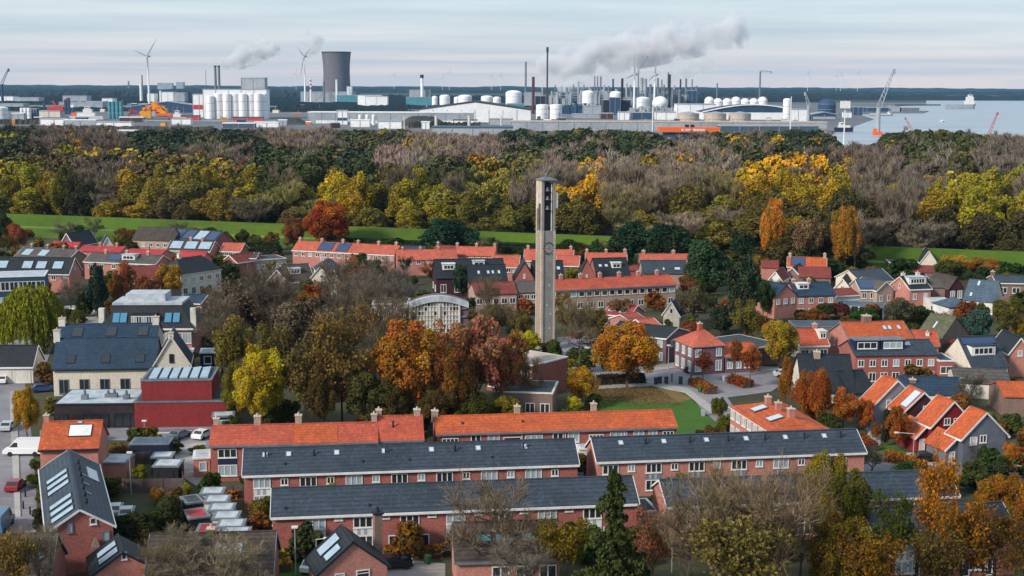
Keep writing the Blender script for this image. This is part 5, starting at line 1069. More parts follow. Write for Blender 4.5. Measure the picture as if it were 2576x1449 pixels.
# the deeper part of the wood: one mass
print('rest', len(rest))
PR = {}
def wood_mass():
    Vs, Cs, Q, T = [], [], [], []
    base = {('far', i): crown_data(50+i, 1700, .75, lobes=30, lobe=.27, shape='oval') for i in range(5)}
    for i in range(3):
        V, T2, q = branch_data(70+i, n1=9, n2=6, n3=3, twigs=9, tw=.15, tl=1.6, up=1.2); base[('farbare', i)] = (T2, twig_cols(np.random.default_rng(i), len(T2)))
    for k_, (V, c) in list(base.items()): kp = V[:, :, 2].mean(1) > 4.6; base[k_] = (V[kp], c[kp])
    for px, py, h, w, kd, col in rest:
        V, c = base[(kd, rw.randint(0, 4 if kd == 'far' else 2))]; a = rw.uniform(0, 6.28); ca, sa = math.cos(a), math.sin(a); sw = w*(1.06 if kd == 'far' else 1.15)/9
        X = V*np.array([sw, sw, h/12]); X = np.stack([X[..., 0]*ca-X[..., 1]*sa+px, X[..., 0]*sa+X[..., 1]*ca+py, X[..., 2]], -1)
        Vs.append(X.astype(np.float32)); cc = (np.array(col)[None]*(.35+1.1*c[:, :1])); hv = (c[:, 1:2]-.5); cc = cc*(1+hv*np.array([.5, 0, -.3])); Cs.append(cc)
    m = bpy.data.materials.new('mixed autumn wood'); m.use_nodes = True; t = m.node_tree; b = t.nodes['Principled BSDF']; a = t.nodes.new('ShaderNodeAttribute'); a.attribute_name = 'leaf'
    t.links.new(a.outputs['Color'], b.inputs['Base Color']); b.inputs['Roughness'].default_value = .9; b.inputs['Specular IOR Level'].default_value = .1; M['woodmass'] = m
    me = np_mesh('wood', np.concatenate(Vs), np.concatenate(Cs), ['woodmass']); o = bpy.data.objects.new('wood', me); COL.objects.link(o)
    tag(o, 'deep mixed autumn wood filling the belt between dike and harbour', 'wood', kind='stuff')
wood_mass()

ORD = ['leftmost', 'second', 'third', 'fourth', 'fifth', 'sixth', 'seventh', 'eighth', 'ninth', 'tenth', 'eleventh', 'twelfth', 'thirteenth', 'fourteenth', 'fifteenth', 'sixteenth', 'seventeenth', 'eighteenth', 'nineteenth', 'twentieth', 'twenty-first', 'twenty-second', 'twenty-third', 'twenty-fourth', 'twenty-fifth', 'twenty-sixth', 'twenty-seventh', 'twenty-eighth', 'twenty-ninth', 'thirtieth', 'thirty-first', 'thirty-second', 'thirty-third', 'thirty-fourth', 'thirty-fifth', 'thirty-sixth', 'thirty-seventh', 'thirty-eighth', 'thirty-ninth', 'fortieth']
def ordinal_labels(L, tail):
    """L: (object, look, place, x): same look in the same place are told apart from left to right"""
    D = {}
    for o, look, place, x in L: D.setdefault((look, place), []).append((x, o))
    for (look, place), q in D.items():
        q.sort(key=lambda t: t[0])
        for i, (x, o) in enumerate(q):
            if len(q) == 1: o['label'] = 'only %s %s %s' % (look, tail, place)
            else: o['label'] = '%s%s %s %s %s' % (ORD[min(i, 39)], ' from left of the' if i else ' of the', look, tail+'s', place)
LM = [(150, 'above the left edge houses'), (330, 'above the white gabled house'), (560, 'above the blue solar roofs'), (740, 'left of the rust red beech'), (930, 'behind the rust red beech'), (1130, 'left of the dark evergreens'), (1340, 'just left of the tower'), (1520, 'just right of the tower'), (1720, 'above the long dark hedge'), (1900, 'above the big conifer'), (2060, 'behind the tall orange tree'), (2240, 'right of the pale villa'), (2400, 'above the lone cream gable'), (9999, 'above the golden hedge')]
L = []
for o, look, px, py in WT:
    sx, _ = proj((px, py, 12)); e = py-crest_y(px); z = next(t for a, t in LM if sx < a)
    L.append((o, look+(' front' if e < 24 else ' second-row' if e < 36 else ' third-row' if e < 48 else ' fourth-row' if e < 60 else ' inner'), z, sx))
ordinal_labels(L, 'wood tree')
# ================================================================ harbour and industry
def gx(x, Y): return far(x, 300, Y).x
def gz(y, Y, x=1288): return far(x, y, Y).z
def stack(label, x, yt, w, Y, m='stack', yb=None, cap=None, cat='chimney', name='chimney', group=None, band=None):
    X = gx(x, Y); H = gz(yt, Y, x); r0 = w/2*Y/FP; r = thing(name, label, cat, (X, Y, 0), 0, group)
    q = MB(); q.cyl(0, 0, 0, H, r0*1.12, r0, 12); q.build('shaft', m, r)
    if cap: q = MB(); q.cyl(0, 0, H+.01, H+cap[1]*Y/FP, r0*cap[0], r0*cap[0], 12); q.build('cap', 'dark', r)
    if band:
        q = MB()
        for k in range(3): q.cyl(0, 0, H*(.86-.14*k), H*(.93-.14*k), r0*1.06, r0*1.05, 12)
        q.build('bands', band, r)
    return r
def block(label, x0, x1, yt, Y, m, d=None, name='industrial_building', cat='factory', roof='indgrey', rt=None, strip=None, zb=0):
    """wide shed: roof type None is flat, else ridge height in picture rows"""
    X0, X1 = gx(x0, Y), gx(x1, Y); H = gz(yt, Y, (x0+x1)/2); r = thing(name, label, cat, ((X0+X1)/2, Y, 0)); L = (X1-X0)/2; d = d or L
    if rt is None: MB().box(-L, L, 0, d, 0, H).build('wall', m, r)
    else: Z = gz(rt, Y); MB().solid([(-L, 0, 0), (-L, 0, H), (0, 0, Z-.3), (L, 0, H), (L, 0, 0)], [(-L, d, 0), (-L, d, H), (0, d, Z-.3), (L, d, H), (L, d, 0)]).build('wall', m, r)
    q = MB()
    if rt is None: q.box(-L-.5, L+.5, -.5, d+.5, H+.01, H+1.2)
    else:
        Z = gz(rt, Y); [q.solid([(sg*(L+1), -1, H-.4), (0, -1, Z), (0, -1, Z+1.1), (sg*(L+1), -1, H+.8)], [(sg*(L+1), d+1, H-.4), (0, d+1, Z), (0, d+1, Z+1.1), (sg*(L+1), d+1, H+.8)]) for sg in (-1, 1)]
    rf = q.build('roof', roof, r)
    if strip: q = MB(); q.box(-L*.9, L*.9, -.4, -.05, H*strip[0], H*strip[1]); q.build('band', strip[2], r)
    n = max(2, int(L/9)); q = MB()
    if Y < 1800:
        for i in range(n+1): MB().box(-L+2*L*i/n-.25, -L+2*L*i/n+.25, -.5, -.06, 0, H).build('wall_rib', 'indgrey', r)
    else:
        for i in range(n+1): q.box(-L+2*L*i/n-.25, -L+2*L*i/n+.25, -.5, -.06, 0, H)
        q.build('wall_ribs', 'indgrey', r)
    return r, L, H
def tank(label, x, yt, w, Y, m='indwhite', dome=.12, group=None, name='storage_tank', yb=0, cat='tank', cone=False):
    X = gx(x, Y); H = gz(yt, Y, x); r0 = w/2*Y/FP; r = thing(name, label, cat, (X, Y, 0), 0, group)
    q = MB(); q.cyl(0, 0, 0, H*(1-dome), r0, r0, 28); q.build('shell', m, r)
    q = MB(); h0 = H*(1-dome)+.02
    q.lathe(0, 0, [(r0*1.02, h0), (0, H)] if cone else [(r0*1.01, h0), (r0*.8, h0+(H-h0)*.55), (r0*.45, h0+(H-h0)*.9), (0, H)], 24); q.build('roof', m if not cone else 'indgrey', r)
    q = MB()
    for k in (.33, .66): q.lathe(0, 0, [(r0*1.005, H*k), (r0*1.02, H*k+.3), (r0*1.005, H*k+.6)], 28)
    for k in range(10): q.box(r0*math.cos(-2.2+k*.12)-.2, r0*math.cos(-2.2+k*.12)+.2, r0*math.sin(-2.2+k*.12)-.4, r0*math.sin(-2.2+k*.12), H*(.08+.085*k), H*(.08+.085*k)+.4)
    q.build('rings_and_stairs', 'indgrey', r)
    return r
def turbine(label, x, y, Y, blades, k=1.0, name='wind_turbine'):
    X, Z = far(x, y, Y).x, far(x, y, Y).z; u = Y/FP; r = thing(name, label, 'wind turbine', (X, Y, 0))
    q = MB(); q.cyl(0, 4, 0, Z, 2.6*k, 1.3*k, 12); q.build('tower', 'indwhite', r)
    q = MB(); q.box(-1.9*k, 5.5*k, -1, 8, Z-2*k, Z+2*k); q.build('nacelle', 'indgrey', r)
    hub = MB(); hub.lathe(0, 0, [(1.9*k, 0), (1.5*k, 1.5), (0, 2.4)], 10); h_ = hub.build('hub', 'indwhite', r); h_.location = (0, -1, Z); h_.rotation_euler = (math.pi/2, 0, 0)
    for dx, dy in blades:
        q = MB(); q.bar((0, -2, Z), (dx*u*.45, -2, Z-dy*u*.45), 3.1*k, .8, 0, (0, 1, 0)); q.bar((dx*u*.45, -2.001, Z-dy*u*.45), (dx*u, -2, Z-dy*u), 3.0*k, .7, 0, (0, 1, 0), .25); q.build('blade', 'indgrey', r)
turbine('white wind turbine standing at the left above the harbour', 370, 142, 3200, [(26, -44), (-31, -15), (3, 50)])
turbine('white wind turbine between the twin stacks and the cooling tower', 765, 142, 3400, [(-15, -21), (17, -20), (-10, 50)])
turbine('left of the two close wind turbines in the refinery', 1597, 187, 2700, [(-3, -48), (-24, 11), (13, -3)])
turbine('right of the two close wind turbines in the refinery', 1648, 188, 2700, [(2, -53), (-18, 17), (11, -2)])
for i, (x, y, b) in enumerate([(991, 188, 26), (1113, 197, 20), (1130, 182, 24), (1237, 192, 20), (1259, 190, 24), (2033, 186, 22), (2105, 190, 20), (2116, 189, 20), (2159, 184, 22), (744, 185, 20)]):
    turbine(['faint far wind turbine left of the dark topped stack', 'left of two faint far turbines right of the dark topped stack', 'right of two faint far turbines right of the dark topped stack', 'faint far turbine over the tank farm', 'faint far turbine left of the tall brown stack', 'faint far turbine left of the tall harbour crane', 'left of a close pair of faint turbines near the harbour crane', 'right of a close pair of faint turbines near the harbour crane', 'faint far turbine nearest the tall harbour crane', 'faint far turbine left of the second big white turbine'][i], x, y, 9600, [(4, -13), (-12, 5), (8, 10)], .55)
# cooling tower
def cooling():
    Y = 4000; u = Y/FP; X = gx(848.5, Y); r = thing('cooling_tower', 'grey hyperbolic concrete cooling tower with a dark rim on the left skyline', 'cooling tower', (X, Y, 0)); H = gz(133, Y, 848)
    R_ = [(37.5*u, 0), (35.8*u, H*.12), (33.6*u, H*.35), (32.6*u, H*.58), (33.2*u, H*.78), (35.6*u, H*.97), (36, H)]
    R_[-1] = (36*u, H)
    q = MB(); q.lathe(0, 0, R_, 64); q.lathe(0, 0, [(R_[-1][0]-1.5, H-8), (R_[-1][0]-.8, H)], 64); q.build('shell', 'cooling', r); q = MB(); q.lathe(0, 0, [(36*u, H), (36.6*u, H+.4), (36.6*u, H+3.2), (35.2*u, H+3.2), (35.2*u, H-2)], 64); q.build('rim', 'dark', r)
defm('cooling', 'stained grey concrete shell', '#6d6a70', .9, 'rough', '#585a64', scale=.012)
cooling()
block('wide pale grey power station hall in front of the cooling tower', 757, 890, 232, 3500, 'indgrey', 60, rt=None); block('teal clad annexe right of the power station hall', 848, 912, 240, 3440, 'tealclad', 40); block('white cube on the right end of the power station', 873, 886, 218, 3480, 'indwhite', 20)
stack('white slim stack with a cap in front of the cooling tower', 848, 200, 5, 3450, 'indwhite'); stack('banded red and white stack left of the cooling tower', 783, 196, 4, 3460, 'indwhite', band='redp'); stack('dark slim stack at the left foot of the cooling tower', 816, 205, 5, 3460, 'lead')
def pylon(label, x, yt, Y, w, m='lead'):
    X = gx(x, Y); H = gz(yt, Y); r = thing('lattice_mast', label, 'mast', (X, Y, 0)); q = MB()
    for s in (-1, -.35, .35, 1): q.bar((s*w, 0, 0), (s*w*.05, 0, H), .9, .9)
    q.bar((-w*.5, 0, H*.5), (w*.5, 0, H*.5), .7, .7); q.build('lattice', m, r)
pylon('dark splayed lattice mast in front of the power station', 823, 229, 3300, 38)
block('long low conveyor gallery in front of the power station', 700, 900, 270, 3000, 'indgrey', 20)
for i, (x0, x1, y) in enumerate([(690, 740, 262), (740, 800, 265), (900, 960, 240), (920, 975, 243)]): block(['left low pale shed before the power station', 'right low pale shed before the power station', 'white blocky office right of the cooling tower', 'low white annexe right of the blocky office'][i], x0, x1, y, 3300-i*40, ['indgrey', 'indwhite', 'indwhite', 'indwhite'][i], 30)
# silo group
for i, x in enumerate([530, 551, 572, 592, 612, 632, 651, 664]):
    tank(['first', 'second', 'third', 'fourth', 'fifth', 'sixth', 'seventh', 'last'][i]+' from the left of the big white grain silos at the quay', x, 234 if i else 240, 21, 2080+(i % 2)*6, 'indwhite', .04, 'big white grain silos', 'grain_silo', cat='silo')
block('pale gallery building on top of and behind the white silos', 512, 672, 226, 2110, 'indwhite', 26)
block('grey block with red brown end stack behind the white silos', 609, 668, 197, 2140, 'indgrey', 24); stack('dark red brown square stack at the right of the white silos', 667, 196, 6, 2150, 'stack')
for x, l in ((545, 'left'), (554, 'right')): stack(l+' of the twin grey stacks behind the white silos', x, 168, 6, 2200, 'lead', cap=(1.15, 3))
block('red and white striped office left of the white silos', 486, 518, 238, 2180, 'indwhite', 20, strip=(.35, .55, 'redp'))
stack('leaning dark crane boom left of the white silos', 521, 176, 1.4, 2300, 'lead', name='crane_boom', cat='crane')
# left harbour basin
block('long blue shed behind the offshore structure', 330, 516, 268, 2500, 'indblue', 40, rt=259); block('grey shed with white roof left of the silos', 350, 430, 262, 2650, 'indgrey', 40)
block('long grey wall shed below the white ships', 316, 700, 306, 1950, 'concrete2', 22, roof='indgrey'); block('bright blue roofed shed by the wood at the left', 275, 337, 330, 1480, 'glass3', 18, roof='indwhite'); block('beige shed in the left harbour', 94, 152, 280, 2150, 'cream', 30)
for i, x in enumerate((56, 65, 74)): tank(['left', 'middle', 'right'][i]+' of three pale silos at the far left', x, 271, 9, 2000, 'indwhite', .03, 'three pale silos at the far left', 'grain_silo', cat='silo')
tank('white round tank cut by the left edge', 4, 268, 34, 2050, 'indwhite', .1); block('dark blue block right of the three pale silos', 80, 92, 275, 2010, 'indblue', 12)
for i, x in enumerate((277, 286, 296, 306)): tank(['first', 'second', 'third', 'fourth'][i]+' of four teal grey silos in the left harbour', x, 255, 9.5, 2060, 'tealclad', .03, 'four teal grey silos', 'grain_silo', cat='silo')
def rig(label, x, Y, parts, cat='offshore structure', name='offshore_structure'):
    u = Y/FP; r = thing(name, label, cat, (gx(x, Y), Y, 0)); zb = 0
    for nm, m, L in parts:
        q = MB()
        for e in L:
            if e[0] == 'b': _, x0, x1, y0, y1, d0, d1 = e; q.box((x0-x)*u, (x1-x)*u, d0, d1, max(0, gz(y1, Y)), gz(y0, Y))
            else: _, x0, y0, x1, y1, w = e; q.bar(((x0-x)*u, 2, gz(y0, Y)), ((x1-x)*u, 2, max(0, gz(y1, Y))), w, w)
        q.build(nm, m, r)
    return r
rig('yellow and orange offshore structure lying at the quay left of the silos', 385, 2050, [('deck', 'yellowp', [('b', 352, 380, 283, 300, 0, 14), ('b', 366, 402, 268, 284, 3, 16), ('b', 380, 394, 260, 268, 5, 14), ('b', 394, 417, 276, 297, 1, 15), ('b', 358, 372, 274, 283, 4, 12), ('b', 402, 412, 270, 276, 5, 12)]), ('pipes', 'orangep', [('l', 355, 290, 372, 268, 2), ('l', 372, 286, 398, 274, 2), ('l', 390, 262, 416, 282, 2), ('l', 368, 276, 405, 290, 2), ('b', 395, 432, 288, 294, -1, 4)]), ('module', 'indgrey', [('b', 382, 392, 284, 296, -1, 1), ('b', 370, 378, 270, 276, 1, 3)])])
rig('red framed harbour crane and blue black towers at the left', 148, 2150, [('frame', 'redp', [('b', 120, 160, 272, 283, 0, 9), ('l', 133, 258, 150, 283, 2.2), ('l', 168, 250, 172, 268, 2), ('l', 122, 282, 160, 268, 2)]), ('tower', 'indblue', [('b', 163, 168, 254, 292, 0, 5), ('b', 171, 176, 250, 292, 0, 5), ('b', 178, 186, 275, 296, 0, 6), ('b', 110, 114, 256, 276, 0, 4)])], 'crane', 'harbour_crane')
rig('red conveyor frames right of the teal silos', 330, 2080, [('frame', 'redp', [('l', 320, 298, 335, 278, 1.6), ('l', 322, 280, 345, 284, 1.6), ('b', 325, 345, 287, 291, 0, 5), ('l', 340, 300, 356, 286, 2)])], 'conveyor', 'conveyor')
def ship(label, x, Y, Lp, hull, up, bow=1, h=6, name='ship', red=False):
    u = Y/FP; L = Lp*u; r = thing(name, label, 'ship', (gx(x, Y), Y, .3)); q = MB(); w = max(5, L*.07)
    q.solid([(-L*.48, -w*.7, 0), (L*.44, -w*.7, 0), (L*.49, 0, 0), (L*.44, w*.7, 0), (-L*.48, w*.7, 0)], [(-L*.5, -w, h), (L*.42, -w, h), (L*.53, 0, h+1.5), (L*.42, w, h), (-L*.5, w, h)]); q.build('hull', hull, r)
    q = MB(); s = bow
    for x0, x1, z0, z1 in up: q.box(x0*L, x1*L, -w*.7, w*.7, h+z0, h+z1)
    q.build('superstructure', 'white', r)
    q = MB(); q.box(up[-1][0]*L+.5, up[-1][1]*L-.5, -w*.72, w*.72, h+up[-1][3]-2.2, h+up[-1][3]-1); q.build('bridge_windows', 'glass', r)
    q = MB(); xm = (up[-1][0]+up[-1][1])/2*L; q.cyl(xm, 0, h+up[-1][3], h+up[-1][3]+7, .35, .2, 6); q.build('mast', 'indgrey', r)
    if red: q = MB(); q.box(-L*.45, -L*.3, -w*.8, -w*.3, h, h+5); q.build('lifeboat', 'orangep', r)
    return r
ship('white offshore ship with orange lifeboat in the left harbour basin', 222, 2020, 90, 'white', [(-.3, .2, 0, 5), (-.12, .12, 5, 10), (-.08, .06, 10, 14)], h=5, red=True)
ship('small white and red ship beside the yellow offshore structure', 446, 2000, 44, 'redp', [(-.2, .25, 0, 5), (-.1, .12, 5, 10)], h=4)
ship('grey cargo ship with white bridge on the far water at the right', 2413, 3150, 74, 'indgrey', [(.15, .47, 0, 8), (.2, .44, 8, 17), (.26, .4, 17, 22)], h=11)
ship('dark blue workboat moored near the bank at the right', 2124, 1600, 46, 'hullblue', [(-.3, .3, 0, 2.5), (-.25, .0, 2.5, 6)], h=5)
ship('small pale boat on the open water left of the orange lattice boom', 2371, 2050, 10, 'white', [(-.2, .2, 0, 2)], h=1)
ship('long low barge moored off the far quay', 2215, 2450, 60, 'indgrey', [(-.45, .38, 0, 1.5), (.3, .4, 1.5, 5)], h=2)
# refinery left behind
for i, (x0, x1, y, Y, m) in enumerate([(372, 390, 236, 3700, 'indwhite'), (408, 440, 232, 3700, 'indwhite'), (438, 466, 234, 3650, 'indgrey'), (258, 285, 248, 3600, 'indwhite'), (0, 36, 243, 3500, 'indwhite'), (36, 100, 246, 3450, 'indgrey'), (160, 220, 242, 3500, 'indgrey'), (150, 260, 258, 3000, 'indgrey'), (399, 436, 209, 9000, 'indgrey'), (446, 464, 207, 9000, 'indgrey'), (218, 260, 256, 3200, 'indblue'), (0, 60, 262, 2900, 'indgrey'), (520, 600, 250, 3800, 'indblue'), (676, 745, 278, 3000, 'indblue')]):
    block(['small white plant building at the foot of the left turbine', 'white vaulted plant building right of the left turbine', 'grey process block right of the left turbine', 'white low plant left of the left turbine', 'pale shed at the far left shore', 'long grey shed at the far left shore', 'grey shed behind the red framed crane', 'long pale roofed shed behind the left ships', 'faint long hospital block on the left horizon', 'faint domed block on the left horizon', 'dark shed behind the teal silos', 'grey shed near the left edge', 'blue shed behind the white silos', 'dark blue low shed right of the white silos'][i], x0, x1, y, Y, m, 40)
stack('white slim column left of the left wind turbine', 357, 212, 6, 3500, 'indwhite', name='column', cat='column'); stack('dark lattice column left of the left wind turbine', 361, 189, 3.5, 3550, 'lead', name='column', cat='column'); stack('faint grey stack on the left horizon', 327, 204, 4, 9000, 'lead'); stack('white slim column in the left plant', 406, 228, 5, 3600, 'indwhite', name='column', cat='column')
def crane(label, x, yb, Y, jx, jy, m='lead', w=3, base=None, basem='orangep'):
    u = Y/FP; r = thing('harbour_crane', label, 'crane', (gx(x, Y), Y, 0)); zb = max(2, gz(yb, Y))
    q = MB(); q.cyl(0, 0, 0, zb, w*1.1, w*.8, 10); q.build('tower', m, r)
    q = MB(); p0 = Vector((0, 0, zb)); p1 = Vector(((jx-x)*u, 0, gz(jy, Y)))
    d = (p1-p0).normalized(); n = Vector((-d.z, 0, d.x))*w*.9
    q.bar(p0-n, p1-n*.3, w*.28, w*.28); q.bar(p0+n, p1+n*.3, w*.28, w*.28); K = 9
    for i in range(K): a, b_ = i/K, (i+1)/K; q.bar(p0.lerp(p1, a)-n*(1-.7*a), p0.lerp(p1, b_)+n*(1-.7*b_), w*.2, w*.2)
    q.bar(p1, p1+Vector((0, 0, -w*2)), w*.9, w*.9); q.build('jib', m, r)
    if base: q = MB(); q.box(-base, base, -base*.6, base*.6, 0, base*.8); q.box(-base*.9, base*.1, -base*.5, base*.5, base*.81, base*1.5); q.build('carriage', basem, r)
crane('tall grey harbour crane with orange carriage raising its boom over the water', 2209, 268, 1500, 2244, 170, 'indgrey', 2.8, 5.0)
crane('far left harbour crane with short raised boom', 9, 216, 3000, 28, 177, 'indblue', 3.2)
crane('grey crane standing behind the white arched hall', 2033, 262, 1900, 2023, 229, 'indgrey', 2.5)
crane('red lattice boom above the bank in the right water', 2296, 324, 1500, 2277, 292, 'redp', 1.2); crane('pink lattice boom at the right edge above the bare trees', 2488, 338, 1420, 2509, 278, 'redp', 1.5)
crane('grey tower crane with level jib right of the refinery', 1909, 177, 2900, 1936, 178, 'lead', 2.0)
crane('crooked lifting crane behind the two close turbines', 1604, 176, 2900, 1627, 140, 'lead', 1.6)
# centre: warehouses
block('large pale warehouse with dark verge, left half cut by a mound', 1054, 1335, 276, 1950, 'indwhite', 130, rt=257, roof='dark'); block('long pale warehouse left of the big gabled one', 774, 1190, 284, 1860, 'indgrey', 40, strip=(.02, .3, 'indwhite'), roof='indwhite')
block('white gate building with blue windows before the long warehouse', 948-100, 974-100, 279, 1820, 'indwhite', 10, strip=(.3, .5, 'indblue'))
for x in (1030-126, 1050-128, 1064-126): tank({904: 'left', 922: 'middle', 938: 'right'}[x]+' of three small white silos before the long pale warehouse', x+2, 288, 9, 1800, 'indwhite', .05, 'small white silos before the long warehouse', 'grain_silo', cat='silo')
for i, (x, w_) in enumerate([(1017, 3), (1097, 7), (1180, 7), (1261, 4)]):
    stack(['first', 'second', 'third', 'fourth'][i]+' from the left of four cream columns beyond the wood', x, 291, w_, 1500, 'cream', name='column', cat='column')
block('long sawtooth roofed quay shed with white roof strips beyond the wood', 1085, 1290, 322, 1400, 'indgrey', 40, roof='bluegrey')
def mound(label, x0, x1, yt, Y):
    X0, X1 = gx(x0, Y), gx(x1, Y); H = gz(yt, Y); L = (X1-X0)/2; q = MB(); n = 18; rr = random.Random(x0); g = []
    for j in range(9):
        row = []
        for i in range(n+1):
            u = i/n; v = j/8; z = H*min(1, 3.2*min(u, 1-u))*min(1, 3*min(v, 1-v)); row.append((-L+2*L*u, v*60, z*rr.uniform(.93, 1.04)))
        g.append(row)
    for j in range(8):
        for i in range(n): q.poly([g[j][i], g[j][i+1], g[j+1][i+1], g[j+1][i]])
    o = q.build('bulk_mound', 'mound', None, ((X0+X1)/2, Y, 0)); tag(o, label, 'mound')
defm('mound', 'dark grey bulk material', '#47484a', .95, 'ground', '#33352f', scale=.05)
mound('dark green grey bulk mound right of the white silos', 672, 772, 300, 1800); mound('dark grey bulk mound in front of the large gabled warehouse', 985, 1132, 294, 1750)
block('dark topped boiler house with dark stack left of the tank farm', 1030, 1082, 227, 3300, 'indgrey', 30); stack('short thick stack with dark cap above the boiler house', 1062, 196, 7, 3290, 'indwhite', cap=(1.3, 8)); block('teal low plant at the foot of the boiler house', 1022, 1090, 245, 3260, 'tealclad', 20)
for i, (x, yt, w_, Y) in enumerate([(1119, 238, 26, 3000), (1094, 241, 14, 3050), (1170, 238, 34, 3000), (1225, 240, 30, 3100), (1292, 227, 40, 2900), (1250, 243, 20, 3050), (1150, 243, 16, 3080)]):
    tank(['pale round tank right of the boiler house', 'small white tank nearest the boiler house', 'broad low white tank above the gabled warehouse', 'low white tank over the gabled warehouse ridge', 'domed white tank above the warehouse right end', 'small white tank between the low tanks', 'narrow white tank between two pale tanks'][i], x, yt, w_, Y, 'indwhite')
block('blue low building under the domed white tank', 1275, 1318, 262, 2850, 'glass3', 20)
# refinery
ST = [(1322, 155, 4.5, 'lead'), (1341, 193, 7, 'stack'), (1442, 212, 3, 'lead'), (1454, 205, 4, 'indgrey'), (1495, 191, 3, 'lead'), (1502, 192, 3, 'lead'), (1510, 192, 4, 'lead'), (1541, 198, 4, 'dark'), (1564, 197, 6, 'dark'), (1612, 195, 9, 'indgrey'), (1621, 198, 10, 'indgrey'), (1653, 196, 5, 'lead'), (1663, 200, 3, 'lead'), (1683, 187, 5, 'dark'), (1679, 182, 3, 'stack'), (1710, 199, 4, 'dark'), (1724, 198, 5, 'lead'), (1739, 199, 3, 'lead'), (1802, 209, 3.5, 'lead'), (1669, 213, 4, 'lead'), (1575, 210, 5, 'indgrey'), (1585, 214, 4, 'lead'), (1635, 212, 6, 'lead'), (1412, 216, 4, 'indgrey'), (1425, 220, 5, 'tealclad'), (1530, 216, 4, 'lead'), (1519, 214, 5, 'indgrey'), (1694, 214, 5, 'indgrey'), (1750, 216, 5, 'lead'), (1364, 219, 4, 'indgrey'), (1396, 214, 3, 'lead'), (1468, 214, 3, 'lead'), (1482, 218, 4, 'indgrey')]
for i, (x, yt, w_, m) in enumerate(ST):
    lb = {0: 'tall thin brown grey stack at the left of the refinery', 1: 'dark red brown stack beside the two white tanks', 8: 'black thick stack left of the two close turbines', 13: 'black stack right of the two close turbines', 18: 'lone dark stack right of the refinery', 9: 'left grey process column behind the two close turbines', 10: 'right grey process column behind the two close turbines'}.get(i)
    stack(lb or 'slim stack', x, yt, w_, 2500 if i in (1, 8, 13) else 3300, m, group=None if lb else 'slim refinery stacks')
q_ = sorted([o for o in bpy.data.objects if o.get('label') == 'slim stack'], key=lambda o: o.location.x)
for i, o in enumerate(q_): o['label'] = '%s%s slim grey refinery stacks behind the white tanks' % (ORD[i], ' from left of the' if i else ' of the')
r = stack('tall flare stack with black burner head standing in the smoke plume', 1376, 131, 4, 3300, 'stack', cap=(1.5, 12))
for i, (x0, x1, y, Y, m) in enumerate([(1346, 1372, 262-20, 2900, 'dark'), (1318, 1360, 233, 3200, 'indgrey'), (1465, 1500, 244, 3150, 'tealclad'), (1405, 1438, 232, 3200, 'indblue'), (1428, 1440, 240, 3100, 'tealclad'), (1516, 1586, 252, 2450, 'dark'), (1534, 1560, 246, 2430, 'indblue'), (1727, 1752, 228, 3100, 'indblue'), (1500, 1535, 240, 3100, 'indgrey'), (1560, 1600, 246, 3050, 'indgrey'), (1680, 1730, 240, 3100, 'indgrey'), (1440, 1466, 262, 2600, 'tealclad'), (1467, 1512, 267, 2400, 'indgrey'), (1557, 1583, 283, 2100, 'indwhite'), (1511, 1543, 286, 2150, 'stack'), (1590, 1640, 284, 2150, 'indblue'), (1650, 1700, 283, 2120, 'indwhite'), (1440, 1510, 288, 2200, 'indgrey')]):
    block(['black steelwork block above the two white tanks', 'grey boiler block at the left of the refinery', 'teal process block behind the white domed tank', 'dark blue process block in the steam', 'small teal block in the steam', 'black process plant with pipe bridges in the middle of the refinery', 'navy sign block on the black process plant', 'dark blue cube at the right of the refinery', 'grey block among the refinery columns', 'grey block under the left close turbine', 'grey pipe racks right of the close turbines', 'low teal hall right of the two white tanks', 'low grey hall in the refinery foreground', 'small white cube before the two close turbines', 'dark red containers before the black process plant', 'low blue hall below the close turbines', 'low white halls below the white sphere', 'low grey halls right of the two white tanks'][i], x0, x1, y, Y, m, 25)
rr = random.Random(9)
def pipework(label, x0, x1, y0, Y, n, m):
    r = thing('process_plant', label, 'refinery', (gx((x0+x1)/2, Y), Y, 0)); u = Y/FP; q = MB(); W_ = (x1-x0)/2*u
    for i in range(n):
        x = rr.uniform(-W_, W_); w_ = rr.uniform(1, 4); h_ = gz(y0+rr.uniform(0, 16), Y); d_ = rr.uniform(0, 40)
        if rr.random() < .5: q.cyl(x, d_, 0, h_, w_, w_*.9, 8)
        else: q.box(x-w_*2, x+w_*2, d_, d_+6, 0, h_*.8)
    for k in range(4): z = gz(y0+8+k*6, Y); q.box(-W_, W_, 18, 19.5, z, z+1.2)
    q.build('columns_and_pipes', m, r)
pipework('dense grey tangle of process columns behind the white domed tank', 1480, 1560, 222, 3000, 30, 'indgrey'); pipework('dense blue grey tangle of columns behind the white sphere', 1590, 1720, 222, 3050, 46, 'lead'); pipework('pale process columns wrapped in steam left of the white domed tank', 1385, 1470, 226, 3050, 30, 'indgrey'); pipework('dark pipe racks between the two white tanks and the black plant', 1415, 1510, 258, 2500, 34, 'indblue'); pipework('pale pipe racks below the white sphere', 1585, 1700, 264, 2350, 36, 'indgrey')
for x, l in ((1364, 'left'), (1398, 'right')): tank(l+' of the two white tanks beside the dark red brown stack', x, 262, 31, 2150, 'indwhite', .05)
tank('white domed tank at the left of the black process plant', 1479, 227, 30, 2900); tank('white domed tank behind the black stack', 1548, 229, 30, 2950); tank('white columned tank behind the left close turbine', 1617, 243, 33, 2550)
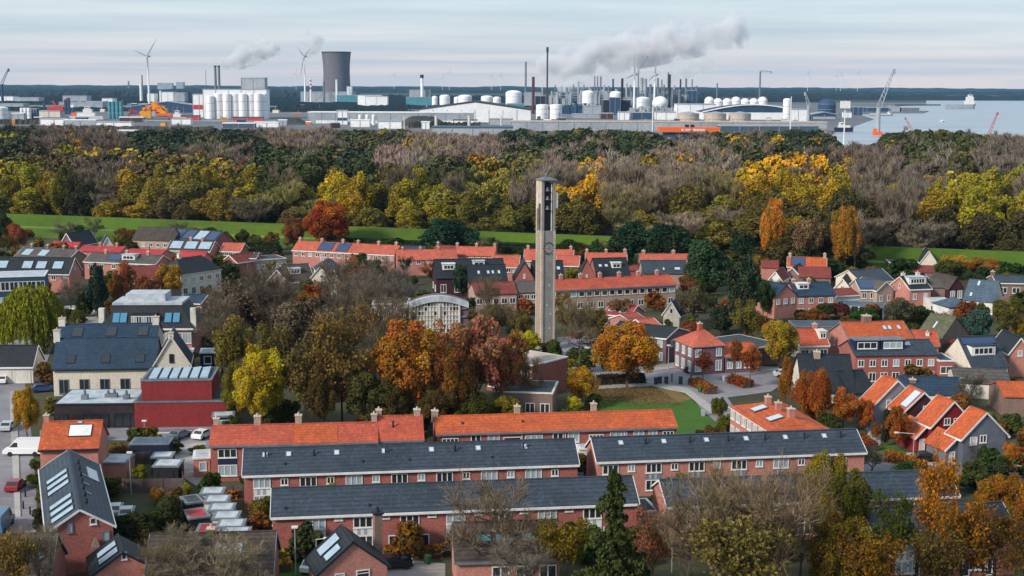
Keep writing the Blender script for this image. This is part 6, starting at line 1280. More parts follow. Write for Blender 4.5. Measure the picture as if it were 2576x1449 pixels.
def sphere():
    Y = 2500; u = Y/FP; X = gx(1660, Y); rr_ = 20*u; zc_ = gz(258, Y); r = thing('gas_sphere', 'white spherical gas tank on legs between the close turbines', 'tank', (X, Y, 0)); q = MB()
    q.lathe(0, 0, [(rr_*math.sin(t), zc_-rr_*.85*math.cos(t)) for t in np.linspace(0, math.pi, 14)], 28); q.build('shell', 'indwhite', r); q = MB()
    for k in range(8): q.cyl(rr_*.93*math.cos(k*.785), rr_*.93*math.sin(k*.785), 0, zc_, .6, .6, 6)
    q.build('legs', 'indwhite', r)
sphere()
for i, x in enumerate((1783, 1805, 1828, 1850, 1873, 1895, 1917)): tank(['first', 'second', 'third', 'fourth', 'fifth', 'sixth', 'seventh'][i]+' from the left of the white tanks behind the arched roof hall', x, 247 if i % 3 else 243, 24, 2800, 'indwhite', .25, 'white tanks behind the arched roof hall')
block('white flat hall with small grey window left of the arched roof hall', 1704, 1800, 263, 2250, 'indwhite', 50)
def arch_hall():
    Y = 2150; u = Y/FP; x0, x1 = 1766, 2026; X0, X1 = gx(x0, Y), gx(x1, Y); L = X1-X0; He = gz(281, Y); r = thing('arched_hall', 'long white hall under a shallow black arched roof at the right harbour', 'warehouse', (X0, Y, 0)); MB().box(0, L, 0, 90, 0, He).build('wall', 'indwhite', r)
    n = 24; q = MB(); Z = [He+(gz(262, Y)-He)*math.sin(math.pi*i/n) for i in range(n+1)]
    q.solid([(0, .5, He)]+[(L*i/n, .5, Z[i]) for i in range(n+1)]+[(L, .5, He)], [(0, 90, He)]+[(L*i/n, 90, Z[i]) for i in range(n+1)]+[(L, 90, He)]); q.build('roof', 'indblue', r); q = MB()
    for i in range(n): q.bar((L*i/n, 0, Z[i]+.5), (L*(i+1)/n, 0, Z[i+1]+.5), 3, 1.6)
    q.build('roof_edge', 'indwhite', r)
arch_hall()
for i, x in enumerate((1731, 1799, 1861)): tank(['left', 'middle', 'right'][i]+' of three grey cream tanks with conical lids before the arched hall', x, 280, 55, 1950, 'concrete2', .17, 'three tanks with conical lids', cone=True)
tank('slim white cylindrical tank at the right of the arched hall', 1979, 247, 20, 2000, 'indwhite', .06); block('white low hall right of the slim white tank', 1985, 2030, 276, 2050, 'indwhite', 40)
block('very long low grey quay building behind the wood', 1285, 2080, 308, 1600, 'indgrey', 30, roof='concrete2'); block('slate blue low hall at the right end of the quay building', 1812, 2060, 318, 1450, 'bluegrey', 26, roof='indgrey')
def orange_sign():
    Y = 1300; u = Y/FP; x0, x1 = 1660, 1810; r = thing('sign_building', 'dark blue building with long orange fascia sign rising behind the wood', 'building', (gx(x0, Y), Y, 0)); L = (x1-x0)*u; z0, z1 = gz(331, Y), gz(319, Y)
    MB().box(L*.1, L*.75, 2, 26, 0, z0+1).build('wall', 'indblue', r); MB().box(0, L, -1, 24, z0, z1).build('fascia', 'orangep', r); q = MB(); xx = L*.36
    for w_ in (1.6, 0, 1, 1, 1, 0, 1.2, 1, 1, 1, 1, 1): 
        if w_: q.box(xx, xx+w_*1.3, -1.15, -1.02, z0+1.3, z1-1.3)
        xx += 1.9
    q.build('sign_letters', 'white', r); q = MB(); q.box(L*.44, L*.5, 5, 9, z1+.01, z1+2.5); q.box(L*.53, L*.59, 5, 9, z1+.01, z1+2.5); q.build('roof_units', 'dark', r)
orange_sign()
def mast(label, x, yt, Y, head=True):
    H = gz(yt, Y); r = thing('light_mast', label, 'mast', (gx(x, Y), Y, 0)); q = MB(); q.cyl(0, 0, 0, H, .7, .4, 8); q.build('pole', 'white', r)
    if head: q = MB(); q.box(-4.2, 4.2, -2, 2, H-7, H-.5); q.build('lamp_head', 'white', r)
mast('white mast with a wide head at the right waterside', 2125, 250, 1250); mast('slim white mast left of the orange fascia', 1642, 268, 1300, False); mast('slim white mast beside the slim white tank', 1989, 240, 1400, False)
tank('blue tank with white dome at the right harbour', 2079, 248, 44, 2500, 'indblue', .3); block('grey blue warehouse with two white doors below the blue tank', 2042, 2105, 288, 2150, 'indblue', 30, rt=280, strip=(.1, .6, 'indgrey')); block('small white stacked office right of the blue tank', 2122, 2142, 283, 2300, 'indwhite', 12); block('small dark hall with pale roof at the waterside', 2146, 2170, 270, 2500, 'indblue', 20)
sheet('quay', [(gx(2177, 2650), 2650), (gx(2320, 2650), 2650), (gx(2335, 2850), 2850), (gx(2177, 3000), 3000)], 1.6, 'yard', th=1.6)
for i, (x0, x1, y) in enumerate([(2180, 2235, 271), (2240, 2262, 268), (2268, 2312, 272)]): block(['long dark shed on the far quay', 'grey block in the middle of the far quay', 'low sheds at the tip of the far quay'][i], x0, x1, y, 2750, ['indblue', 'indgrey', 'lead'][i], 30)
sheet('breakwater', [(gx(2250, 3600), 3600), (gx(2365, 3700), 3700), (gx(2365, 3760), 3760), (gx(2250, 3800), 3800)], 2.5, 'mound', th=2.5)
rq = random.Random(4)
QS = [(30, 60, 286, 1900, 'indgrey'), (100, 170, 300, 1720, 'indwhite'), (160, 240, 303, 1680, 'indgrey'), (190, 215, 298, 1760, 'hullblue'), (240, 330, 308, 1640, 'indwhite'), (430, 480, 300, 1800, 'indwhite'), (560, 640, 311, 1660, 'bluegrey'), (640, 700, 309, 1700, 'indwhite'), (700, 720, 303, 1760, 'indgrey'), (880, 930, 303, 1720, 'indwhite'), (950, 1010, 306, 1660, 'indwhite'), (1140, 1200, 303, 1780, 'indwhite'), (1230, 1290, 300, 1820, 'indgrey'), (1060, 1080, 308, 1650, 'indwhite'), (300, 360, 296, 1900, 'stack'), (455, 500, 292, 1960, 'redp'), (585, 660, 296, 1960, 'redp')]
for i, (x0, x1, y, Y, m_) in enumerate(QS):
    block('%s quayside shed, %s from the left of the low sheds just beyond the wood' % ({'indgrey': 'grey', 'indwhite': 'white', 'hullblue': 'navy', 'bluegrey': 'slate blue', 'stack': 'dark red', 'redp': 'red'}[m_], ['first', 'second', 'third', 'fourth', 'fifth', 'sixth', 'seventh', 'eighth', 'ninth', 'tenth', 'eleventh', 'twelfth', 'thirteenth', 'fourteenth', 'fifteenth', 'sixteenth', 'last'][i]), x0, x1, y, Y, m_, 12, roof=rq.choice(['indwhite', 'indgrey', 'bluegrey']))
rc = random.Random(12); HCol = ['indwhite', 'indwhite', 'indgrey', 'stack', 'indblue', 'orangep', 'tealclad', 'redp', 'yellowp', 'cream', 'bluegrey']; HN = ['white', 'white', 'grey', 'dark red', 'dark blue', 'orange', 'teal', 'red', 'yellow', 'cream', 'slate blue']; HL = []
for i in range(90):
    Y = rc.choice([rc.uniform(1640, 2000), rc.uniform(1900, 2600), rc.uniform(2600, 3400)]); x = rc.uniform(-10, 2050) if Y < 2700 else rc.uniform(-10, 1900); u = Y/FP; k = rc.randrange(11); w_ = rc.uniform(3, 14)*(Y/2000); h_ = rc.uniform(2.5, 7 if k != 5 else 4); X = gx(x, Y)
    r = thing('container' if w_ < 8 else 'storage_hall', HN[k], 'container' if w_ < 8 else 'shed', (X, Y, .1), rc.uniform(-.4, .4), 'small sheds and containers of the harbour'); q = MB(); q.box(-w_/2, w_/2, -3, 3, 0, h_)
    if rc.random() < .5: q.cyl(rc.uniform(-w_/3, w_/3), 0, h_+.01, h_+rc.uniform(2, 9), .5, .4, 6)
    q.build('body', HCol[k], r); q = MB(); q.solid([(-w_/2-.2, -3.2, h_+.01), (w_/2+.2, -3.2, h_+.01), (w_/2+.2, 3.2, h_+.01), (-w_/2-.2, 3.2, h_+.01)], [(-w_/2-.2, 0, h_+.9), (w_/2+.2, 0, h_+.9), (w_/2+.2, .1, h_+.9), (-w_/2-.2, .1, h_+.9)]); q.build('roof', rc.choice(['indwhite', 'indgrey', 'lead']), r)
    HL.append((r, HN[k]+' harbour', ('left of the silos' if x < 515 else 'between silos and cooling tower' if x < 860 else 'near the big warehouse' if x < 1335 else 'in the refinery' if x < 1720 else 'near the arched hall'), x, w_ < 8))
ordinal_labels([g[:4] for g in HL if g[4]], 'container'); ordinal_labels([g[:4] for g in HL if not g[4]], 'shed')
# ================================================================ smoke and haze
def plume(label, x0, y0, x1, y1, Y, r0, r1, dens, seed, bend=.0, h=.9):
    u = Y/FP; a = Vector((gx(x0, Y), Y, gz(y0, Y))); b_ = Vector((gx(x1, Y), Y, gz(y1, Y))); L = (b_-a).length; rmax = max(r0, r1)*u*1.5
    m = bpy.data.materials.new('smoke'); m.use_nodes = True; t = m.node_tree; t.nodes.clear(); nn = t.nodes.new; lk = t.links.new
    def mt(op, p, q=None, c=None):
        n = nn('ShaderNodeMath'); n.operation = op
        for i, v in enumerate((p, q, c)):
            if v is None: continue
            if isinstance(v, (int, float)): n.inputs[i].default_value = v
            else: lk(v, n.inputs[i])
        return n.outputs[0]
    o = nn('ShaderNodeOutputMaterial'); pv = nn('ShaderNodeVolumePrincipled'); lk(pv.outputs[0], o.inputs['Volume'])
    co = nn('ShaderNodeTexCoord'); sp = nn('ShaderNodeSeparateXYZ'); lk(co.outputs['Object'], sp.inputs[0])
    nz = nn('ShaderNodeTexNoise'); nz.inputs['Scale'].default_value = 1.15/(rmax/1.5); nz.inputs['Detail'].default_value = 5; nz.inputs['Roughness'].default_value = .62
    mp = nn('ShaderNodeMapping'); mp.inputs['Location'].default_value = (seed*500, 0, 0); lk(co.outputs['Object'], mp.inputs[0]); lk(mp.outputs[0], nz.inputs['Vector'])
    n2 = nn('ShaderNodeTexNoise'); n2.inputs['Scale'].default_value = .45/(rmax/1.5); n2.inputs['Detail'].default_value = 1; lk(mp.outputs[0], n2.inputs['Vector'])
    tx = mt('DIVIDE', sp.outputs[0], L); cz = mt('MULTIPLY', mt('SINE', mt('MULTIPLY', tx, 3.1416)), bend*L)
    rad = mt('ADD', mt('MULTIPLY', mt('POWER', mt('MAXIMUM', tx, 0.0), .6), (r1-r0)*u), r0*u)
    yy = mt('MULTIPLY', sp.outputs[1], 1.0); zz = mt('SUBTRACT', sp.outputs[2], cz)
    dd = mt('DIVIDE', mt('SQRT', mt('ADD', mt('MULTIPLY', yy, yy), mt('MULTIPLY', zz, zz))), rad)
    end = mt('MULTIPLY', mt('POWER', mt('MAXIMUM', tx, 0.0), 3.0), h)
    body = mt('SUBTRACT', mt('ADD', mt('SUBTRACT', 1.0, dd), mt('MULTIPLY', mt('SUBTRACT', nz.outputs[0], .48), 4.6)), end)
    body = mt('ADD', body, mt('MULTIPLY', mt('SUBTRACT', n2.outputs[0], .42), 1.6))
    inx = mt('MULTIPLY', mt('GREATER_THAN', tx, 0.0), 1.0)
    d_ = mt('MULTIPLY', mt('MULTIPLY', mt('MINIMUM', mt('MAXIMUM', body, 0.0), 1.0), inx), dens); lk(d_, pv.inputs['Density'])
    pv.inputs['Color'].default_value = (.99, .98, 1, 1); pv.inputs['Anisotropy'].default_value = .2
    d = (b_-a).normalized(); q = MB(); q.box(0, L, -rmax*.8, rmax*.8, -rmax*.6+min(0, bend*L), rmax*1.05+max(0, bend*L))
    M['smoke%d' % seed] = m; m.cycles.volume_step_rate = .2; ob = q.build('smoke', 'smoke%d' % seed, None, a); ob.rotation_euler = (0, -math.asin(d.z), 0); tag(ob, label, 'smoke', kind='stuff')
plume('broad grey lilac smoke plume drifting right from the refinery flare', 1350, 172, 1880, 62, 3900, 18, 58, .062, 1, .01, .75)
plume('small grey smoke wisp above the twin stacks', 556, 162, 705, 118, 4600, 12, 32, .075, 2, 0, .7)
plume('thin smoke wisp above the second white turbine', 770, 140, 800, 88, 4700, 12, 30, .05, 3, 0, .6)
plume('faint steam drifting over the right refinery stacks', 1640, 205, 1790, 150, 4300, 10, 26, .03, 4, 0, .8)
plume('thin white steam among the refinery columns', 1400, 222, 1500, 185, 4100, 14, 30, .03, 5, 0, .8)
hz = MB(); hz.box(-7500, 7500, -120, 15500, -1.2, 275)
m = bpy.data.materials.new('haze'); m.use_nodes = True; t = m.node_tree; t.nodes.clear(); o = t.nodes.new('ShaderNodeOutputMaterial'); pv = t.nodes.new('ShaderNodeVolumePrincipled'); t.links.new(pv.outputs[0], o.inputs['Volume'])
pv.inputs['Color'].default_value = (.30, .58, .90, 1); pv.inputs['Density'].default_value = .00003; pv.inputs['Anisotropy'].default_value = .1
M['haze'] = m; tag(hz.build('haze', 'haze'), 'pale blue haze over the far harbour and woods', 'haze', kind='stuff')
# ================================================================ trees of the town (x, top row, foot row, width in photo)
TT = [
 ('willow', 'large green yellow weeping willow at the left', 85, 706, 880, 160, '#84842a', 'willow_tree'),
 ('bush', 'small round yellow green bush below the willow', 104, 818, 890, 52, '#6f7424', 'bush'),
 ('bush', 'dark green shrub right of the white garage block', 150, 915, 965, 40, '#2c4632', 'bush'),
 ('near', 'yellow orange tree beside the street at the left', 70, 963, 1104, 78, '#b3861c', 'maple_tree'),
 ('conifer', 'dark blue green pine behind the willow, tallest on the left', 246, 664, 800, 62, '#1d3a34', 'pine_tree'),
 ('thin', 'slim golden brown tree right of the dark pine', 290, 690, 790, 44, '#9a6a26', 'tree'),
 ('thin', 'rust coloured tree in front of the old red roof on the left', 318, 652, 790, 62, '#9a5a3a', 'tree'),
 ('mid', 'round golden tree in front of the white walled hipped house', 428, 655, 758, 76, '#a9802c', 'tree'),
 ('mid', 'small bright orange tree between the red roofs on the left', 424, 628, 672, 30, '#d07a24', 'tree'),
 ('bare', 'bare bush like tree behind the willow on the right', 180, 700, 800, 66, '#6a625a', 'bare_tree'),
 ('thin', 'reddish thinning tree in front of the old red roofed house', 370, 690, 770, 90, '#8a4c3a', 'tree'),
 ('mid', 'pale rust tree at the left edge below the dike', 40, 552, 640, 70, '#a3593c', 'tree'),
 ('mid', 'dark tree at the left edge above the rust tree', 10, 530, 640, 70, '#33401f', 'tree'),
 ('bare', 'lone bare tree on the dike slope at the left', 238, 548, 612, 56, '#5b584c', 'bare_tree'),
 ('bare', 'bare shrubby tree left of the lone bare tree', 165, 560, 612, 80, '#6b6c58', 'bare_tree'),
 ('near', 'huge rust red beech tree standing before the dike', 822, 498, 612, 138, '#a3461c', 'beech_tree'),
 ('mid', 'leaning rust brown tree left of the huge red beech', 738, 545, 632, 62, '#8a5034', 'tree'),
 ('mid', 'small crimson brown tree at the edge of the wood', 500, 506, 562, 50, '#8a3c22', 'tree'),
 ('mid', 'golden tree right of the small crimson one at the wood edge', 556, 490, 552, 44, '#a9801f', 'tree'),
 ('mid', 'yellow orange tree, left of three at the wood edge', 318, 488, 555, 66, '#a8801f', 'tree'),
 ('mid', 'yellow tree, middle of three at the wood edge', 378, 492, 556, 56, '#b08e22', 'tree'),
 ('mid', 'yellow orange tree, right of three at the wood edge', 424, 494, 560, 60, '#a98422', 'tree'),
 ('mid', 'little yellow tree right of the golden tree at the wood edge', 628, 505, 548, 34, '#a98422', 'tree'),
 ('bush', 'dark green evergreen mass at the dike left of the tower', 1130, 545, 628, 150, '#1c4030', 'evergreen_thicket'),
 ('bush', 'blue green evergreen right of the dark evergreen mass', 1186, 578, 625, 58, '#27503c', 'evergreen_bush'),
 ('mid', 'small rust tree in the dark evergreen mass', 1134, 574, 622, 44, '#9a5432', 'tree'),
 ('bush', 'long dark green hedge of tall evergreens right of the tower, left half', 1580, 560, 640, 110, '#173a28', 'evergreen_hedge'),
 ('bush', 'long dark green hedge of tall evergreens right of the tower, right half', 1680, 556, 640, 120, '#183c2a', 'evergreen_hedge'),
 ('bush', 'dark green evergreen beside the orange tree on the right', 1868, 578, 660, 66, '#193a28', 'evergreen_bush'),
 ('conifer', 'big dark green broad conifer right of the coral terrace', 1775, 596, 735, 128, '#26472e', 'conifer_tree'),
 ('conifer', 'dark cedar in front of the broad conifer, mid right', 1868, 640, 830, 112, '#22382a', 'cedar_tree'),
 ('conifer', 'low dark conifer right of the blue roofed cream gable', 1812, 760, 842, 70, '#1f3226', 'conifer_tree'),
 ('thin', 'olive brown tree in front of the dark cedar', 1876, 748, 880, 90, '#6c642c', 'tree'),
 ('thin', 'bare brown tree between the tower terrace and the conifers', 1745, 715, 830, 90, '#6e6248', 'tree'),
 ('near', 'tall golden orange tree at the wood edge, mid right', 1944, 492, 655, 72, '#c07a26', 'tree'),
 ('thin', 'brown thinning tree hiding the pale villa', 2032, 535, 650, 90, '#80674e', 'tree'),
 ('near', 'orange topped tree right of the pale villa', 2126, 515, 665, 90, '#a8742a', 'tree'),
 ('bare', 'bare tree behind the orange roofed pair on the right', 2150, 560, 670, 70, '#70665a', 'bare_tree'),
 ('mid', 'golden hedge like tree group near the dike, left half', 2400, 640, 698, 90, '#b08a28', 'tree'),
 ('mid', 'golden brown hedge like tree group near the dike, right half', 2475, 642, 700, 100, '#a07030', 'tree'),
 ('near', 'large bright orange tree at the left of the square', 1578, 806, 978, 186, '#b8741a', 'oak_tree'),
 ('mid', 'bright yellow green small tree at the tower foot', 1332, 826, 905, 66, '#bfae1e', 'tree'),
 ('conifer', 'small dark green yew right of the tower foot', 1394, 853, 908, 46, '#3a4c22', 'yew_tree'),
 ('bush', 'yellow brown shrubs below the tower foot', 1404, 895, 942, 82, '#8f7420', 'bush'),
 ('mid', 'yellow orange tree left of the lawn', 1464, 918, 1022, 90, '#bd8620', 'tree'),
 ('mid', 'small bright yellow tree behind the long orange roof', 1446, 994, 1045, 50, '#c0b022', 'tree'),
 ('bare', 'tall bare brown tree beside the street right of the tower', 1458, 752, 945, 110, '#6e5f4a', 'bare_tree'),
 ('thin', 'small rusty tree right of the tower behind the orange oak', 1500, 770, 860, 70, '#7c6a38', 'tree'),
 ('maple', 'small dark red maple in front of the hipped villa', 1768, 884, 962, 56, '#6e2b20', 'maple_tree'),
 ('maple', 'rust red maple right of the hipped villa', 1886, 866, 976, 62, '#8e3c1e', 'maple_tree'),
 ('maple', 'slender dark red maple between the villa and the rust red one', 1850, 850, 950, 40, '#7a3c26', 'maple_tree'),
 ('mid', 'small olive tree at the lawn edge beside the hipped orange roof house', 1806, 992, 1062, 46, '#5e6028', 'tree'),
 ('bush', 'olive shrubs between the lawn and the pink house', 1822, 1040, 1086, 44, '#6a7024', 'bush'),
 ('near', 'round golden green tree left of the coral roofed low house', 1960, 796, 925, 104, '#a3872c', 'tree'),
 ('mid', 'bright orange low tree in front of the brick duplex', 2222, 892, 955, 74, '#c88a24', 'tree'),
 ('tall', 'narrow rust brown tree left of the black roofed house', 1975, 890, 1040, 44, '#9a5c22', 'tree'),
 ('tall', 'tall rust tree before the black roofed house, left of three', 2020, 930, 1075, 64, '#9c4a1c', 'tree'),
 ('tall', 'tall rust tree before the black roofed house, middle of three', 2062, 925, 1085, 74, '#a04818', 'tree'),
 ('tall', 'lower orange rust tree, right of three before the black roofed house', 2120, 975, 1088, 84, '#a8501c', 'tree'),
 ('mid', 'small rust orange tree left of the pale grey timber house', 2176, 995, 1090, 48, '#a8521c', 'tree'),
 ('mid', 'round rust brown tree before the maroon timber house', 2255, 1018, 1134, 66, '#964c1c', 'tree'),
 ('conifer', 'narrow black green cypress beside the round rust tree', 2228, 1022, 1122, 26, '#1a2a1e', 'cypress_tree'),
 ('bush', 'red orange shrubs left of the steep slate roof', 2400, 855, 892, 54, '#a2482a', 'bush'),
 ('conifer', 'blue green conifer behind the steep slate roofed house', 2455, 770, 860, 90, '#2c5048', 'conifer_tree'),
 ('thin', 'olive brown tree at the right above the slate roofs', 2530, 740, 850, 90, '#5e5a2a', 'tree'),
 ('mid', 'yellow tree at the right edge above the pink gable', 2566, 796, 850, 46, '#b08c22', 'tree'),
 ('bare', 'bare dark tree in front of the grey roofed bungalow', 2440, 940, 1040, 90, '#4e4c4a', 'bare_tree'),
 ('bush', 'dark red purple shrub at the pink brick gable', 2110, 760, 800, 60, '#5a2a34', 'bush'),
 ('bush', 'green shrub under the open carport', 2172, 776, 812, 74, '#2d5524', 'bush'),
 ('thin', 'grey olive tree right of the open carport', 2260, 745, 840, 90, '#5c5c48', 'tree'),
 ('bush', 'dark green shrubs right of the grey olive tree', 2320, 770, 830, 90, '#2e4626', 'bush'),
 ('bush', 'brown orange shrubs left of the open carport', 2040, 780, 815, 90, '#7c4e34', 'bush'),
 # centre masses
 ('thin', 'big dark grey brown nearly bare tree mass, left of the town centre', 620, 690, 890, 190, '#6a5850', 'tree'),
 ('bare', 'big bare tree behind the golden yellow tree', 560, 740, 950, 150, '#665a50', 'bare_tree'),
 ('thin', 'olive and brown thinning tree right of the pale gable', 590, 790, 990, 110, '#7c6a34', 'tree'),
 ('thin', 'bare brown tree in the middle of the town centre grove', 760, 730, 960, 170, '#6a5a4c', 'tree'),
 ('bare', 'bare grey tree above the grove, left of the domed hall', 905, 690, 860, 150, '#6c625c', 'bare_tree'),
 ('bare', 'bare grey tree above the grove, nearest the domed hall', 990, 660, 830, 140, '#6a625e', 'bare_tree'),
 ('thin', 'rust topped thin tree above the grove', 890, 640, 780, 70, '#a0623a', 'tree'),
 ('near', 'golden yellow tree left of the dark grove', 655, 852, 1088, 148, '#b39a20', 'tree'),
 ('thin', 'dark olive tree in the grove right of the golden one', 770, 850, 1085, 150, '#66562e', 'tree'),
 ('sparse', 'tall brown olive tree in the middle of the grove', 860, 790, 1080, 170, '#735a34', 'tree'),
 ('mid', 'dark green low tree at the foot of the grove', 920, 930, 1092, 110, '#50502a', 'tree'),
 ('mid', 'small orange brown tree above the patchy orange roof', 930, 985, 1085, 70, '#7c5a22', 'tree'),
 ('near', 'large bright orange tree in the middle of the grove', 1030, 796, 1075, 200, '#a9682a', 'tree'),
 ('near', 'rust orange tree right of the large orange one', 1130, 850, 1080, 130, '#85502c', 'tree'),
 ('thin', 'tall coral rust tree in front of the domed hall', 1195, 790, 1060, 170, '#96604a', 'tree'),
 ('thin', 'rust tree in front of the flat roofed brick villa', 1250, 850, 1050, 130, '#885438', 'tree'),
 ('mid', 'olive green shrubby tree behind the long orange roof', 1190, 985, 1090, 110, '#4a4a1c', 'tree'),
 ('mid', 'yellow green shrubby tree right of the olive one', 1270, 990, 1075, 100, '#8a7a24', 'tree'),
 ('bare', 'bare tree with rusty leaves right of the villa', 1330, 900, 1040, 90, '#7a5636', 'bare_tree'),
 ('bare', 'bare tree beside the tiled terrace behind the domed hall', 1230, 700, 860, 80, '#6c6250', 'bare_tree'),
 ('conifer', 'dark green conifer in front of the black roofs with skylights', 1158, 668, 745, 60, '#1e3d2c', 'conifer_tree'),
 ('mid', 'yellow green small tree right of the tower in the far rows', 1437, 670, 712, 44, '#8c8a24', 'tree'),
 ('mid', 'small orange tree behind the coral roofs right of the tower', 1463, 618, 655, 30, '#c88a2c', 'tree'),
 ('thin', 'brown tree in front of the long red tiled terrace', 1560, 745, 820, 80, '#7c5c40', 'tree'),
 ('thin', 'olive tree with thin foliage behind the golden yellow tree', 700, 800, 1010, 110, '#6a5c30', 'tree'),
 ('bare', 'bare grey tree in the middle of the grove', 850, 700, 930, 150, '#6a5e58', 'bare_tree'),
 ('bare', 'bare brown tree right of the middle of the grove', 940, 745, 980, 130, '#705f50', 'bare_tree'),
 ('bare', 'bare dark tree mass at the left top of the grove', 690, 680, 900, 150, '#5e5450', 'bare_tree'),
 ('near', 'dark brown green tree between the two tall olive trees', 815, 900, 1090, 110, '#5c4a2a', 'tree'),
 ('near', 'olive tree between the golden yellow tree and the townhouses', 600, 900, 1070, 90, '#6d6426', 'tree'),
 ('near', 'dark green tree beneath the large bright orange tree', 985, 940, 1090, 120, '#50482a', 'tree'),
 ('near', 'dark olive tree right of the large bright orange tree', 1095, 960, 1092, 120, '#564526', 'tree'),
 ('thin', 'coral brown tree behind the large bright orange tree', 1110, 800, 1020, 120, '#a3603c', 'tree'),
 ('thin', 'rust brown tree left of the tower foot', 1290, 820, 1000, 100, '#8c5a38', 'tree'),
 ('near', 'brown tree between the olive shrubby trees behind the orange roof', 1150, 900, 1085, 90, '#6a4220', 'tree'),
 ('bare', 'bare brown tree below the domed hall', 1010, 760, 930, 110, '#6e5e50', 'bare_tree'),
 ('bare', 'bare tree behind the rust topped thin tree', 850, 650, 790, 110, '#6c605a', 'bare_tree'),
 ('bare', 'bare tree right of the cream gabled houses', 930, 665, 800, 120, '#645c58', 'bare_tree'),
 ('bare', 'reddish bare tree in front of the brown tiled roof with dormer', 680, 695, 830, 130, '#71594e', 'bare_tree'),
 ('bare', 'bare tree in the green between domed hall and tower', 1275, 765, 862, 84, '#77684e', 'bare_tree'),
 ('thin', 'olive brown tree behind the yellow green small tree', 1315, 775, 870, 64, '#6c5c34', 'tree'),
 ('bare', 'bare tree just left of the tower foot', 1210, 775, 872, 80, '#74634c', 'bare_tree'),
 ('bush', 'dark green shrubs left of the tower foot', 1300, 812, 846, 60, '#2b3d22', 'bush'),
 ('bush', 'dark shrubs in front of the brown roofed house by the tower', 1250, 790, 818, 70, '#33401f', 'bush'),
 ('thin', 'brown thinning tree right of the tower in front of the tiled terrace', 1425, 765, 845, 66, '#78603c', 'tree'),
 # front
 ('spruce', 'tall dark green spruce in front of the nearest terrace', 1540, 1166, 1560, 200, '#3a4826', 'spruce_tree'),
 ('bare', 'large bare tree in front of the nearest terrace', 1235, 1218, 1500, 240, '#79685a', 'bare_tree'),
 ('sparse', 'olive leafed shrub tree right of the bare tree', 1412, 1318, 1520, 150, '#6c5a1e', 'tree'),
 ('bare', 'bare rounded tree top behind the spruce at the bottom', 1300, 1360, 1540, 190, '#77706a', 'bare_tree'),
 ('sparse', 'bare reddish hedge tree right of the spruce', 1640, 1290, 1500, 100, '#8a5a48', 'tree'),
 ('conifer', 'dark green conifer bush at the bottom right of the spruce', 1600, 1400, 1540, 90, '#243a1e', 'conifer_tree'),
 ('bare', 'very large bare tree at the bottom, left of the olive trees', 1790, 1205, 1560, 260, '#7d6c58', 'bare_tree'),
 ('bare', 'very large bare brown tree at the bottom right of centre', 1930, 1200, 1580, 280, '#7f6a56', 'bare_tree'),
 ('bare', 'very tall bare tree between the two very large ones at the bottom', 1860, 1195, 1540, 230, '#85705e', 'bare_tree'),
 ('bare', 'large bare tree in front of the right end of the second terrace', 2010, 1180, 1500, 180, '#7d6a58', 'bare_tree'),
 ('bare', 'bare tree hiding the left end of the right front terrace', 1720, 1270, 1560, 170, '#78685a', 'bare_tree'),
 ('sparse', 'bare tree with a few olive leaves at the bottom', 1860, 1300, 1600, 260, '#6e6238', 'tree'),
 ('near', 'olive yellow leafed tree crown over the second slate roof', 2070, 1112, 1400, 130, '#827424', 'tree'),
 ('near', 'dark olive tree right of the olive yellow crown', 2128, 1170, 1440, 120, '#5a5a20', 'tree'),
 ('near', 'brown olive leafed tree at the bottom right', 2110, 1270, 1560, 190, '#6b5420', 'tree'),
 ('sparse', 'orange brown leafed tree at the bottom right', 2180, 1350, 1580, 170, '#755220', 'tree'),
 ('sparse', 'dark green brown tree before the lowest terrace', 2240, 1250, 1500, 120, '#47501f', 'tree'),
 ('sparse', 'tall sparse orange tree before the right slate roofs', 2345, 1160, 1480, 130, '#a0662a', 'tree'),
 ('sparse', 'sparse rust orange tree at the lower right', 2420, 1280, 1540, 170, '#86561f', 'tree'),
 ('sparse', 'sparse brown tree in front of the lowest terrace', 2350, 1330, 1560, 150, '#5c4a26', 'tree'),
 ('near', 'orange green tree mass at the right edge', 2510, 1180, 1330, 130, '#95621c', 'tree'),
 ('sparse', 'dark brown tree at the bottom right corner', 2500, 1290, 1540, 150, '#5e4422', 'tree'),
 ('sparse', 'rust orange sparse tree at the right edge', 2575, 1240, 1500, 110, '#9a5a26', 'tree'),
 ('bush', 'dark green bush below the blue grey timber house', 2482, 1122, 1190, 50, '#36451c', 'bush'),
 ('mid', 'orange shrub tree right of the blue grey timber house', 2545, 1110, 1180, 60, '#b86a2c', 'tree'),
 ('bare', 'small bare shrub in front of the blue grey timber house', 2450, 1118, 1186, 46, '#4e4c52', 'bare_tree'),
 ('bare', 'bare shrub between the slate terraces and the driveway', 2190, 1130, 1200, 90, '#837467', 'bare_tree'),
 ('sparse', 'bare tree with yellow twigs at the bottom left corner', 40, 1345, 1560, 130, '#7a6238', 'tree'),
 ('bare', 'bare spreading tree at the bottom over the brown roof', 520, 1335, 1520, 240, '#7c7160', 'bare_tree'),
 ('bare', 'bare tree in the lower left gardens', 420, 1360, 1520, 150, '#74674f', 'bare_tree'),
 ('bare', 'bare tree over the brown roof in the bottom left corner', 110, 1330, 1540, 120, '#877a68', 'bare_tree'),
 ('bare', 'wide bare tree left of the crimson sheds at the bottom', 600, 1360, 1560, 170, '#877a68', 'bare_tree'),
 ('mid', 'low golden brown tree between long hedge and white gables near the dike', 300, 585, 640, 44, '#7c7a34', 'tree'),
 ('bare', 'bare tree left of the brown roofed double house at the dike', 455, 560, 618, 60, '#5c5a50', 'bare_tree'),
 ('thin', 'olive tree right of the orange roofed house with brick gable at the dike', 640, 590, 640, 44, '#5c6034', 'tree'),
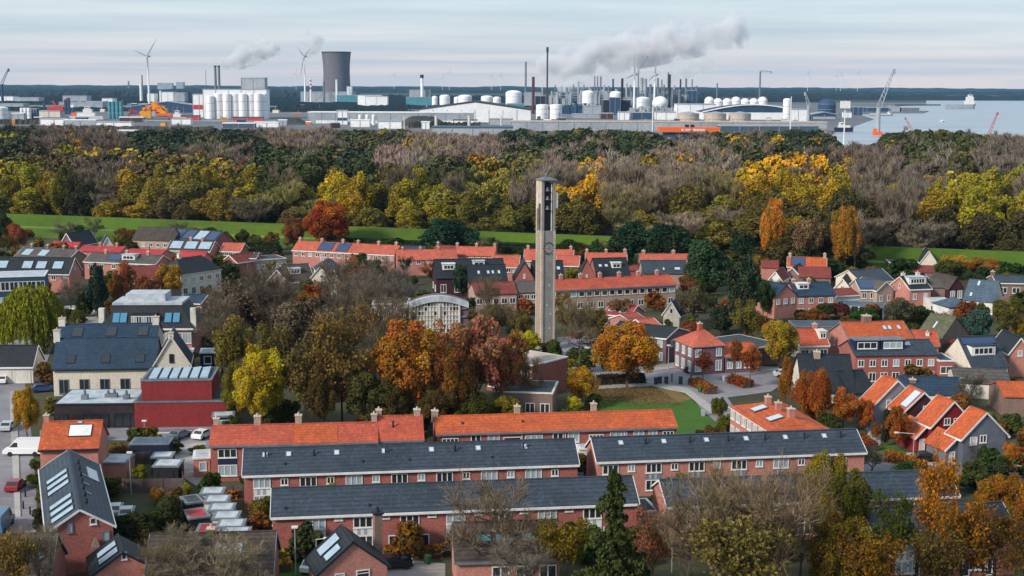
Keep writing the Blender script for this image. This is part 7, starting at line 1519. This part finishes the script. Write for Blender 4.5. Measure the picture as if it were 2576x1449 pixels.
 ('mid', 'dark green tree over the coral roofs right of the dark evergreens', 1240, 595, 640, 40, '#2e4a2a', 'tree'),
 ('mid', 'small green tree left of the long dark hedge', 1500, 596, 650, 40, '#3f5a2c', 'tree'),
 ('near', 'dark green tree left of the open carport and pink brick gable', 1920, 700, 800, 60, '#2f4626', 'tree'),
 ('bush', 'dark green rounded shrub in the lower left gardens', 350, 1285, 1385, 130, '#24301a', 'bush'),
 ('bush', 'black green shrub behind the gabled solar panel house', 300, 1320, 1400, 80, '#1c2818', 'bush'),
 ('bush', 'dark olive shrub left of the crimson sheds', 430, 1260, 1350, 80, '#2f371c', 'bush'),
 ('bush', 'small dark cypress bush at the street at the left', 106, 1278, 1345, 50, '#222c1c', 'bush'),
 ('bush', 'mossy green shrub beside the street at the left', 86, 1190, 1225, 40, '#46521f', 'bush'),
 ('bush', 'low green shrub near the white van', 92, 1155, 1185, 34, '#4a5420', 'bush'),
 ('bush', 'yellow green shrub in the left gardens', 470, 1212, 1258, 34, '#86802a', 'bush'),
 ('bush', 'yellow leafed shrub behind the long timber fence', 352, 1168, 1205, 44, '#8f8628', 'bush'),
 ('bush', 'orange yellow shrub in front of the long timber fence', 395, 1225, 1268, 40, '#a06c28', 'bush'),
 ('bush', 'olive shrub beside the long dark blue shed', 440, 1110, 1140, 46, '#54501e', 'bush'),
 ('bush', 'olive hedge beside the patchy orange terrace', 496, 1120, 1142, 44, '#50481c', 'bush'),
]
for i, (kd, lb, x, yt, yb, w_, c, nm) in enumerate(TT):
    p = at(x, yb)
    if crest_y(p.x)-19 < p.y < crest_y(p.x)+14: Y_ = crest_y(p.x)-20; p = Vector((far(x, yb, Y_).x, Y_, 0))      # stands at the foot of the dike
    h_ = solve_z(p.x, p.y, yt, 0, 70)
    cat = 'bush' if 'bush' in nm or 'thicket' in nm or 'hedge' in nm else 'tree'
    tree(kd, nm, lb, p, h_, w_/px_m(p), tuple(v*1.0 for v in lin(c)), cat, None, i % 4)
# shrubs and small trees along the foot of the dike
rd = random.Random(31); DLs = []
for i in range(46):
    sx = rd.uniform(-20, 1560) if i < 36 else rd.uniform(1560, 2600); Y0 = 505-.31*(sx-(-20))*.14; x_ = far(sx, 600, 450).x; Y0 = crest_y(x_)-rd.uniform(17, 27); x_ = far(sx, 600, Y0).x; k = rd.choice([('shrub', '#24441f', 'dark green'), ('far', '#4c5226', 'olive'), ('farbare', '#6a6054', 'bare'), ('shrub', '#2e4a22', 'dark green'), ('far', '#7a5a2c', 'brown'), ('hedge', '#1d3c20', 'evergreen')])
    h_ = rd.uniform(3, 7.5); o = tree(k[0], 'dike_shrub', k[2], (x_, Y0, 0), h_, h_*rd.uniform(.9, 1.9), lin(k[1]), 'bush', 'shrubs at the foot of the dike', rd.randint(0, 3)); DLs.append((o, k[2], 'along the dike foot, '+('left part' if sx < 820 else 'middle part' if sx < 1370 else 'right part'), sx))
ordinal_labels(DLs, 'shrub')
# clipped hedges
def hedge(label, P, w_, h_, c):
    L = [at(x, y) for x, y in P]; rng = np.random.default_rng(len(label)+P[0][0]); n = 0; Ps = []
    for a, b_ in zip(L, L[1:]):
        m_ = int((b_-a).length*w_*h_*34)+200; t_ = rng.uniform(0, 1, (m_, 1)); d = (b_-a).normalized(); nr = Vector((-d.y, d.x, 0))
        s_ = rng.uniform(-1, 1, (m_, 1)); z_ = rng.uniform(0, 1, (m_, 1)); k_ = rng.integers(0, 3, (m_, 1)); s_ = np.where(k_ == 0, np.sign(s_), s_); z_ = np.where(k_ > 0, 1, z_)
        Ps.append(np.array(a)+np.array(b_-a)*t_+np.array(nr)*s_*w_/2+np.array([0, 0, 1.])*z_*h_+rng.normal(size=(m_, 3))*.07)
    Q = np.concatenate(Ps); n = len(Q); o0 = np.array(L[0]); V = leaf_quads(rng, Q-o0, unit(rng.normal(size=(n, 3))+np.array([0, -.3, .8])), .26)
    me = np_mesh('hedge', V, np.stack([rng.uniform(.15, .9, n), rng.uniform(.1, .9, n), rng.uniform(.3, 1, n)], 1), ['leaf']); o = bpy.data.objects.new('hedge', me); COL.objects.link(o); o.location = L[0]; o.color = (*lin(c), 1); tag(o, label, 'hedge')
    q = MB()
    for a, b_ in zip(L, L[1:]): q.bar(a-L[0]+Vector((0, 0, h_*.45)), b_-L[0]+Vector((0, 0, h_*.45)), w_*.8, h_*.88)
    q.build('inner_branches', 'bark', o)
hedge('orange brown clipped hedge bed along the square below the hipped villa', [(1745, 966), (1768, 978), (1790, 992)], 2.2, 1.1, '#8e5422')
hedge('rust red clipped hedge bed right of the small red maple', [(1840, 962), (1862, 968), (1884, 976)], 2.4, 1.2, '#823a20')
hedge('rust clipped hedge curving below the driveway at the right', [(2228, 1158), (2262, 1164), (2300, 1182), (2330, 1186)], 1.8, 1.3, '#8a4e22')
hedge('rust hedge beside the path above the second slate terrace', [(2166, 1112), (2180, 1128), (2194, 1136)], 1.8, 1.2, '#7c3824')
hedge('golden clipped hedge in front of the nearest terrace at the left', [(698, 1408), (716, 1440)], 1.6, 1.1, '#b5801c')
hedge('dark brown hedge below the doors of the nearest terrace', [(716, 1404), (792, 1400)], 1.4, 1.0, '#4c3c1c')
hedge('rust brown clipped hedge in front of the nearest terrace, middle', [(1042, 1404), (1112, 1400)], 1.4, 1.2, '#8e5a22')
hedge('short rust hedge left of the middle one before the nearest terrace', [(966, 1404), (1008, 1402)], 1.4, 1.2, '#8a5420')
hedge('orange hedge at the left end of the second slate terrace', [(572, 1252), (604, 1250)], 1.6, 1.0, '#a5601e')
hedge('dark green hedge at the foot of the dike left of the tower', [(868, 627), (1065, 636)], 4, 3.6, '#1f4428')
hedge('dark green hedge between the tower and the long evergreens', [(1190, 640), (1345, 646), (1540, 655)], 4, 4.0, '#1f4428')
hedge('dark hedge under the large orange tree on the square', [(1504, 968), (1620, 962)], 2.2, 1.6, '#2a2416')
hedge('dark green hedge at the foot of the dike left of the leaning tree', [(590, 640), (700, 642)], 4, 4.0, '#1f3c1e')
# ---------------------------------------------------------------- vehicles
def car(label, x, y, rz, col, kind='car', k=1.0):
    p = at(x, y); r = thing('parked_car' if kind == 'car' else 'parked_van', label, kind, p, rz); m = mat('car paint '+col, col, .25, spec=.7); M['c'+col] = m
    L, W_ = (4.3, 1.75) if kind == 'car' else (5.9, 2.0)
    q = MB()
    if kind == 'car':
        prof = [(-2.15, .35), (-2.15, .85), (-1.95, .98), (-1.45, 1.02), (.75, 1.0), (1.35, .93), (2.1, .72), (2.15, .35)]; cab = [(-1.75, 1.0), (-1.25, 1.42), (.15, 1.45), (1.0, .99)]
    else:
        prof = [(-2.95, .4), (-2.95, 1.2), (1.8, 1.2), (2.2, 1.15), (2.9, .95), (2.95, .4)]; cab = [(-2.95, 1.2), (-2.9, 2.35), (-2.6, 2.5), (.9, 2.5), (1.25, 2.35), (2.2, 1.18)]
    w2 = W_/2
    q.solid([(x_, -w2, z_) for x_, z_ in prof], [(x_, w2, z_) for x_, z_ in prof]); q.solid([(x_, -w2*.92, z_+.001) for x_, z_ in cab], [(x_, w2*.92, z_+.001) for x_, z_ in cab]); q.build('body', 'c'+col, r)
    q = MB()
    if kind == 'car':
        for s in (-1, 1): q.poly([(-1.5, s*w2*.935, 1.06), (.75, s*w2*.935, 1.06), (.1, s*w2*.935, 1.38), (-1.2, s*w2*.935, 1.38)])
        q.poly([(.95, -w2*.8, 1.04), (.95, w2*.8, 1.04), (.24, w2*.75, 1.43), (.24, -w2*.75, 1.43)]); q.poly([(-1.74, -w2*.8, 1.04), (-1.74, w2*.8, 1.04), (-1.3, w2*.75, 1.4), (-1.3, -w2*.75, 1.4)])
    else:
        for s in (-1, 1): q.poly([(.7, s*w2*.935, 1.4), (1.9, s*w2*.935, 1.4), (1.2, s*w2*.935, 2.1), (.7, s*w2*.935, 2.1)])
        q.poly([(2.2, -w2*.8, 1.25), (2.2, w2*.8, 1.25), (1.33, w2*.8, 2.3), (1.33, -w2*.8, 2.3)])
    q.build('windows', 'glass', r)
    for sx in (-1, 1):
        for s in (-1, 1):
            q = MB(); n = 14; R0 = .33 if kind == 'car' else .37; xc = sx*L*.31
            q.solid([(xc+R0*math.cos(t*2*math.pi/n), s*(w2-.2), R0+R0*math.sin(t*2*math.pi/n)) for t in range(n)], [(xc+R0*math.cos(t*2*math.pi/n), s*(w2+.03), R0+R0*math.sin(t*2*math.pi/n)) for t in range(n)]); wl = q.build('wheel', 'dark', r)
    for s in (-1, 1): q = MB(); q.box(L/2-.1, L/2+.02, s*w2*.75-.18, s*w2*.75+.18, .62, .76); q.build('headlight', 'white', r)
    return r
car('white delivery van parked beside the tall orange roofed house', 62, 1144, R(182), '#e4e6ea', 'van')
car('blue and white van cut by the left edge', 2, 1330, R(95), '#3f7090', 'van')
car('dark blue car parked between the two middle slate terraces', 1457, 1202, R(80), '#2c3f6c')
car('black car parked behind the small gabled house at the bottom', 992, 1428, R(10), '#15181c')
car('white car on the forecourt of the white garage block', 10, 962, R(95), '#d5d8dc')
car('white car parked behind the mansard block', 186, 792, R(20), '#dcdcdc'); car('grey car parked next to the white one behind the mansard block', 182, 806, R(20), '#5f6670')
car('dark car on the street beside the large orange oak', 1496, 925-35, R(60), '#232c3c'); car('pale car on the street left of the dark one', 1482, 902-40, R(60), '#c8ccd2'); car('red car parked at the right foot of the tower', 1462, 850, R(30), '#8c2c38')
car('white car at the right edge below the timber houses', 2532, 1182, R(4), '#e2e2e2'); car('black car parked in front of the hipped villa', 1748, 938, R(-8), '#22262a')
car('silver car half hidden in the lower left gardens', 320, 1300, R(100), '#b8bcc2'); car('striped looking silver car right of the gabled solar panel house', 290, 1292, R(100), '#c6cacf'); car('white car behind the small gabled house with solar panels', 790, 1432, R(75), '#dadde0')
# ---------------------------------------------------------------- street furniture
def lamp(label, x, yb, yt, side=1, arm=1.2, post=False):
    p = at(x, yb); H = solve_z(p.x, p.y, yt, 0, 20); r = thing('street_lamp', label, 'street lamp', p); q = MB(); q.cyl(0, 0, 0, H, .09, .055, 8); q.build('pole', 'metal', r)
    q = MB()
    if post: q.box(-.35, .35, -.2, .2, H, H+.2)
    else: q.bar((0, 0, H-.05), (side*arm, 0, H+.12), .06, .06); q.box(side*arm-.35, side*arm+.35, -.14, .14, H+.03, H+.2)
    q.build('lamp_head', 'white', r)
lamp('grey street lamp with arm in the middle of the left gardens', 330, 1245, 1140, post=True); lamp('grey street lamp on the lawn before the nearest terrace', 744, 1446, 1328, post=True); lamp('lamp with wide head left of the small gabled house', 797, 1440, 1356, 1)
lamp('street lamp with left arm by the driveway of the timber houses', 2296, 1170, 1090, -1, 2.6); lamp('street lamp with left arm before the slate bungalow at the right', 2444, 1010, 952, -1, 1.8); lamp('street lamp in front of the red brick hall', 364, 1092, 1060, post=True); lamp('slim street lamp on the right edge near the steep slate roof', 2538, 905, 868, -1)
lamp('street lamp among the bare trees at the bottom', 1690, 1440, 1322, -1, .8); lamp('white flag pole like lamp beside the villa on the square', 1681, 932, 870, post=True)
for i, (x, y) in enumerate([(1651, 965), (1800, 968), (1829, 965), (1895, 964), (1872, 955), (1920, 955)]):
    x = [1651, 1801, 1829, 1895, 1872, 1919][i]-0; x = [1650, 1660, 1676, 1712, 1690, 1738][i]
    p = at(x, [968, 966, 966, 966, 960, 962][i]); r = thing('stone_pillar' if i in (0, 1, 2, 3) else 'bollard', ['first', 'second', 'third', 'fourth', 'thin back', 'rightmost thin'][i]+' dark post along the upper edge of the lawn from the left', 'bollard', p, 0, 'dark posts above the lawn'); q = MB(); w_ = .35 if i < 4 else .1; q.box(-w_, w_, -.2, .2, 0, 1.3); q.box(-w_-.05, w_+.05, -.25, .25, 1.301, 1.4); q.build('post', 'flatdark', r)
for i, (x, y) in enumerate([(64, 1248), (59, 1278), (76, 1292)]):
    p = at(x, y+2); r = thing('bollard', ['back', 'middle', 'nearest'][i]+' of three dark bollards on the left street', 'bollard', p, 0, 'dark bollards on the left street'); q = MB(); q.cyl(0, 0, 0, .95, .12, .1, 10); q.lathe(0, 0, [(.1, .95), (.13, 1.0), (0, 1.08)], 10); q.build('post', 'dark', r)
p = at(1458, 1210); 
# garden clutter: low shrubs filling the gardens between the houses
rg = random.Random(23); hs_ = [o for o in bpy.data.objects if o.parent is None and o.name.split('.')[0] in ('terraced_row', 'gabled_house', 'brick_house', 'house', 'timber_house')]
boxes = []
for o in [o for o in bpy.data.objects if o.parent is None and any(c.name.startswith('wall') for c in o.children)]:
    w0 = [c for c in o.children if c.name.startswith('wall')][0]; xs = [v.co.x for v in w0.data.vertices]; ys = [v.co.y for v in w0.data.vertices]
    if o.location.y < 480: boxes.append((o.location.x, o.location.y, o.rotation_euler[2], min(xs)-1.5, max(xs)+1.5, min(ys)-1.5, max(ys)+1.5))
def free(x, y):
    for ox, oy, a, x0, x1, y0, y1 in boxes:
        dx, dy = x-ox, y-oy; u, v = dx*math.cos(a)+dy*math.sin(a), -dx*math.sin(a)+dy*math.cos(a)
        if x0 < u < x1 and y0 < v < y1: return False
    return True
GC = ['#3c4a22', '#56582a', '#2e4426', '#7a6a2c', '#8a5c2c', '#6a4a30', '#46502c', '#7c7434', '#54602a', '#8c4a2c']
GN = ['green', 'olive', 'dark green', 'yellow green', 'orange', 'brown', 'mossy', 'yellow', 'leafy green', 'rust']
nb = 0; tries = 0; GL = []
KEEP = [(1490, 960, 1850, 1100), (1600, 915, 1990, 1000), (-60, 950, 100, 1400), (250, 1070, 560, 1112), (2150, 1130, 2420, 1215), (420, 1110, 560, 1190)]
while nb < 400 and tries < 9000:
    tries += 1; x, y = rg.uniform(-10, 2590), rg.choice([rg.uniform(600, 860), rg.uniform(640, 1240), rg.uniform(1080, 1430)]); p = at(x, y)
    if p.y > crest_y(p.x)-30 or not free(p.x, p.y) or any(a < x < c and b_ < y < d for a, b_, c, d in KEEP): continue
    i = rg.randrange(10); far_ = p.y > 300; h_ = rg.uniform(1.5, 4.5) if not far_ else rg.uniform(2.5, 6.5)
    kd = rg.choice(['shrub', 'shrub', 'bush']) if not far_ else rg.choice(['shrub', 'far', 'farbare'])
    where = 'left' if x < 860 else 'middle' if x < 1720 else 'right'; dep = 'nearest' if y > 1080 else 'middle' if y > 800 else 'farthest'
    look = GN[i] if kd != 'farbare' else 'bare'; sh = kd in ('shrub', 'bush')
    o = tree(kd, 'garden_shrub' if sh else 'garden_tree', look, p, h_, h_*rg.uniform(.8, 1.4), tuple(v*rg.uniform(.7, 1.1) for v in lin(GC[i])), 'shrub' if sh else 'tree', '%s shrubs of the %s %s gardens' % (GN[i], dep, where), rg.randint(0, 3)); nb += 1
    GL.append((o, look+' garden', 'in the %s %s gardens, %s half' % ({'nearest': 'near', 'middle': 'middle', 'farthest': 'far'}[dep], {'middle': 'central'}.get(where, where), ['left', 'right'][int((x % 860) > 430)]), x, sh))
ordinal_labels([g[:4] for g in GL if g[4]], 'shrub'); ordinal_labels([g[:4] for g in GL if not g[4]], 'tree')

# everyday clutter: bins, cars at kerbs, garden tables
rk = random.Random(77); BN = []
for i in range(40):
    x, y = rk.choice([(rk.uniform(250, 620), rk.uniform(1150, 1330)), (rk.uniform(700, 1100), rk.uniform(1405, 1440)), (rk.uniform(1600, 2500), rk.uniform(900, 1080)), (rk.uniform(1440, 1500), rk.uniform(1130, 1230))]); p = at(x, y)
    if not free(p.x, p.y): continue
    k = rk.choice([('indblue', 'blue'), ('dark', 'black'), ('mossgreen', 'green'), ('indgrey', 'grey')]); 
    if k[0] not in M: defm('mossgreen', 'green plastic', '#2f5a34', .5)
    r = thing('wheelie_bin', k[1], 'bin', p, rk.uniform(0, 6)); q = MB(); q.solid([(-.24, -.28, .06), (.24, -.28, .06), (.24, .28, .06), (-.24, .28, .06)], [(-.3, -.36, .98), (.3, -.36, .98), (.3, .36, .98), (-.3, .36, .98)]); q.build('body', k[0], r); q = MB(); q.box(-.33, .33, -.4, .4, .99, 1.06); q.build('lid', k[0], r)
    BN.append((r, k[1]+' wheelie', 'in the left gardens' if x < 640 else 'before the nearest terrace' if x < 1200 else 'beside the two middle slate terraces' if y > 1120 else 'on the right side of town', x))
ordinal_labels(BN, 'bin')
for i, (lb, x, y, a, c) in enumerate([('silver car parked at the right end of the square', 1975, 948, 0, '#b9bdc2'), ('dark green car parked by the hipped orange roof house', 1825, 1075, 60, '#1f3a30'), ('red car on the left street above the bollards', 40, 1230, 92, '#8a2530'), ('silver car on the left street near the yellow orange tree', 22, 1080, 92, '#aeb3b8'), ('blue car in the street by the white garage block', 110, 985, 20, '#2f4a78'), ('grey car on the parking bays before the red hall', 452, 1102, 70, '#70757c'), ('white car on the parking bays before the red hall', 512, 1101, 70, '#dedede'), ('black car on the driveway of the timber houses', 2330, 1160, 10, '#1a1c20'), ('grey car on the street below the timber houses', 2280, 1195, 8, '#7d828a'), ('silver car beside the orange oak on the street', 1478, 890, 60, '#b4b8be')]): car(lb, x, y, R(a), c)
